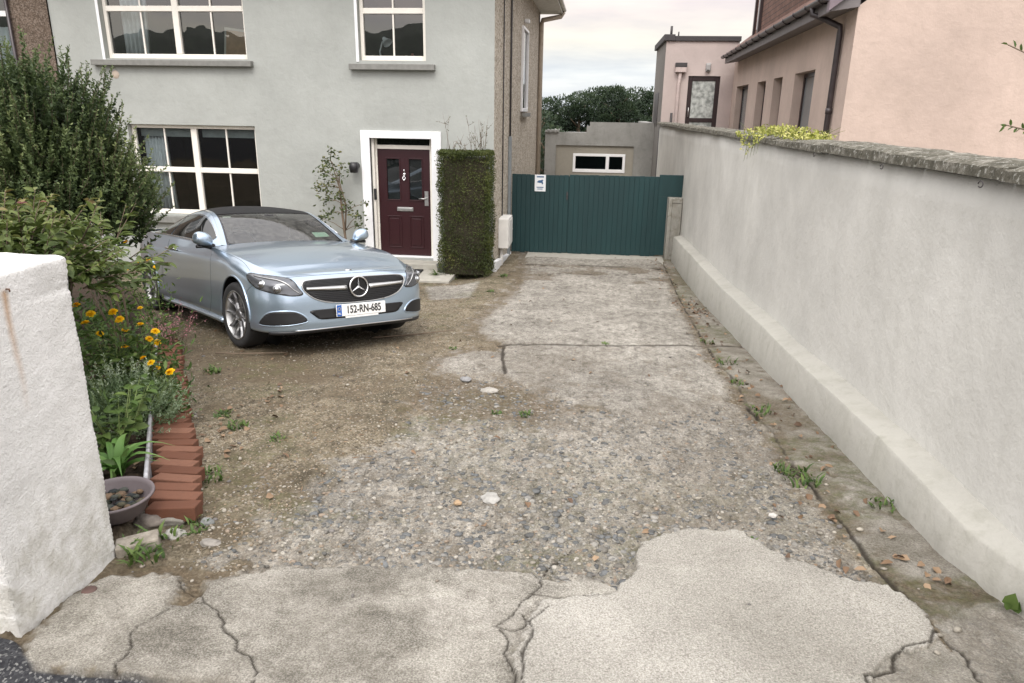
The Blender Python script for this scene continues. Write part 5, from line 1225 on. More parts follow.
face_grid(lambda u, v: P3(XL+(x1_-XL)*u, y1_, z0_+(z1_-z0_)*v), 90, 60, True)
face_grid(lambda u, v: P3(XL+(x1_-XL)*u, y0_+(y1_-y0_)*v, z1_), 220, 40, False)
mb.o = Vector((x1_, 1.91, 0)); mb.add(vs, fs, 0, True); o = mb.build('garden_wall', M['white_rough']); tag(o, 'thick white roughcast garden wall end beside the drive entrance with a rust run', 'wall')
w_ = o.modifiers.new('w', 'WELD'); w_.merge_threshold = .012
mb = MB(); mb.tube([(x1_-.005, 2.157, 1.0), (x1_+.010, 2.157, 1.001), (x1_+.010, 2.157, .992)], .003, 6); br_ = mb.build('rusty_stub', simple('rusty iron', (.10, .05, .03), .8, var=.4)); tag(br_, 'tiny rusty iron stub in the side of the white garden wall', 'bracket')
# ------------------------------------------------------------------ OUTBUILDING
SY = 25.; S_ = empty('concrete_outbuilding', (.1, SY, -2.6), label='low flat roofed grey concrete outbuilding with a white window behind the gate', cat='outbuilding')
sf = lambda u, d, z: (u, SY+d, z)
win_ = (-.76, .99, -.36, .26)
mb = MB(); wall_panel(mb, -1.71, -1.34, -2.8, .93, [], sf, .3); wall_panel(mb, 1.25, 1.90, -2.8, 1.27, [], sf, .3); wall_panel(mb, -1.34, 1.25, .52, .93, [], sf, .3); wall_panel(mb, -.24, 1.25, .93, 1.27, [], sf, .3)
mb.box(-.34, -.24, SY, SY+.3, .93, 1.14); mb.box(-1.71, -1.41, SY+.3, SY+5, -2.8, .93); mb.box(1.60, 1.90, SY+.3, SY+5, -2.8, 1.27); mb.box(-1.4, 1.6, SY+.31, SY+5, .70, .82); mb.box(-1.41, 1.6, SY+4.8, SY+5, -2.8, .7)
mb.build('wall', M['concrete_wall'], S_)
mb = MB(); wall_panel(mb, -1.339, 1.249, -2.8, .519, [win_], lambda u, d, z: (u, SY+.06+d, z), .2); mb.build('recessed_panel', M['shed_panel'], S_)
so_ = window(S_, lambda u, d, z: (u, SY+.06+d, z), win_, None, (.40,), (), (), fm=M['upvc_white'], fw=.09, recess=-.02, depth=.08)
mb = MB(); mb.box(-1.3, 1.2, SY+1.0, SY+1.05, -2.6, .6); mb.build('room_shell', M['dark_interior'], S_)
mb = MB(); mb.box(-1.80, 1.92, SY-.03, SY+5.05, .935, .975); 
mb = MB()
for i in range(6): mb.obox((-1.66+.07*i, SY+.02, .955+.02*(i % 2)), (.11, .16, .07), Matrix.Rotation(random.uniform(-.5, .5), 3, 'Y'))
mb.build('broken_coping', M['concrete_wall'], S_, bevel=.01)
mb = MB(); mb.tube([(1.845, 22.5, 1.2), (1.845, 22.5, -2.4)], .035, 8); o = mb.build('rainwater_pipe', M['black']); tag(o, 'black upright pipe between the far end of the boundary wall and the outbuilding', 'pipe')
# ------------------------------------------------------------------ NEIGHBOUR'S PINK HOUSE
al = R(2.2); cN = Vector((3.40, 11.0, 0)); dN = Vector((math.sin(al), math.cos(al), 0)); nN = Vector((-math.cos(al), math.sin(al), 0))  # nN points at the drive
NB = empty('pink_house', (6., 16., -1.), label='pink rendered house with dark gutter, narrow windows and tiled roof over the boundary wall', cat='house')
ns = lambda u, d, z: tuple(cN+dN*u-nN*d+Vector((0, 0, z)))
nwins = [(1.95, 3.45, .2, 2.31), (4.55, 5.45, .6, 2.31), (6.35, 7.45, .6, 2.31), (8.80, 10.85, .2, 2.32)]
mb = MB(); wall_panel(mb, 0, 11.72, -2.0, 3.0, nwins, ns, .28)
gd = -nN  # direction to the right along the gable
def gp_(u, z, d=0.): return tuple(cN+gd*u+dN*d+Vector((0, 0, z)))
slope_ = math.tan(R(38)); HW = 4.2
mb.add([gp_(0, -2), gp_(2*HW, -2), gp_(2*HW, 3.0), gp_(HW, 3.0+HW*slope_), gp_(0, 3.0)], [(0, 1, 2, 3, 4)])
mb.add([gp_(2*HW, -2), gp_(2*HW, -2, 11.7), gp_(2*HW, 3, 11.7), gp_(2*HW, 3)], [(0, 1, 2, 3)])
mb.build('wall', M['pink'], NB)
for w in nwins:
    wide = w[1]-w[0]
    f = MB(ns(*((w[0]+w[1])/2, .2, 1.))); 
    def bxp(mb, a, b, c, d, e0, e1):
        P = [ns(a, e0, c), ns(b, e0, c), ns(b, e0, d), ns(a, e0, d), ns(a, e1, c), ns(b, e1, c), ns(b, e1, d), ns(a, e1, d)]
        mb.add(P, [(0, 1, 2, 3), (7, 6, 5, 4), (3, 2, 6, 7), (0, 4, 5, 1), (0, 3, 7, 4), (1, 5, 6, 2)])
    for q in ((w[0], w[0]+.07, w[2], w[3]), (w[1]-.07, w[1], w[2], w[3]), (w[0]+.07, w[1]-.07, w[3]-.07, w[3])): bxp(f, *q, .16, .22)
    fo = f.build('window', M['brown_frame'], NB)
    p = MB(ns(*((w[0]+w[1])/2, .2, 1.))); bxp(p, w[0]+.06, w[1]-.06, w[2], w[3]-.06, .185, .195); p.build('pane', M['grey_glass'], fo)
# eaves box, gutter, downpipe, verge
mb = MB(); P = []
for u in (-.06, 11.1):
    P += [ns(u, .0, 2.985), ns(u, -.36, 2.93), ns(u, -.36, 3.10), ns(u, .0, 3.22)]
mb.add(P, [(0, 1, 5, 4), (1, 2, 6, 5), (2, 3, 7, 6), (0, 3, 2, 1), (4, 5, 6, 7), (3, 0, 4, 7)]); mb.build('eaves_box', M['fascia_purple'] if False else simple('dark grey soffit', (.16, .145, .145), .6), NB)
def tpt(u, d, z): return Vector(ns(u, d, z))
mb = MB(); gutter(mb, tpt(-.05, -.42, 3.12), tpt(11.2, -.42, 3.12), .062, nN)
for u in np.arange(.2, 11, .8): mb.tube([tpt(u, -.36, 3.08)+Vector((0, 0, -.02)), tpt(u, -.42, 3.045), tpt(u, -.485, 3.09), tpt(u, -.485, 3.13)], .012, 5)
mb.build('gutter', M['gutter'], NB)
mb = MB(); mb.tube([tpt(.75, -.42, 3.10), tpt(.75, -.42, 2.98), tpt(.66, -.30, 2.93), tpt(.55, -.06, 2.80), tpt(.55, -.055, 2.70), tpt(.55, -.055, -1.)], .042, 10); mb.tube([tpt(.55, -.055, 1.62), tpt(.55, -.055, 1.70)], .05, 10); mb.build('downpipe', M['gutter'], NB)
mb = MB()   # verge board rising to the right
a = Vector(gp_(-.40, 2.93, -.12)); b = Vector(gp_(HW, 2.93+(HW+.4)*slope_, -.12)); up_ = Vector((0, 0, .24)); back = dN*.14
for (p, q) in ((a, b),): mb.add([p, q, q+up_, p+up_, p+back, q+back, q+up_+back, p+up_+back], [(0, 1, 2, 3), (7, 6, 5, 4), (3, 2, 6, 7), (0, 4, 5, 1), (0, 3, 7, 4)])
mb.build('verge_board', M['fascia_purple'], NB)
# roof slope with uv tiles
def uvquad(name, P, su, sv, mat, parent):
    me = bpy.data.meshes.new(name); o_ = world_loc(parent); me.from_pydata([tuple(Vector(p)-o_) for p in P], [], [(0, 1, 2, 3)]); uv = me.uv_layers.new(); 
    for i, c in enumerate(((0, 0), (su, 0), (su, sv), (0, sv))): uv.data[i].uv = c
    me.materials.append(mat); o = bpy.data.objects.new(name, me); col.objects.link(o); o.parent = parent; s_ = o.modifiers.new('s', 'SOLIDIFY'); s_.thickness = .06; s_.offset = -1; return o
RL = math.hypot(HW+.42, (HW+.42)*slope_)
P = [ns(11.15, -.40, 3.14), ns(-.12, -.40, 3.14), tuple(Vector(ns(-.12, HW, 3.14+(HW+.42)*slope_))), tuple(Vector(ns(11.15, HW, 3.14+(HW+.42)*slope_)))]
uvquad('roof', P, 11.3, RL, M['roof_tile'], NB)
P = [ns(-.12, 2*HW+.42, 3.14), ns(11.15, 2*HW+.42, 3.14), ns(11.15, HW+.01, 3.14+(HW+.42)*slope_), ns(-.12, HW+.01, 3.14+(HW+.42)*slope_)]
uvquad('roof', P, 11.3, RL, M['roof_tile'], NB)
# tile hung dormer rising out of the slope
dm = MB(); u0, u1 = 2.2, 9.6; d0 = .12
za = 3.30; zt = 5.6
def dbox(mb, u0, u1, d0, d1, z0, z1): 
    P = [ns(u0, d0, z0), ns(u1, d0, z0), ns(u1, d0, z1), ns(u0, d0, z1), ns(u0, d1, z0), ns(u1, d1, z0), ns(u1, d1, z1), ns(u0, d1, z1)]
    mb.add(P, [(0, 1, 2, 3), (7, 6, 5, 4), (3, 2, 6, 7), (0, 4, 5, 1), (0, 3, 7, 4), (1, 5, 6, 2)])
P = [ns(u1, d0, za), ns(u0, d0, za), ns(u0, d0, zt), ns(u1, d0, zt)]; dmo = uvquad('dormer', P, u1-u0, zt-za, M['roof_tile'], NB)
dm = MB(ns(5, 1, 4)); dbox(dm, u0, u1, d0+.062, HW, za-.1, zt); dm.build('dormer_cheek', M['brown_frame'], NB)
dm = MB(ns(u1, .1, 4)); dbox(dm, u1-.95, u1-.80, d0-.07, d0-.002, za+.05, zt); dbox(dm, u1-.10, u1+.02, d0-.05, d0-.002, za-.05, zt); dm.build('window_frame', M['brown_frame'], NB)
dm = MB(ns(u1, .1, 4)); dbox(dm, u1-.80, u1-.60, d0-.05, d0-.002, za+.30, zt); dm.build('window_reveal', M['upvc_white'], NB)
# flat roofed extension
EY = 22.7; ef = lambda u, d, z: (u, EY+d, z)
mb = MB(); ed = (2.57, 3.48, .3, 2.63); wall_panel(mb, 1.865, 3.92, -2.6, 3.56, [ed], ef, .2)
mb.build('extension_wall', M['pinkext'], NB)
mb = MB(); mb.box(2.05, 3.9, EY+3.4, EY+3.6, -2.6, 3.555); mb.build('extension_rear_wall', M['pinkext'], NB)
mb = MB(); mb.box(1.868, 2.05, EY+.201, EY+3.6, -2.6, 3.558); mb.box(1.863, 1.868, EY+.01, EY+.19, -2.6, 3.55); mb.build('extension_side_wall', render_wall('grey side render', (.20, .19, .175), (.14, .13, .12)), NB)
mb = MB(); mb.box(1.80, 3.95, EY-.05, EY+3.65, 3.565, 3.70); mb.box(1.79, 2.10, EY-.07, EY+3.7, 3.57, 3.74); mb.build('flat_roof', simple('dark roof felt', (.055, .05, .05), .8), NB, bevel=.01)
mb = MB(); mb.tube([(2.0, EY+.2, 3.7), (2.0, EY+.2, 3.98)], .035, 8); mb.tube([(2.22, EY+.3, 3.7), (2.22, EY+.3, 3.84)], .02, 6); mb.build('roof_vent', M['cable'], NB)
mb = MB(); a, b, c, d = ed
for q in ((a, a+.13, c, d), (b-.13, b, c, d), (a+.13, b-.13, d-.13, d), (a+.13, b-.13, 1.35, 1.47)): mb.box(q[0], q[1], EY+.03, EY+.09, q[2], q[3])
eo = mb.build('extension_door', M['brown_frame'], NB, bevel=.01)
mb = MB(); mb.box(a+.12, b-.12, EY+.055, EY+.065, c, d-.12); mb.build('door_glass', M['obscure'], eo)
mb = MB(); mb.tube([(a+.07, EY+.03, 1.5), (a+.07, EY-.02, 1.5), (a+.07, EY-.02, 1.75), (a+.07, EY+.03, 1.75)], .012, 6); mb.build('handle', M['satin'], eo)
mb = MB(); mb.box(2.17, 2.48, EY-.16, EY-.002, 2.72, 2.86); mb.tube([(2.33, EY-.07, 2.8), (2.30, EY-.07, 2.4), (2.30, EY-.07, -1)], .05, 10); ho = mb.build('hopper_pipe', M['pinkpipe'], NB, bevel=.01)
mb = MB(); mb.box(2.16, 2.49, EY-.17, EY-.002, 2.863, 2.98); mb.build('hopper_mouth', M['cable'], ho, bevel=.01)
mb = MB(); mb.tube([(2.16, EY-.04, 1.6), (2.16, EY-.04, .8)], .035, 8); mb.build('stub_pipe', M['cable'], NB)
mb = MB(); mb.box(3.03, 3.17, EY-.09, EY-.002, 2.75, 2.98); mb.box(3.05, 3.15, EY-.13, EY-.092, 2.78, 2.94); mb.build('outside_lamp', simple('grey bulkhead lamp', (.33, .32, .31), .5), NB, bevel=.02)
mb = MB(); mb.box(1.855, 1.863, EY+1.4, EY+3.0, 1.2, 2.2); mb.build('side_window', M['brown_frame'], NB)
# ================================================================== PLANTING
def leaves(name, P, D, L, W, tone, mat, parent=None, fold=.25, nrm=None, curl=.15, attrs=None):
    """leaf blades: base points P, unit directions D, lengths L, widths W. Each is two folded quads."""
    n = len(P); D = D/np.linalg.norm(D, axis=1, keepdims=True)
    up = rng.normal(size=(n, 3)) if nrm is None else nrm+rng.normal(size=(n, 3))*.35
    S = np.cross(D, up); S /= np.maximum(np.linalg.norm(S, axis=1, keepdims=True), 1e-6); Nn = np.cross(S, D)
    L = L[:, None]; W = W[:, None]
    b = P; t_ = P+D*L-Nn*L*curl; m1 = P+D*L*.35; m2 = P+D*L*.72-Nn*L*curl*.45
    v = np.stack([b, m1+S*W*.5+Nn*W*fold, m2+S*W*.42+Nn*W*fold, t_, m2-S*W*.42+Nn*W*fold, m1-S*W*.5+Nn*W*fold, m1, m2], 1)
    # quads: b,m1r,m2r..; keep two quads per side
    q = np.array([[0, 1, 2, 7], [7, 2, 3, 3], [0, 7, 4, 5], [7, 3, 3, 4]])
    tri = np.array([[0, 1, 6], [1, 2, 7], [1, 7, 6], [2, 3, 7], [0, 6, 5], [5, 6, 7], [5, 7, 4], [4, 7, 3]])
    F = (tri[None]+(np.arange(n)*8)[:, None, None]).reshape(-1, 3)
    return fast_mesh(name, v.reshape(-1, 3), F, mat, False, {'tone': np.repeat(tone, 8)}, parent, tris=True)
def unit(n): d = rng.normal(size=(n, 3)); return d/np.linalg.norm(d, axis=1, keepdims=True)
def simple_leaves(name, P, D, L, W, tone, mat, parent=None):
    """single bent quad for small foliage"""
    n = len(P); D = D/np.linalg.norm(D, axis=1, keepdims=True); S = np.cross(D, rng.normal(size=(n, 3))); S /= np.maximum(np.linalg.norm(S, axis=1, keepdims=True), 1e-6)
    L = L[:, None]; W = W[:, None]
    v = np.stack([P, P+D*L*.5+S*W*.5, P+D*L, P+D*L*.5-S*W*.5], 1)
    return fast_mesh(name, v.reshape(-1, 3), np.arange(n*4).reshape(-1, 4), mat, False, {'tone': np.repeat(tone, 4)}, parent)
def shoots(center, rad, n, ln, per, lsize, updir=.9, inner=.55, clumpseed=0, zmin=-9, spread=.5):
    """leafy shoots growing outwards and up over an ellipsoid; returns leaves P,D,L,tone and stems"""
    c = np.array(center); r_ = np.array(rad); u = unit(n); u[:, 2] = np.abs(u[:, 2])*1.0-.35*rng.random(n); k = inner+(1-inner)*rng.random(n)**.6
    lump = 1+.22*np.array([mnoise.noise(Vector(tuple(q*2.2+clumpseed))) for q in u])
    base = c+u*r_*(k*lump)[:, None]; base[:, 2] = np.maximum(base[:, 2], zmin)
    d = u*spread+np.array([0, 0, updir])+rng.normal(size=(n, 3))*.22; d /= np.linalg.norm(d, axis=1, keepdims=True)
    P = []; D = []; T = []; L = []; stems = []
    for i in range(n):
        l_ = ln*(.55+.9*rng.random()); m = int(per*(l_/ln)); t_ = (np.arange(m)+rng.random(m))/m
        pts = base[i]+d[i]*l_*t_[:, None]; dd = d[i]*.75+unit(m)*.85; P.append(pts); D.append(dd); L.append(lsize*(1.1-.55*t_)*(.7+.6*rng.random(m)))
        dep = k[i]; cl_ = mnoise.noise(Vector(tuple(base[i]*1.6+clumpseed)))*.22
        T.append(np.clip(.38+cl_+.35*t_*dep+.22*(rng.random(m)-.5), 0, 1)); stems.append((base[i], base[i]+d[i]*l_))  # inner leaves get a darker tone: shade inside the bush put into the colour
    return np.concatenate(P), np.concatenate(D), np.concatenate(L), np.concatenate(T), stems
def stem_mesh(stems, r, name, mat, parent, n=4):
    mb = MB(world_loc(parent))
    for a, b in stems:
        mid = (np.array(a)+np.array(b))/2+rng.normal(size=3)*.01*np.linalg.norm(np.array(b)-np.array(a)); mb.tube([a, mid, b], [r, r*.7, r*.35], n)
    return mb.build(name, mat, parent)
# ---- big olive evergreen
def evergreen(loc, center, rad, n, label, seed, ln=.34):
    o = empty('evergreen_shrub', loc, None, label, 'shrub', 'evergreen shrubs in the flower bed')
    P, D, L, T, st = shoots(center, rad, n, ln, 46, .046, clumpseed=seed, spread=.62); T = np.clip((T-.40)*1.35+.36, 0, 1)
    leaves('foliage', P, D, L, L*.42, T, M['leaf_shrub'], o)
    stem_mesh(st[::2], .004, 'shoots', M['bark'], o)
    mb = MB(loc)
    for k in range(9):
        a = k*.7; b_ = Vector(loc)+Vector((math.cos(a)*.08, math.sin(a)*.08, -.1)); e_ = Vector(center)+Vector((math.cos(a)*rad[0]*.6, math.sin(a)*rad[1]*.6, rad[2]*(.1+.4*random.random())))
        mb.tube([b_, b_.lerp(e_, .4)+Vector((0, 0, .1)), e_], [.035, .025, .01], 7)
    mb.build('trunk', M['bark'], o); return o
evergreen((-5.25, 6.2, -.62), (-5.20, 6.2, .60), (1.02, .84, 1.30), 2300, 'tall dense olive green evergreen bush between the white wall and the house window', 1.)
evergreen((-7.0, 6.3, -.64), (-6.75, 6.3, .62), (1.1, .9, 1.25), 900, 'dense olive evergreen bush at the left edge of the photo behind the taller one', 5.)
# ---- broad leaved shrub
o = empty('broad_leaved_shrub', (-3.35, 3.75, -.38), None, 'loose yellow green shrub with broad pointed leaves directly behind the white wall', 'shrub')
P, D, L, T, st = shoots((-3.50, 3.8, .56), (.66, .55, .42), 250, .26, 20, .088, updir=.35, inner=.35, clumpseed=9., spread=.9)
nn_ = np.tile(np.array([[0, 0, 1.]]), (len(P), 1)); D = D*np.array([1, 1, .45])
leaves('foliage', P, D, L, L*.45, np.clip(T+.05, 0, 1), M['leaf_broad'], o, nrm=nn_, curl=.22)
stem_mesh(st, .005, 'stems', M['twig'], o)
mb = MB((-3.35, 3.75, -.38))
for k in range(8): a = k*.8; mb.tube([(-3.35, 3.75, -.45), (-3.35+.15*math.cos(a), 3.75+.15*math.sin(a), 0), (-3.45+.4*math.cos(a), 3.8+.35*math.sin(a), .65)], [.02, .014, .006], 6)
mb.build('trunk', M['bark'], o)
o = empty('broad_leaved_shrub', (-2.88, 4.55, -.46), None, 'spray of long yellow green leaves hanging over the marigolds beside the car', 'shrub')
P, D, L, T, st = shoots((-3.72, 4.9, .40), (.40, .40, .24), 34, .30, 10, .11, updir=.25, inner=.3, clumpseed=12., spread=1.)
nn_ = np.tile(np.array([[0, 0, 1.]]), (len(P), 1)); D = D*np.array([1.2, 1, .3])
leaves('foliage', P, D, L, L*.36, np.clip(T+.1, 0, .9), M['leaf_broad'], o, nrm=nn_, curl=.25); stem_mesh(st, .004, 'stems', M['twig'], o)
mb = MB((-2.88, 4.55, -.46))
for k in range(5): mb.tube([(-3.5, 4.85, -.5), (-3.6+.04*k, 4.85, .0), (-3.8+.08*k, 4.9, .42)], [.014, .01, .005], 6)
mb.build('trunk', M['bark'], o)
# ---- low dark filler foliage in the bed
o = empty('bed_foliage', (-3.8, 5.3, -.5)); P = []; 
x = -5.6+4.3*rng.random(9000); y = 2.7+6.3*rng.random(9000); k = (sdf(x, y, REG['bed']) > .12); x, y = x[k], y[k]
z = gbase(x, y)+.02+rng.random(len(x))**1.4*(.16+.34*fbm(x, y, 1.6, 3, 5)*(y > 3.6)); pos = np.stack([x, y, z], 1); dd = unit(len(x))*np.array([1, 1, .4])+np.array([0, 0, .5])
of = leaves('ground_cover', pos, dd, .05+.05*rng.random(len(x)), .02+.022*rng.random(len(x)), np.clip(.15+.55*fbm(x, y, 3, 3, 8)+.25*(rng.random(len(x))-.5), 0, 1), M['leaf_green']); bpy.data.objects.remove(o)
tag(of, 'low mixed green foliage covering the soil of the flower bed', 'ground cover', kind='stuff')
# ---- marigolds
def flower_head(parent, c, r=.030, tone=.5, tilt=(0, 0, 1)):
    n = 46; up_ = Vector(tilt).normalized(); a1 = up_.orthogonal().normalized(); a2 = up_.cross(a1); P = []; D = []
    for i in range(n):
        a = i*2.4; k = 1-.55*(i/n); d = (a1*math.cos(a)+a2*math.sin(a))*k+up_*(.05+.9*(i/n)); P.append(Vector(c)+up_*(.004*i/n)); D.append(d)
    P = np.array([tuple(p) for p in P]); D = np.array([tuple(d) for d in D]); L = r*np.linspace(1.15, .62, n)
    return leaves('flower_head', P, D, L, L*.72, np.clip(.25+.5*tone+.3*(rng.random(n)-.5), 0, 1), M['petal'], parent, nrm=np.tile(np.array([[*up_]]), (n, 1)), fold=.1)
def marigold(base, heads, label, spread=.20, nl=850, h=.36):
    o = empty('marigold_plant', base, None, label, 'marigold', 'marigolds in the flower bed'); b = np.array(base)
    st = []
    for hd in heads:
        p = np.array(hd[:3]); st.append((b+rng.normal(size=3)*.02*np.array([1, 1, 0]), p)); flower_head(o, p, hd[3]*.92 if len(hd) > 3 else .025, rng.random(), (rng.normal()*.25, -.35+rng.normal()*.2, 1))
    stem_mesh(st, .0035, 'stems', M['stem'], o, 5)
    ts = rng.random(nl); pick = rng.integers(0, len(st), nl); A_ = np.array([st[i][0] for i in pick]); B_ = np.array([st[i][1] for i in pick])
    P = A_+(B_-A_)*(ts*.9)[:, None]+rng.normal(size=(nl, 3))*spread*np.array([.5, .5, .25]); P[:, 2] = np.maximum(P[:, 2], base[2]+.02)
    leaves('foliage', P, unit(nl)*np.array([1, 1, .5])+np.array([0, 0, .35]), .035+.045*rng.random(nl), .012+.012*rng.random(nl), rng.random(nl), M['leaf_green'], o); return o
marigold((-3.12, 4.2, -.42), [(-3.23, 4.2, .29, .032), (-3.07, 4.2, .31, .032), (-3.03, 4.2, .265), (-3.28, 4.2, .225, .03), (-3.19, 4.2, .155), (-3.36, 4.25, .33), (-3.12, 4.3, .22, .02)], 'clump of seven yellow orange marigold heads nearest the white wall')
marigold((-2.95, 4.3, -.43), [(-2.93, 4.25, .215), (-2.83, 4.25, .175, .030), (-3.04, 4.25, .175), (-3.04, 4.22, .065, .027), (-2.88, 4.25, .12), (-2.86, 4.3, .08), (-2.98, 4.35, .30, .02)], 'marigolds with seven orange yellow heads in the middle of the flower bed')
marigold((-2.72, 4.15, -.41), [(-2.68, 4.12, -.055, .034), (-2.79, 4.1, .01), (-2.84, 4.1, .04, .022), (-2.78, 4.15, -.04, .018)], 'low marigold leaning out over the brick edging', .10, 160)
marigold((-4.05, 6.2, -.62), [(-3.96, 6.0, .27), (-4.1, 6.05, .23), (-4.22, 6.1, .40), (-4.35, 6.1, .41), (-4.2, 6.0, .16), (-4.32, 6.1, .13), (-3.9, 6.0, .20), (-4.45, 6.1, .38)], 'far marigolds with small yellow flowers beside the rear wheel of the car', .2, 420)
# ---- red stemmed plant with pink buds near the edging
o = empty('pink_budded_plant', (-3.85, 6.0, -.60), None, 'small reddish plant with tiny pink buds at the far end of the bricks', 'plant'); st = []
for k in range(26): st.append((np.array([-3.85, 6.0, -.58])+rng.normal(size=3)*.05, np.array([-3.85+rng.normal()*.16, 5.95+rng.normal()*.12, -.58+.22+.22*rng.random()])))
stem_mesh(st, .003, 'stems', M['twig'], o); n = 420; pk = rng.integers(0, 26, n); P = np.array([st[i][0]*(1-t)+st[i][1]*t for i, t in zip(pk, .45+.6*rng.random(n))])+rng.normal(size=(n, 3))*.015
bo_ = simple_leaves('bud_spray', P, unit(n), .014+.010*rng.random(n), .008+0*P[:, 0], rng.random(n), M['pinkbud'], o); bo_['kind'] = 'stuff'
# ---- grey green herb
o = empty('grey_green_herb', (-2.78, 3.95, -.42), None, 'bushy grey green herb spilling over the brick edging', 'herb')
P, D, L, T, st = shoots((-2.86, 3.88, -.30), (.31, .32, .30), 330, .16, 26, .026, updir=.7, inner=.35, clumpseed=20., spread=.7)
leaves('foliage', P, D, L, L*.30, np.clip(T*.9+.12*(rng.random(len(T)))+.28*(P[:, 2] > -.02), 0, 1), M['leaf_herb'], o); stem_mesh(st[::2], .0022, 'stems', M['stem'], o)
# ---- bolting leafy plant in front of it (long pale stems, big leaves)
o = empty('leafy_weed', (-2.62, 3.45, -.34), None, 'broad leaved plant with long pale stems in front of the grey green herb', 'plant'); st = []; P = []; D = []
for k in range(9):
    a = R(200+35*k*.6)+rng.normal()*.2; e_ = np.array([-2.70+.22*math.cos(a+1.2), 3.45+.22*math.sin(a+1.2)+.1, -.30+.30+.12*rng.random()]); st.append((np.array([-2.6, 3.42, -.33]), e_))
    for t in np.linspace(.35, 1, 9): P.append(np.array(st[-1][0])*(1-t)+e_*t); D.append(np.array([rng.normal(), rng.normal(), .1]))
stem_mesh(st, .006, 'stems', M['stem'], o, 6); P = np.array(P); D = np.array(D); n = len(P)
leaves('foliage', P, D, .05+.045*rng.random(n), .032+.022*rng.random(n), .25+.6*rng.random(n), M['leaf_green'], o, nrm=np.tile([[0, 0, 1.]], (n, 1)))
# ---- strap leaved plant
def strap(base, label, n=26, ln=.30, w=.030, mat='leaf_strap', name='strap_leaved_plant', cat='plant', group=None, flat=1.):
    mb = MB(base); tones = []
    for k in range(n):
        a = rng.random()*6.283; l_ = ln*(.6+.5*rng.random()); ris = (.45+.5*rng.random())*flat; dr = np.array([math.cos(a), math.sin(a), 0]); sd_ = np.array([-math.sin(a), math.cos(a), 0]); vs = []; m = 7; tn = rng.random()
        for i in range(m+1):
            t = i/m; p = np.array(base)+dr*l_*t*(.35+.65*t)+np.array([0, 0, l_*ris*math.sin(t*2.3)*.75+.01]); ww = w*(.55+.9*math.sin(math.pi*min(t+.12, 1)**.8))*(1-t**3)*.5+.0008
            vs += [tuple(p-sd_*ww+np.array([0, 0, ww*.4])), tuple(p), tuple(p+sd_*ww+np.array([0, 0, ww*.4]))]; tones += [np.clip(tn*.6+.4*t, 0, 1)]*3
        mb.add(vs, [(i*3+j, i*3+3+j, i*3+4+j, i*3+1+j) for i in range(m) for j in range(2)], 0, True)
    o = mb.build(name, M[mat], attrs={'tone': tones}); tag(o, label, cat, group); return o
strap((-2.42, 3.15, -.30), 'clump of fresh green strap leaves behind the shallow bowl', 22, .26, .034)
# ---- clipped hedge
o = empty('clipped_hedge', (-2.16, 12.42, -1.28), None, 'upright rectangular clipped hedge between the front door and the house corner', 'hedge')
hx0, hx1, hy0, hy1, hz0, hz1 = -2.61, -1.74, 12.06, 12.74, -1.24, .92
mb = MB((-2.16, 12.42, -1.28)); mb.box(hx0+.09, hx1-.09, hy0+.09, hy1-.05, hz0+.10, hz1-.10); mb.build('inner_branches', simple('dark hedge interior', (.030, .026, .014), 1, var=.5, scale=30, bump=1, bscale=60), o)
n = 34000; P = np.stack([hx0+(hx1-hx0)*rng.random(n), hy0+(hy1-hy0)*rng.random(n), hz0+(hz1-hz0)*rng.random(n)], 1)
c_ = rng.integers(0, 4, n); e_ = .10*rng.random(n)**1.5-.010-.035*(rng.random(n) < .10)*rng.random(n); P[c_ == 0, 1] = hy0+e_[c_ == 0]; P[c_ == 1, 0] = hx1-e_[c_ == 1]; P[c_ == 2, 2] = hz1-e_[c_ == 2]*.6; P[c_ == 3, 0] = hx0+e_[c_ == 3]
P += .018*np.array([[mnoise.noise(Vector(tuple(p*3))), mnoise.noise(Vector(tuple(p*3+7))), mnoise.noise(Vector(tuple(p*3+3)))] for p in P])*2.6
tn = np.clip(.42+.9*(fbm(P[:, 0]+P[:, 1], P[:, 2], 3.5, 4, 5)-.5)+.45*(rng.random(n)-.5), 0, 1)
thin = rng.random(n) < np.clip((P[:, 2]-hz0)/.25, .35, 1)*np.clip(.10+1.7*(fbm(P[:, 0]*1.+P[:, 1], P[:, 2], 6, 3, 15)-.12), .08, 1); P, tn = P[thin], tn[thin]; n = len(P)
simple_leaves('foliage', P, unit(n)+np.array([0, -.4, .25]), .022+.022*rng.random(n), .010+.010*rng.random(n), tn, M['leaf_hedge'], o)
st = []
for k in range(26): x_ = hx0+.05+.80*rng.random(); h_ = .12+.55*rng.random()**1.6; st.append((np.array([x_, 12.5, .88]), np.array([x_+rng.normal()*.07, 12.5+rng.normal()*.03, .88+h_])))
for a, b in list(st): 
    for q in range(2): t = .4+.5*rng.random(); p = a*(1-t)+b*t; st.append((p, p+np.array([rng.normal()*.07, 0, .05+.10*rng.random()])))
stem_mesh(st, .0032, 'bare_twigs', M['twig'], o); n = 150; pk = rng.integers(0, len(st), n); P = np.array([st[i][0]*(1-t)+st[i][1]*t for i, t in zip(pk, rng.random(n))])
simple_leaves('twig_leaves', P, unit(n), .028+0*P[:, 0], .012+0*P[:, 0], rng.random(n), M['leaf_hedge'], o)
o = strap((-2.66, 12.05, -1.2), 'low green weeds at the foot of the clipped hedge', 30, .16, .012, 'leaf_green', 'weed_clump', 'weeds', flat=1.3)
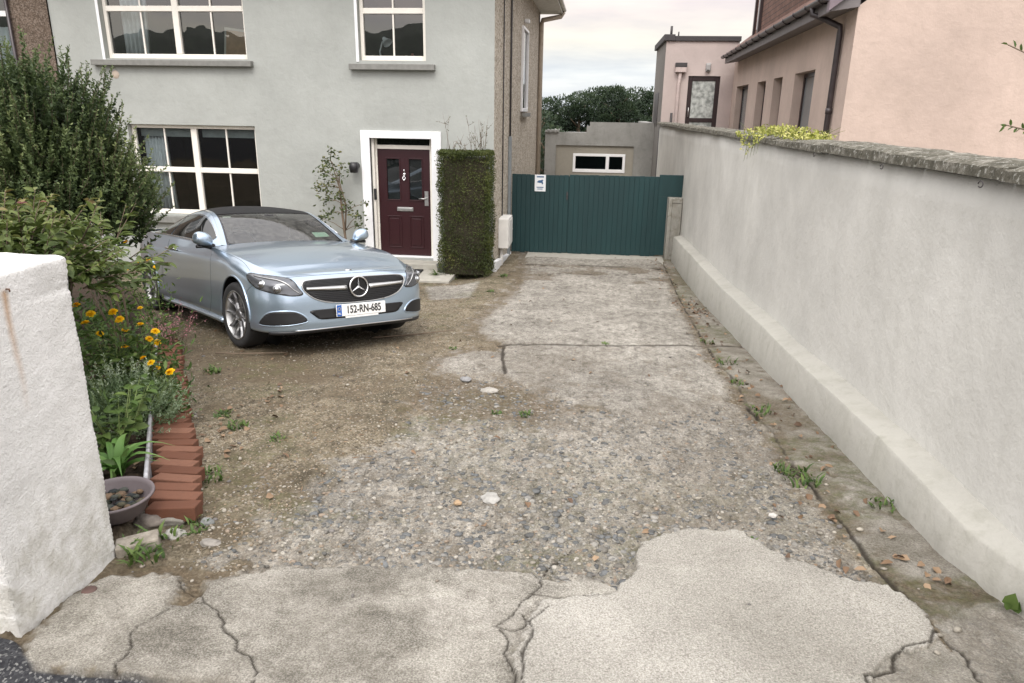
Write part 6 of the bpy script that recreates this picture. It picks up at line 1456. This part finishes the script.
# ---- sparse shrub against the facade
o = empty('wall_shrub', (-4.42, 12.5, -1.25), None, 'sparse small leaved shrub growing against the wall left of the front door', 'shrub'); 
mb = MB((-4.42, 12.5, -1.25)); main = [Vector((-4.42, 12.55, -1.3)), Vector((-4.40, 12.5, -.7)), Vector((-4.43, 12.48, -.2)), Vector((-4.46, 12.5, .25)), Vector((-4.60, 12.5, .75))]; mb.tube(main, [.028, .024, .02, .014, .006], 7); m2 = [Vector((-4.40, 12.5, -.5)), Vector((-4.36, 12.5, -.05)), Vector((-4.45, 12.48, .35)), Vector((-4.52, 12.48, .62))]; mb.tube(m2, [.016, .014, .01, .005], 6)
P = []; st = []
cl = [(-4.62, .72, .16), (-4.75, .55, .14), (-4.70, .30, .18), (-4.50, .42, .16), (-4.48, .12, .15), (-4.72, .05, .14), (-4.80, -.30, .16), (-4.62, -.18, .14), (-4.35, -.05, .14), (-4.15, -.22, .14), (-4.10, -.40, .10), (-4.42, .62, .12), (-4.82, .25, .1), (-4.55, .88, .09), (-4.0, .0, .06)]
for cx2, cz2, rr in cl:
    b_ = min(main+m2, key=lambda p: abs(p.z+.15-cz2)+abs(p.x-cx2)*.3); c_ = Vector((cx2, 12.48, cz2)); mb.tube([b_, b_.lerp(c_, .5)+Vector((0, 0, .03)), c_], [.008, .006, .003], 5)
    m = int(260*rr); q = rng.normal(size=(m, 3))*rr*.52*np.array([1, .6, .8])+np.array([cx2, 12.46, cz2]); P.append(q)
mb.build('trunk', M['twig'], o); P = np.concatenate(P); n = len(P); leaves('foliage', P, unit(n)*np.array([1, 1, .6])+np.array([0, -.2, -.1]), .05+.03*rng.random(n), .026+.014*rng.random(n), rng.random(n)*.85, M['leaf_rose'], o)
# ---- creeper on the coping
o = empty('creeper', (1.95, 8.0, 1.36), None, 'yellow green creeper tumbling over the coping of the boundary wall', 'creeper', None); n = 1050
y = 6.9+rng.random(n)*2.5; env = np.sin(np.pi*np.clip((y-6.8)/2.8, 0, 1))**.7; x = 1.78+.36*rng.random(n); z = 1.385+env*.10*rng.random(n)**1.5
h = (rng.random(n) < .16)&(y > 7.8)&(y < 9.4); x[h] = 1.715-.02*rng.random(h.sum()); z[h] = 1.39-.26*rng.random(h.sum())**1.2*np.exp(-((y[h]-8.7)/.45)**2)
P = np.stack([x, y, z], 1); leaves('foliage', P, unit(n)+np.array([-.2, -.2, .2]), .022+.028*rng.random(n), .013+.013*rng.random(n), np.clip(.5+.9*(rng.random(n)-.5), 0, 1), M['leaf_creeper'], o)
st = [(np.array([1.78+.3*rng.random(), 6.9+2.4*rng.random(), 1.385]), None) for k in range(34)]; st = [(a, a+np.array([rng.normal()*.12, rng.normal()*.4, .05+.07*rng.random()])) for a, _ in st]
st += [(np.array([1.75, 8.6+.16*k-.3, 1.40]), np.array([1.71, 8.5+.16*k-.3, 1.20-.03*k])) for k in range(5)]; stem_mesh(st, .0035, 'stems', M['leaf_creeper'], o)
# ---- leafy branch poking in at the right edge
o = empty('garden_shrub', (3.0, 4.7, -.4), None, 'thin leafy twigs reaching over the boundary wall at the right edge', 'shrub'); mb = MB((3.0, 4.7, -.4))
tw = [[(3.0, 4.7, -.6), (2.95, 4.7, .9), (2.7, 4.6, 1.8), (2.2, 4.5, 1.98)], [(2.97, 4.7, .6), (2.75, 4.65, 1.4), (2.5, 4.55, 1.52), (2.27, 4.5, 1.565)], [(2.9, 4.7, 1.2), (2.8, 4.9, 2.2), (2.6, 4.8, 2.4)]]
P = []; D = []
for t_ in tw:
    mb.tube([Vector(p) for p in t_], [.014, .010, .006, .003][:len(t_)], 6); a, b = np.array(t_[-2]), np.array(t_[-1])
    for k in np.linspace(.3, 1, 9): P.append(a*(1-k)+b*k); D.append((b-a)/np.linalg.norm(b-a)*.6+np.array([0, rng.normal()*.3, rng.normal()*.7]))
mb.build('stems', M['twig'], o); P = np.array(P); leaves('foliage', P, np.array(D), .034+.014*rng.random(len(P)), .015+0*P[:, 0], .3+.5*rng.random(len(P)), M['leaf_green'], o)
# ---- far conifers
def conifer(x, y, zb, h, r_, label, n=3000):
    o = empty('conifer', (x, y, zb), None, label, 'tree', 'dark conifers beyond the outbuilding')
    mb = MB((x, y, zb)); mb.tube([(x, y, zb-.3), (x+.1, y, zb+h*.4), (x, y, zb+h*.85)], [.22, .15, .04], 8)
    for k in range(12): a = k*2.4; z_ = zb+h*(.35+.045*k); mb.tube([(x, y, z_), (x+r_*.7*math.cos(a), y+r_*.7*math.sin(a), z_+.5)], [.06, .02], 5)
    mb.build('trunk', M['bark'], o)
    cs = []
    for k in range(34): a = rng.random()*6.283; q = rng.random()**.6; zz = .35+.6*rng.random(); rr = math.sqrt(max(0, 1-((zz-.55)/.45)**2)); cs.append((x+r_*q*rr*math.cos(a), y+r_*q*rr*math.sin(a), zb+h*zz, .35+.35*rng.random()))
    cs = np.array(cs); pk = rng.integers(0, len(cs), n); d = unit(n); P = cs[pk, :3]+d*(cs[pk, 3]*(.7+.35*rng.random(n)))[:, None]*np.array([1.2, 1.2, .8])
    simple_leaves('crown', P, d+np.array([0, 0, .5]), .10+.09*rng.random(n), .045+.04*rng.random(n), np.clip(.25+.5*(P[:, 2]-zb)/h*rng.random(n)+.25*d[:, 2], 0, 1), M['leaf_pine'], o)
gz = lambda y: -.1*26
for (x, y, top_, r_, lb) in ((-5.2, 46, 1.9, 1.6, 'dark conifer beside the house corner, lowest of the far trees'), (-3.4, 44, 2.1, 1.3, 'dark conifer just right of the house downpipe'), (-2.3, 46, 2.35, 1.4, 'dark conifer above the left end of the outbuilding'), (-1.1, 44, 2.5, 1.3, 'dark conifer rising left of centre behind the outbuilding'), (.0, 46, 3.05, 1.5, 'tall dark conifer behind the middle of the outbuilding roof'), (1.2, 44, 3.05, 1.4, 'tall rounded dark conifer above the white outbuilding window'), (2.4, 46, 3.15, 1.5, 'tallest dark conifer left of the pink flat roofed extension'), (3.5, 45, 2.9, 1.4, 'dark conifer partly hidden by the pink extension')):
    conifer(x, y, -2.9, top_+2.9, r_, lb, 11000)
conifer(-1.75, 27.6, -2.9, 3.9, .55, 'slim dark tree in the gap between the house and the outbuilding', 2200)
conifer(-2.6, 33, -2.9, 4.4, 1.2, 'low dark tree glimpsed behind the house downpipe', 2600)
# ================================================================== BED EDGE: bricks, edging, bowl, rocks
path = [Vector((-1.905, 2.80)), Vector((-2.02, 3.02)), Vector((-2.28, 3.48)), Vector((-2.55, 3.84)), Vector((-3.02, 4.60)), Vector((-3.45, 5.28)), Vector((-3.88, 5.96)), Vector((-4.1, 6.3))]
seglen = [(path[i+1]-path[i]).length for i in range(len(path)-1)]; tot = sum(seglen); s_ = .02; i = 0; lab_n = []
words = ['first', 'second', 'third', 'fourth', 'fifth', 'sixth', 'seventh', 'eighth', 'ninth', 'tenth', 'eleventh', 'twelfth', 'thirteenth', 'fourteenth', 'fifteenth', 'sixteenth', 'seventeenth', 'eighteenth', 'nineteenth', 'twentieth', 'twenty-first', 'twenty-second', 'twenty-third', 'twenty-fourth', 'twenty-fifth', 'twenty-sixth', 'twenty-seventh', 'twenty-eighth', 'twenty-ninth', 'thirtieth', 'thirty-first', 'thirty-second', 'thirty-third', 'thirty-fourth', 'thirty-fifth', 'thirty-sixth', 'thirty-seventh', 'thirty-eighth', 'thirty-ninth', 'fortieth', 'forty-first', 'forty-second', 'forty-third', 'forty-fourth', 'forty-fifth', 'forty-sixth']
while s_ < tot and i < len(words):
    d = s_; k = 0
    while k < len(seglen)-1 and d > seglen[k]: d -= seglen[k]; k += 1
    p = path[k].lerp(path[k+1], d/seglen[k]); ang = random.uniform(-.10, .10)+(.04 if i < 8 else .12); off = random.uniform(-.018, .018); tilt = -.10+random.uniform(-.05, .04)
    L_ = .232; dz = random.uniform(-.003, .004); step_ = random.uniform(.110, .120)
    mb = MB((p.x+off, p.y, gh(p.x, p.y)+.040+dz)); nx2, ny2_, nz2 = 8, 4, 3
    rot = Matrix.Rotation(ang, 3, 'Z')@Matrix.Rotation(tilt, 3, 'X')@Matrix.Rotation(random.uniform(-.04, .04), 3, 'Y')
    mb.obox((p.x+off, p.y, gh(p.x, p.y)+.040+dz), (L_, .094, .07), rot)
    o = mb.build('edging_brick', M['brick'], bevel=.005, seg=2)
    sub = o.modifiers.new('sub', 'SUBSURF'); sub.subdivision_type = 'SIMPLE'; sub.levels = 2; sub.render_levels = 2
    tx_ = bpy.data.textures.new('brick_wear', 'CLOUDS'); tx_.noise_scale = .03; dm_ = o.modifiers.new('d', 'DISPLACE'); dm_.texture = tx_; dm_.strength = .004; dm_.texture_coords = 'GLOBAL'
    o['label'] = ('%s brick of the red brick flower bed edging, counted from the white wall' % words[i]) if i else 'nearest red brick of the flower bed edging, first from the white wall'; o['category'] = 'brick'; o['group'] = 'red bricks edging the flower bed'
    s_ += step_; i += 1
mb = MB(); E0 = [(-2.075, 2.87), (-2.30, 3.24), (-2.67, 3.84), (-3.2, 4.72), (-4.13, 6.23)]; 
for (a, b) in zip(E0[:-1], E0[1:]):
    za, zb = gh(*a), gh(*b); d_ = Vector((b[0]-a[0], b[1]-a[1], 0)).normalized(); n_ = Vector((-d_.y, d_.x, 0))*.004
    P = [Vector((a[0], a[1], za-.12)), Vector((b[0], b[1], zb-.12)), Vector((b[0], b[1], zb+.14)), Vector((a[0], a[1], za+.14))]; mb.add([q-n_ for q in P]+[q+n_ for q in P], [(0, 1, 2, 3), (7, 6, 5, 4), (3, 2, 6, 7), (0, 3, 7, 4), (1, 5, 6, 2)])
mb.tube([Vector((x_, y_, gh(x_, y_)+.145)) for x_, y_ in E0], .011, 10)
o = mb.build('bed_edging', M['edging']); tag(o, 'thin galvanised sheet edging with rolled rim between bricks and flower bed', 'edging')
# bowl
bc_ = Vector((-2.115, 2.70, -.20)); BO = empty('shallow_bowl', bc_, None, 'shallow mauve plastic bowl of pebbles standing on stones beside the white wall', 'bowl')
mb = MB(bc_); mb.lathe([(0, 0), (.085, .0), (.115, .02), (.150, .085), (.158, .10), (.170, .102), (.172, .094), (.162, .086), (.122, .012), (.09, -.010), (0, -.012)], 48, c=bc_); mb.build('bowl_shell', M['bowl'], BO)
pts = []; 
for k in range(70): a = rng.random()*6.283; q = .12*math.sqrt(rng.random()); pts.append((bc_.x+q*math.cos(a), bc_.y+q*math.sin(a), bc_.z+.035+.03*rng.random()*(1-q*4)))
o = stone_cloud('bowl_pebbles', np.array(pts), .030+.030*rng.random(70), palette(70, [(.06, .065, .055), (.035, .04, .04), (.08, .075, .05), (.16, .11, .07), (.045, .05, .035)]), .5, 0); tag(o, 'dark wet pebbles heaped inside the shallow bowl', 'pebbles', kind='stuff')
def rock(c, s, colr, label, name='rock', seed=0, rot=0):
    mb = MB(c); n, m = 18, 24; vs = []
    for i in range(n+1):
        ph = math.pi*i/n
        for j in range(m):
            th = 2*math.pi*j/m; d = Vector((math.sin(ph)*math.cos(th), math.sin(ph)*math.sin(th), math.cos(ph))); k = 1+.35*mnoise.noise(d*1.3+Vector((seed, 0, 0)))+.14*mnoise.noise(d*3.5+Vector((seed, 5, 0)))+.05*mnoise.noise(d*9+Vector((seed, 5, 0)))
            q = Vector((d.x*s[0], d.y*s[1], d.z*s[2]))*k; q = Matrix.Rotation(rot, 3, 'Z')@q; vs.append(Vector(c)+q)
    fs = [(i*m+j, i*m+(j+1) % m, (i+1)*m+(j+1) % m, (i+1)*m+j) for i in range(n) for j in range(m)]; mb.add(vs, fs, 0, True)
    t = NT(name+' stone'); cc = t.ramp(t.noise(24, 6, .7), (.3, tuple(x*.6 for x in colr)), (.7, colr)); o = mb.build(name, t.fin(cc, .9, t.bump(t.noise(70, 6, .7), .7, .006), spec=.2)); tag(o, label, 'stone'); return o
rock((-2.16, 2.74, -.265), (.085, .07, .055), (.20, .15, .125), 'rounded brown stone under the shallow bowl', seed=1)
rock((-2.01, 2.76, -.265), (.07, .055, .045), (.24, .21, .18), 'mossy grey brown stone propping the right side of the bowl', seed=2)
rock((-2.11, 2.60, -.262), (.07, .05, .05), (.22, .14, .12), 'reddish stone squeezed between the bowl and the concrete block', seed=3)
rock((-1.95, 2.80, -.272), (.115, .055, .030), (.28, .265, .23), 'wide flat pale grey stone before the nearest brick', seed=4)
rock((-1.82, 2.66, -.262), (.050, .038, .026), (.42, .41, .37), 'small whitish stone beside the flat grey stone', seed=5)
rock((-1.74, 2.80, -.275), (.030, .025, .020), (.25, .26, .25), 'small dark grey stone at the corner of the nearest brick', seed=6)
rock((-1.62, 2.62, -.262), (.05, .03, .016), (.30, .28, .25), 'thin grey flake of stone lying in the gravel near the concrete edge', seed=7)
rock((-.46, 3.31, -.335), (.045, .055, .010), (.40, .39, .36), 'flat white stone lying in the middle of the worn concrete', seed=8, rot=.3)
rock((-.62, 3.24, -.335), (.022, .018, .012), (.45, .32, .20), 'small tan pebble left of the flat white stone', seed=9)
rock((.98, 3.33, -.33), (.020, .016, .012), (.62, .60, .56), 'small white pebble by the mossy strip', seed=10)
rock((-.75, 5.35, -.55), (.07, .05, .02), (.40, .38, .34), 'pale stone bedded in the dirt patch of the drive', seed=11)
rock((-1.0, 5.62, -.57), (.05, .035, .02), (.30, .30, .30), 'grey stone at the top of the dirt patch', seed=12)
mb = MB((-1.905, 2.50, -.235)); mb.obox((-1.895, 2.515, -.225), (.17, .095, .062), Matrix.Rotation(.55, 3, 'Z')@Matrix.Rotation(-.06, 3, 'Y')); o = mb.build('broken_block', M['block'], bevel=.008); tag(o, 'buff broken concrete block at the back foot of the white wall', 'block')
mb = MB((-1.92, 2.18, -.215)); mb.lathe([(0, .004), (.024, .004), (.028, .0), (.028, -.02)], 26, c=(-1.885, 2.185, -.212)); o = mb.build('stopcock_cover', simple('rusty cover', (.10, .06, .05), .8, var=.3)); tag(o, 'small round rusty cover set in concrete at the foot of the white wall', 'cover')
# ---- weeds
WD = [(1.25, 3.84, .085, 'bright green weeds in the crack halfway along the boundary wall', 46), (1.22, 3.98, .06, 'smaller weed tuft just beyond the bright green weeds', 26), (1.32, 5.14, .07, 'weeds in the crack beyond the halfway point of the boundary wall', 30), (1.33, 6.62, .07, 'weed tuft in the crack beside the transverse joint', 26), (1.30, 7.6, .06, 'weeds at the right end of the transverse joint', 24), (1.30, 5.9, .05, 'thin weeds between two larger tufts along the wall crack', 18), (1.58, 3.52, .05, 'small weed against the near part of the wall plinth', 22), (.83, 3.05, .035, 'tiny weed at the top edge of the pale concrete patch', 14), (-1.84, 2.51, .085, 'weedy green tuft between the broken block and the gravel', 60), (-1.76, 2.72, .05, 'fine weeds around the small whitish stone', 34), (-2.02, 3.30, .07, 'weed tuft against the outer ends of the near bricks', 40), (-2.24, 4.09, .05, 'bright grass tuft on the gravel beside the bricks', 46), (-2.45, 4.3, .045, 'grass patch on the gravel nearer the bricks', 40), (-3.15, 5.43, .06, 'grass along the bricks near the front wheel', 46), (-.41, 4.75, .035, 'low weeds in the dirt patch in mid drive', 40), (-.62, 4.78, .03, 'low weeds left in the mid drive dirt patch', 30), (.2, 7.30, .03, 'tiny weed in the middle of the transverse joint', 14), (-1.32, 6.7, .03, 'sparse grass at the corner of the broken slab', 20), (-1.9, 3.9, .04, 'grass sprigs amid the brown gravel', 20), (-1.5, 12.2, .07, 'dry grass along the foot of the house side plinth', 40), (-1.5, 10.6, .05, 'thin grass between the flagstone and the drive slab', 40)]
for x_, y_, h_, lb, n in WD:
    z_ = float(zat(x_, y_)[0])+.0; mb = MB((x_, y_, z_)); tones = []
    for k in range(n):
        a = rng.random()*6.283; q = h_*1.3*math.sqrt(rng.random()); bx_ = x_+q*math.cos(a); by_ = y_+q*math.sin(a)*1.2; l_ = h_*(.4+.8*rng.random()); a2 = rng.random()*6.283; le = .4+.6*rng.random(); w = .004+.006*rng.random(); tn = rng.random(); vs = []
        zb_ = z_+.002
        for i in range(4): t = i/3; p = np.array([bx_+math.cos(a2)*l_*le*t*t, by_+math.sin(a2)*l_*le*t*t, zb_+l_*t*(1-.35*t)]); s2 = np.array([-math.sin(a2), math.cos(a2), 0])*w*(.6+1.2*t)*(1-t*t*.98); vs += [tuple(p-s2), tuple(p+s2)]; tones += [tn*.8+.2*t]*2
        mb.add(vs, [(2*i, 2*i+1, 2*i+3, 2*i+2) for i in range(3)], 0, True)
    o = mb.build('weed_clump', M['leaf_green'], attrs={'tone': tones}); tag(o, lb, 'weeds', 'weeds growing in cracks and gravel')
# broad leaf weed in the corner at right
o = empty('dock_weed', (1.72, 2.62, -.26), None, 'single rounded green leaf weed at the near foot of the wall plinth', 'weed'); P = np.array([[1.72, 2.60, -.25]]*4); D = np.array([[-.1, -.1, 1.], [.3, -.4, .7], [-.5, 0, .5], [.2, .3, .6]])
leaves('foliage', P, D, np.array([.075, .055, .04, .05]), np.array([.06, .045, .03, .04]), np.array([.7, .5, .6, .4]), M['leaf_green'], o)
# ---- fallen leaves
n = 400; y = 2.75+rng.random(n)**1.5*14; x = np.where(rng.random(n) < .72, 1.34+rng.normal(size=n)*.13, -4+rng.random(n)*5.8); pile = rng.random(n) < .24; x[pile] = 1.46+rng.normal(size=pile.sum())*.08; y[pile] = 9.7+rng.normal(size=pile.sum())*.6
x = np.minimum(x, 1.62); xb = rng.random(n) < .10; x[xb] = -2.3+rng.normal(size=xb.sum())*.1; y[xb] = 4.1+rng.normal(size=xb.sum())*.6
z, _ = ground_fields(x, y); D = unit(n); D[:, 2] *= .12
o = leaves('fallen_leaves', np.stack([x, y, z+.012], 1), D, .025+.04*rng.random(n), .015+.026*rng.random(n), rng.random(n), M['leaf_dead'], nrm=np.tile([[0, 0, 1.]], (n, 1)), curl=.25); tag(o, 'brown fallen leaves scattered along the wall and over the drive', 'leaves', kind='stuff')
n = 900; x = -4.6+rng.random(n)*3.4; y = 3+rng.random(n)*7; z, _ = ground_fields(x, y); D = unit(n); D[:, 2] *= .1
o = simple_leaves('dry_litter', np.stack([x, y, z+.008], 1), D, .02+.05*rng.random(n), .003+.004*rng.random(n), rng.random(n), M['leaf_dead']); tag(o, 'thin dry stalks and litter lying over the gravel', 'litter', kind='stuff')
mb = MB((-1.8, 7.2, -.7)); bp = [(-2.20, 6.92), (-2.02, 7.05), (-1.80, 7.2), (-1.62, 7.38), (-1.46, 7.5)]; mb.tube([Vector((a, b, gh(a, b)+.025)) for a, b in bp], [.008, .009, .008, .006, .003], 6); mb.tube([Vector((-1.80, 7.2, gh(-1.8, 7.2)+.025)), Vector((-1.66, 7.2, gh(-1.66, 7.2)+.05))], [.005, .002], 5); o = mb.build('fallen_twig', M['twig']); tag(o, 'thin dark fallen twig on the gravel in front of the car', 'twig')
mb = MB((-3.4, 5.9, -.58)); bp = [(-3.40, 5.95), (-3.2, 5.97), (-2.95, 6.05), (-2.78, 6.12)]; mb.tube([Vector((a, b, gh(a, b)+.02)) for a, b in bp], [.007, .007, .006, .003], 6); o = mb.build('fallen_twig', M['twig']); tag(o, 'pale stick lying on bare soil below the front bumper', 'twig')
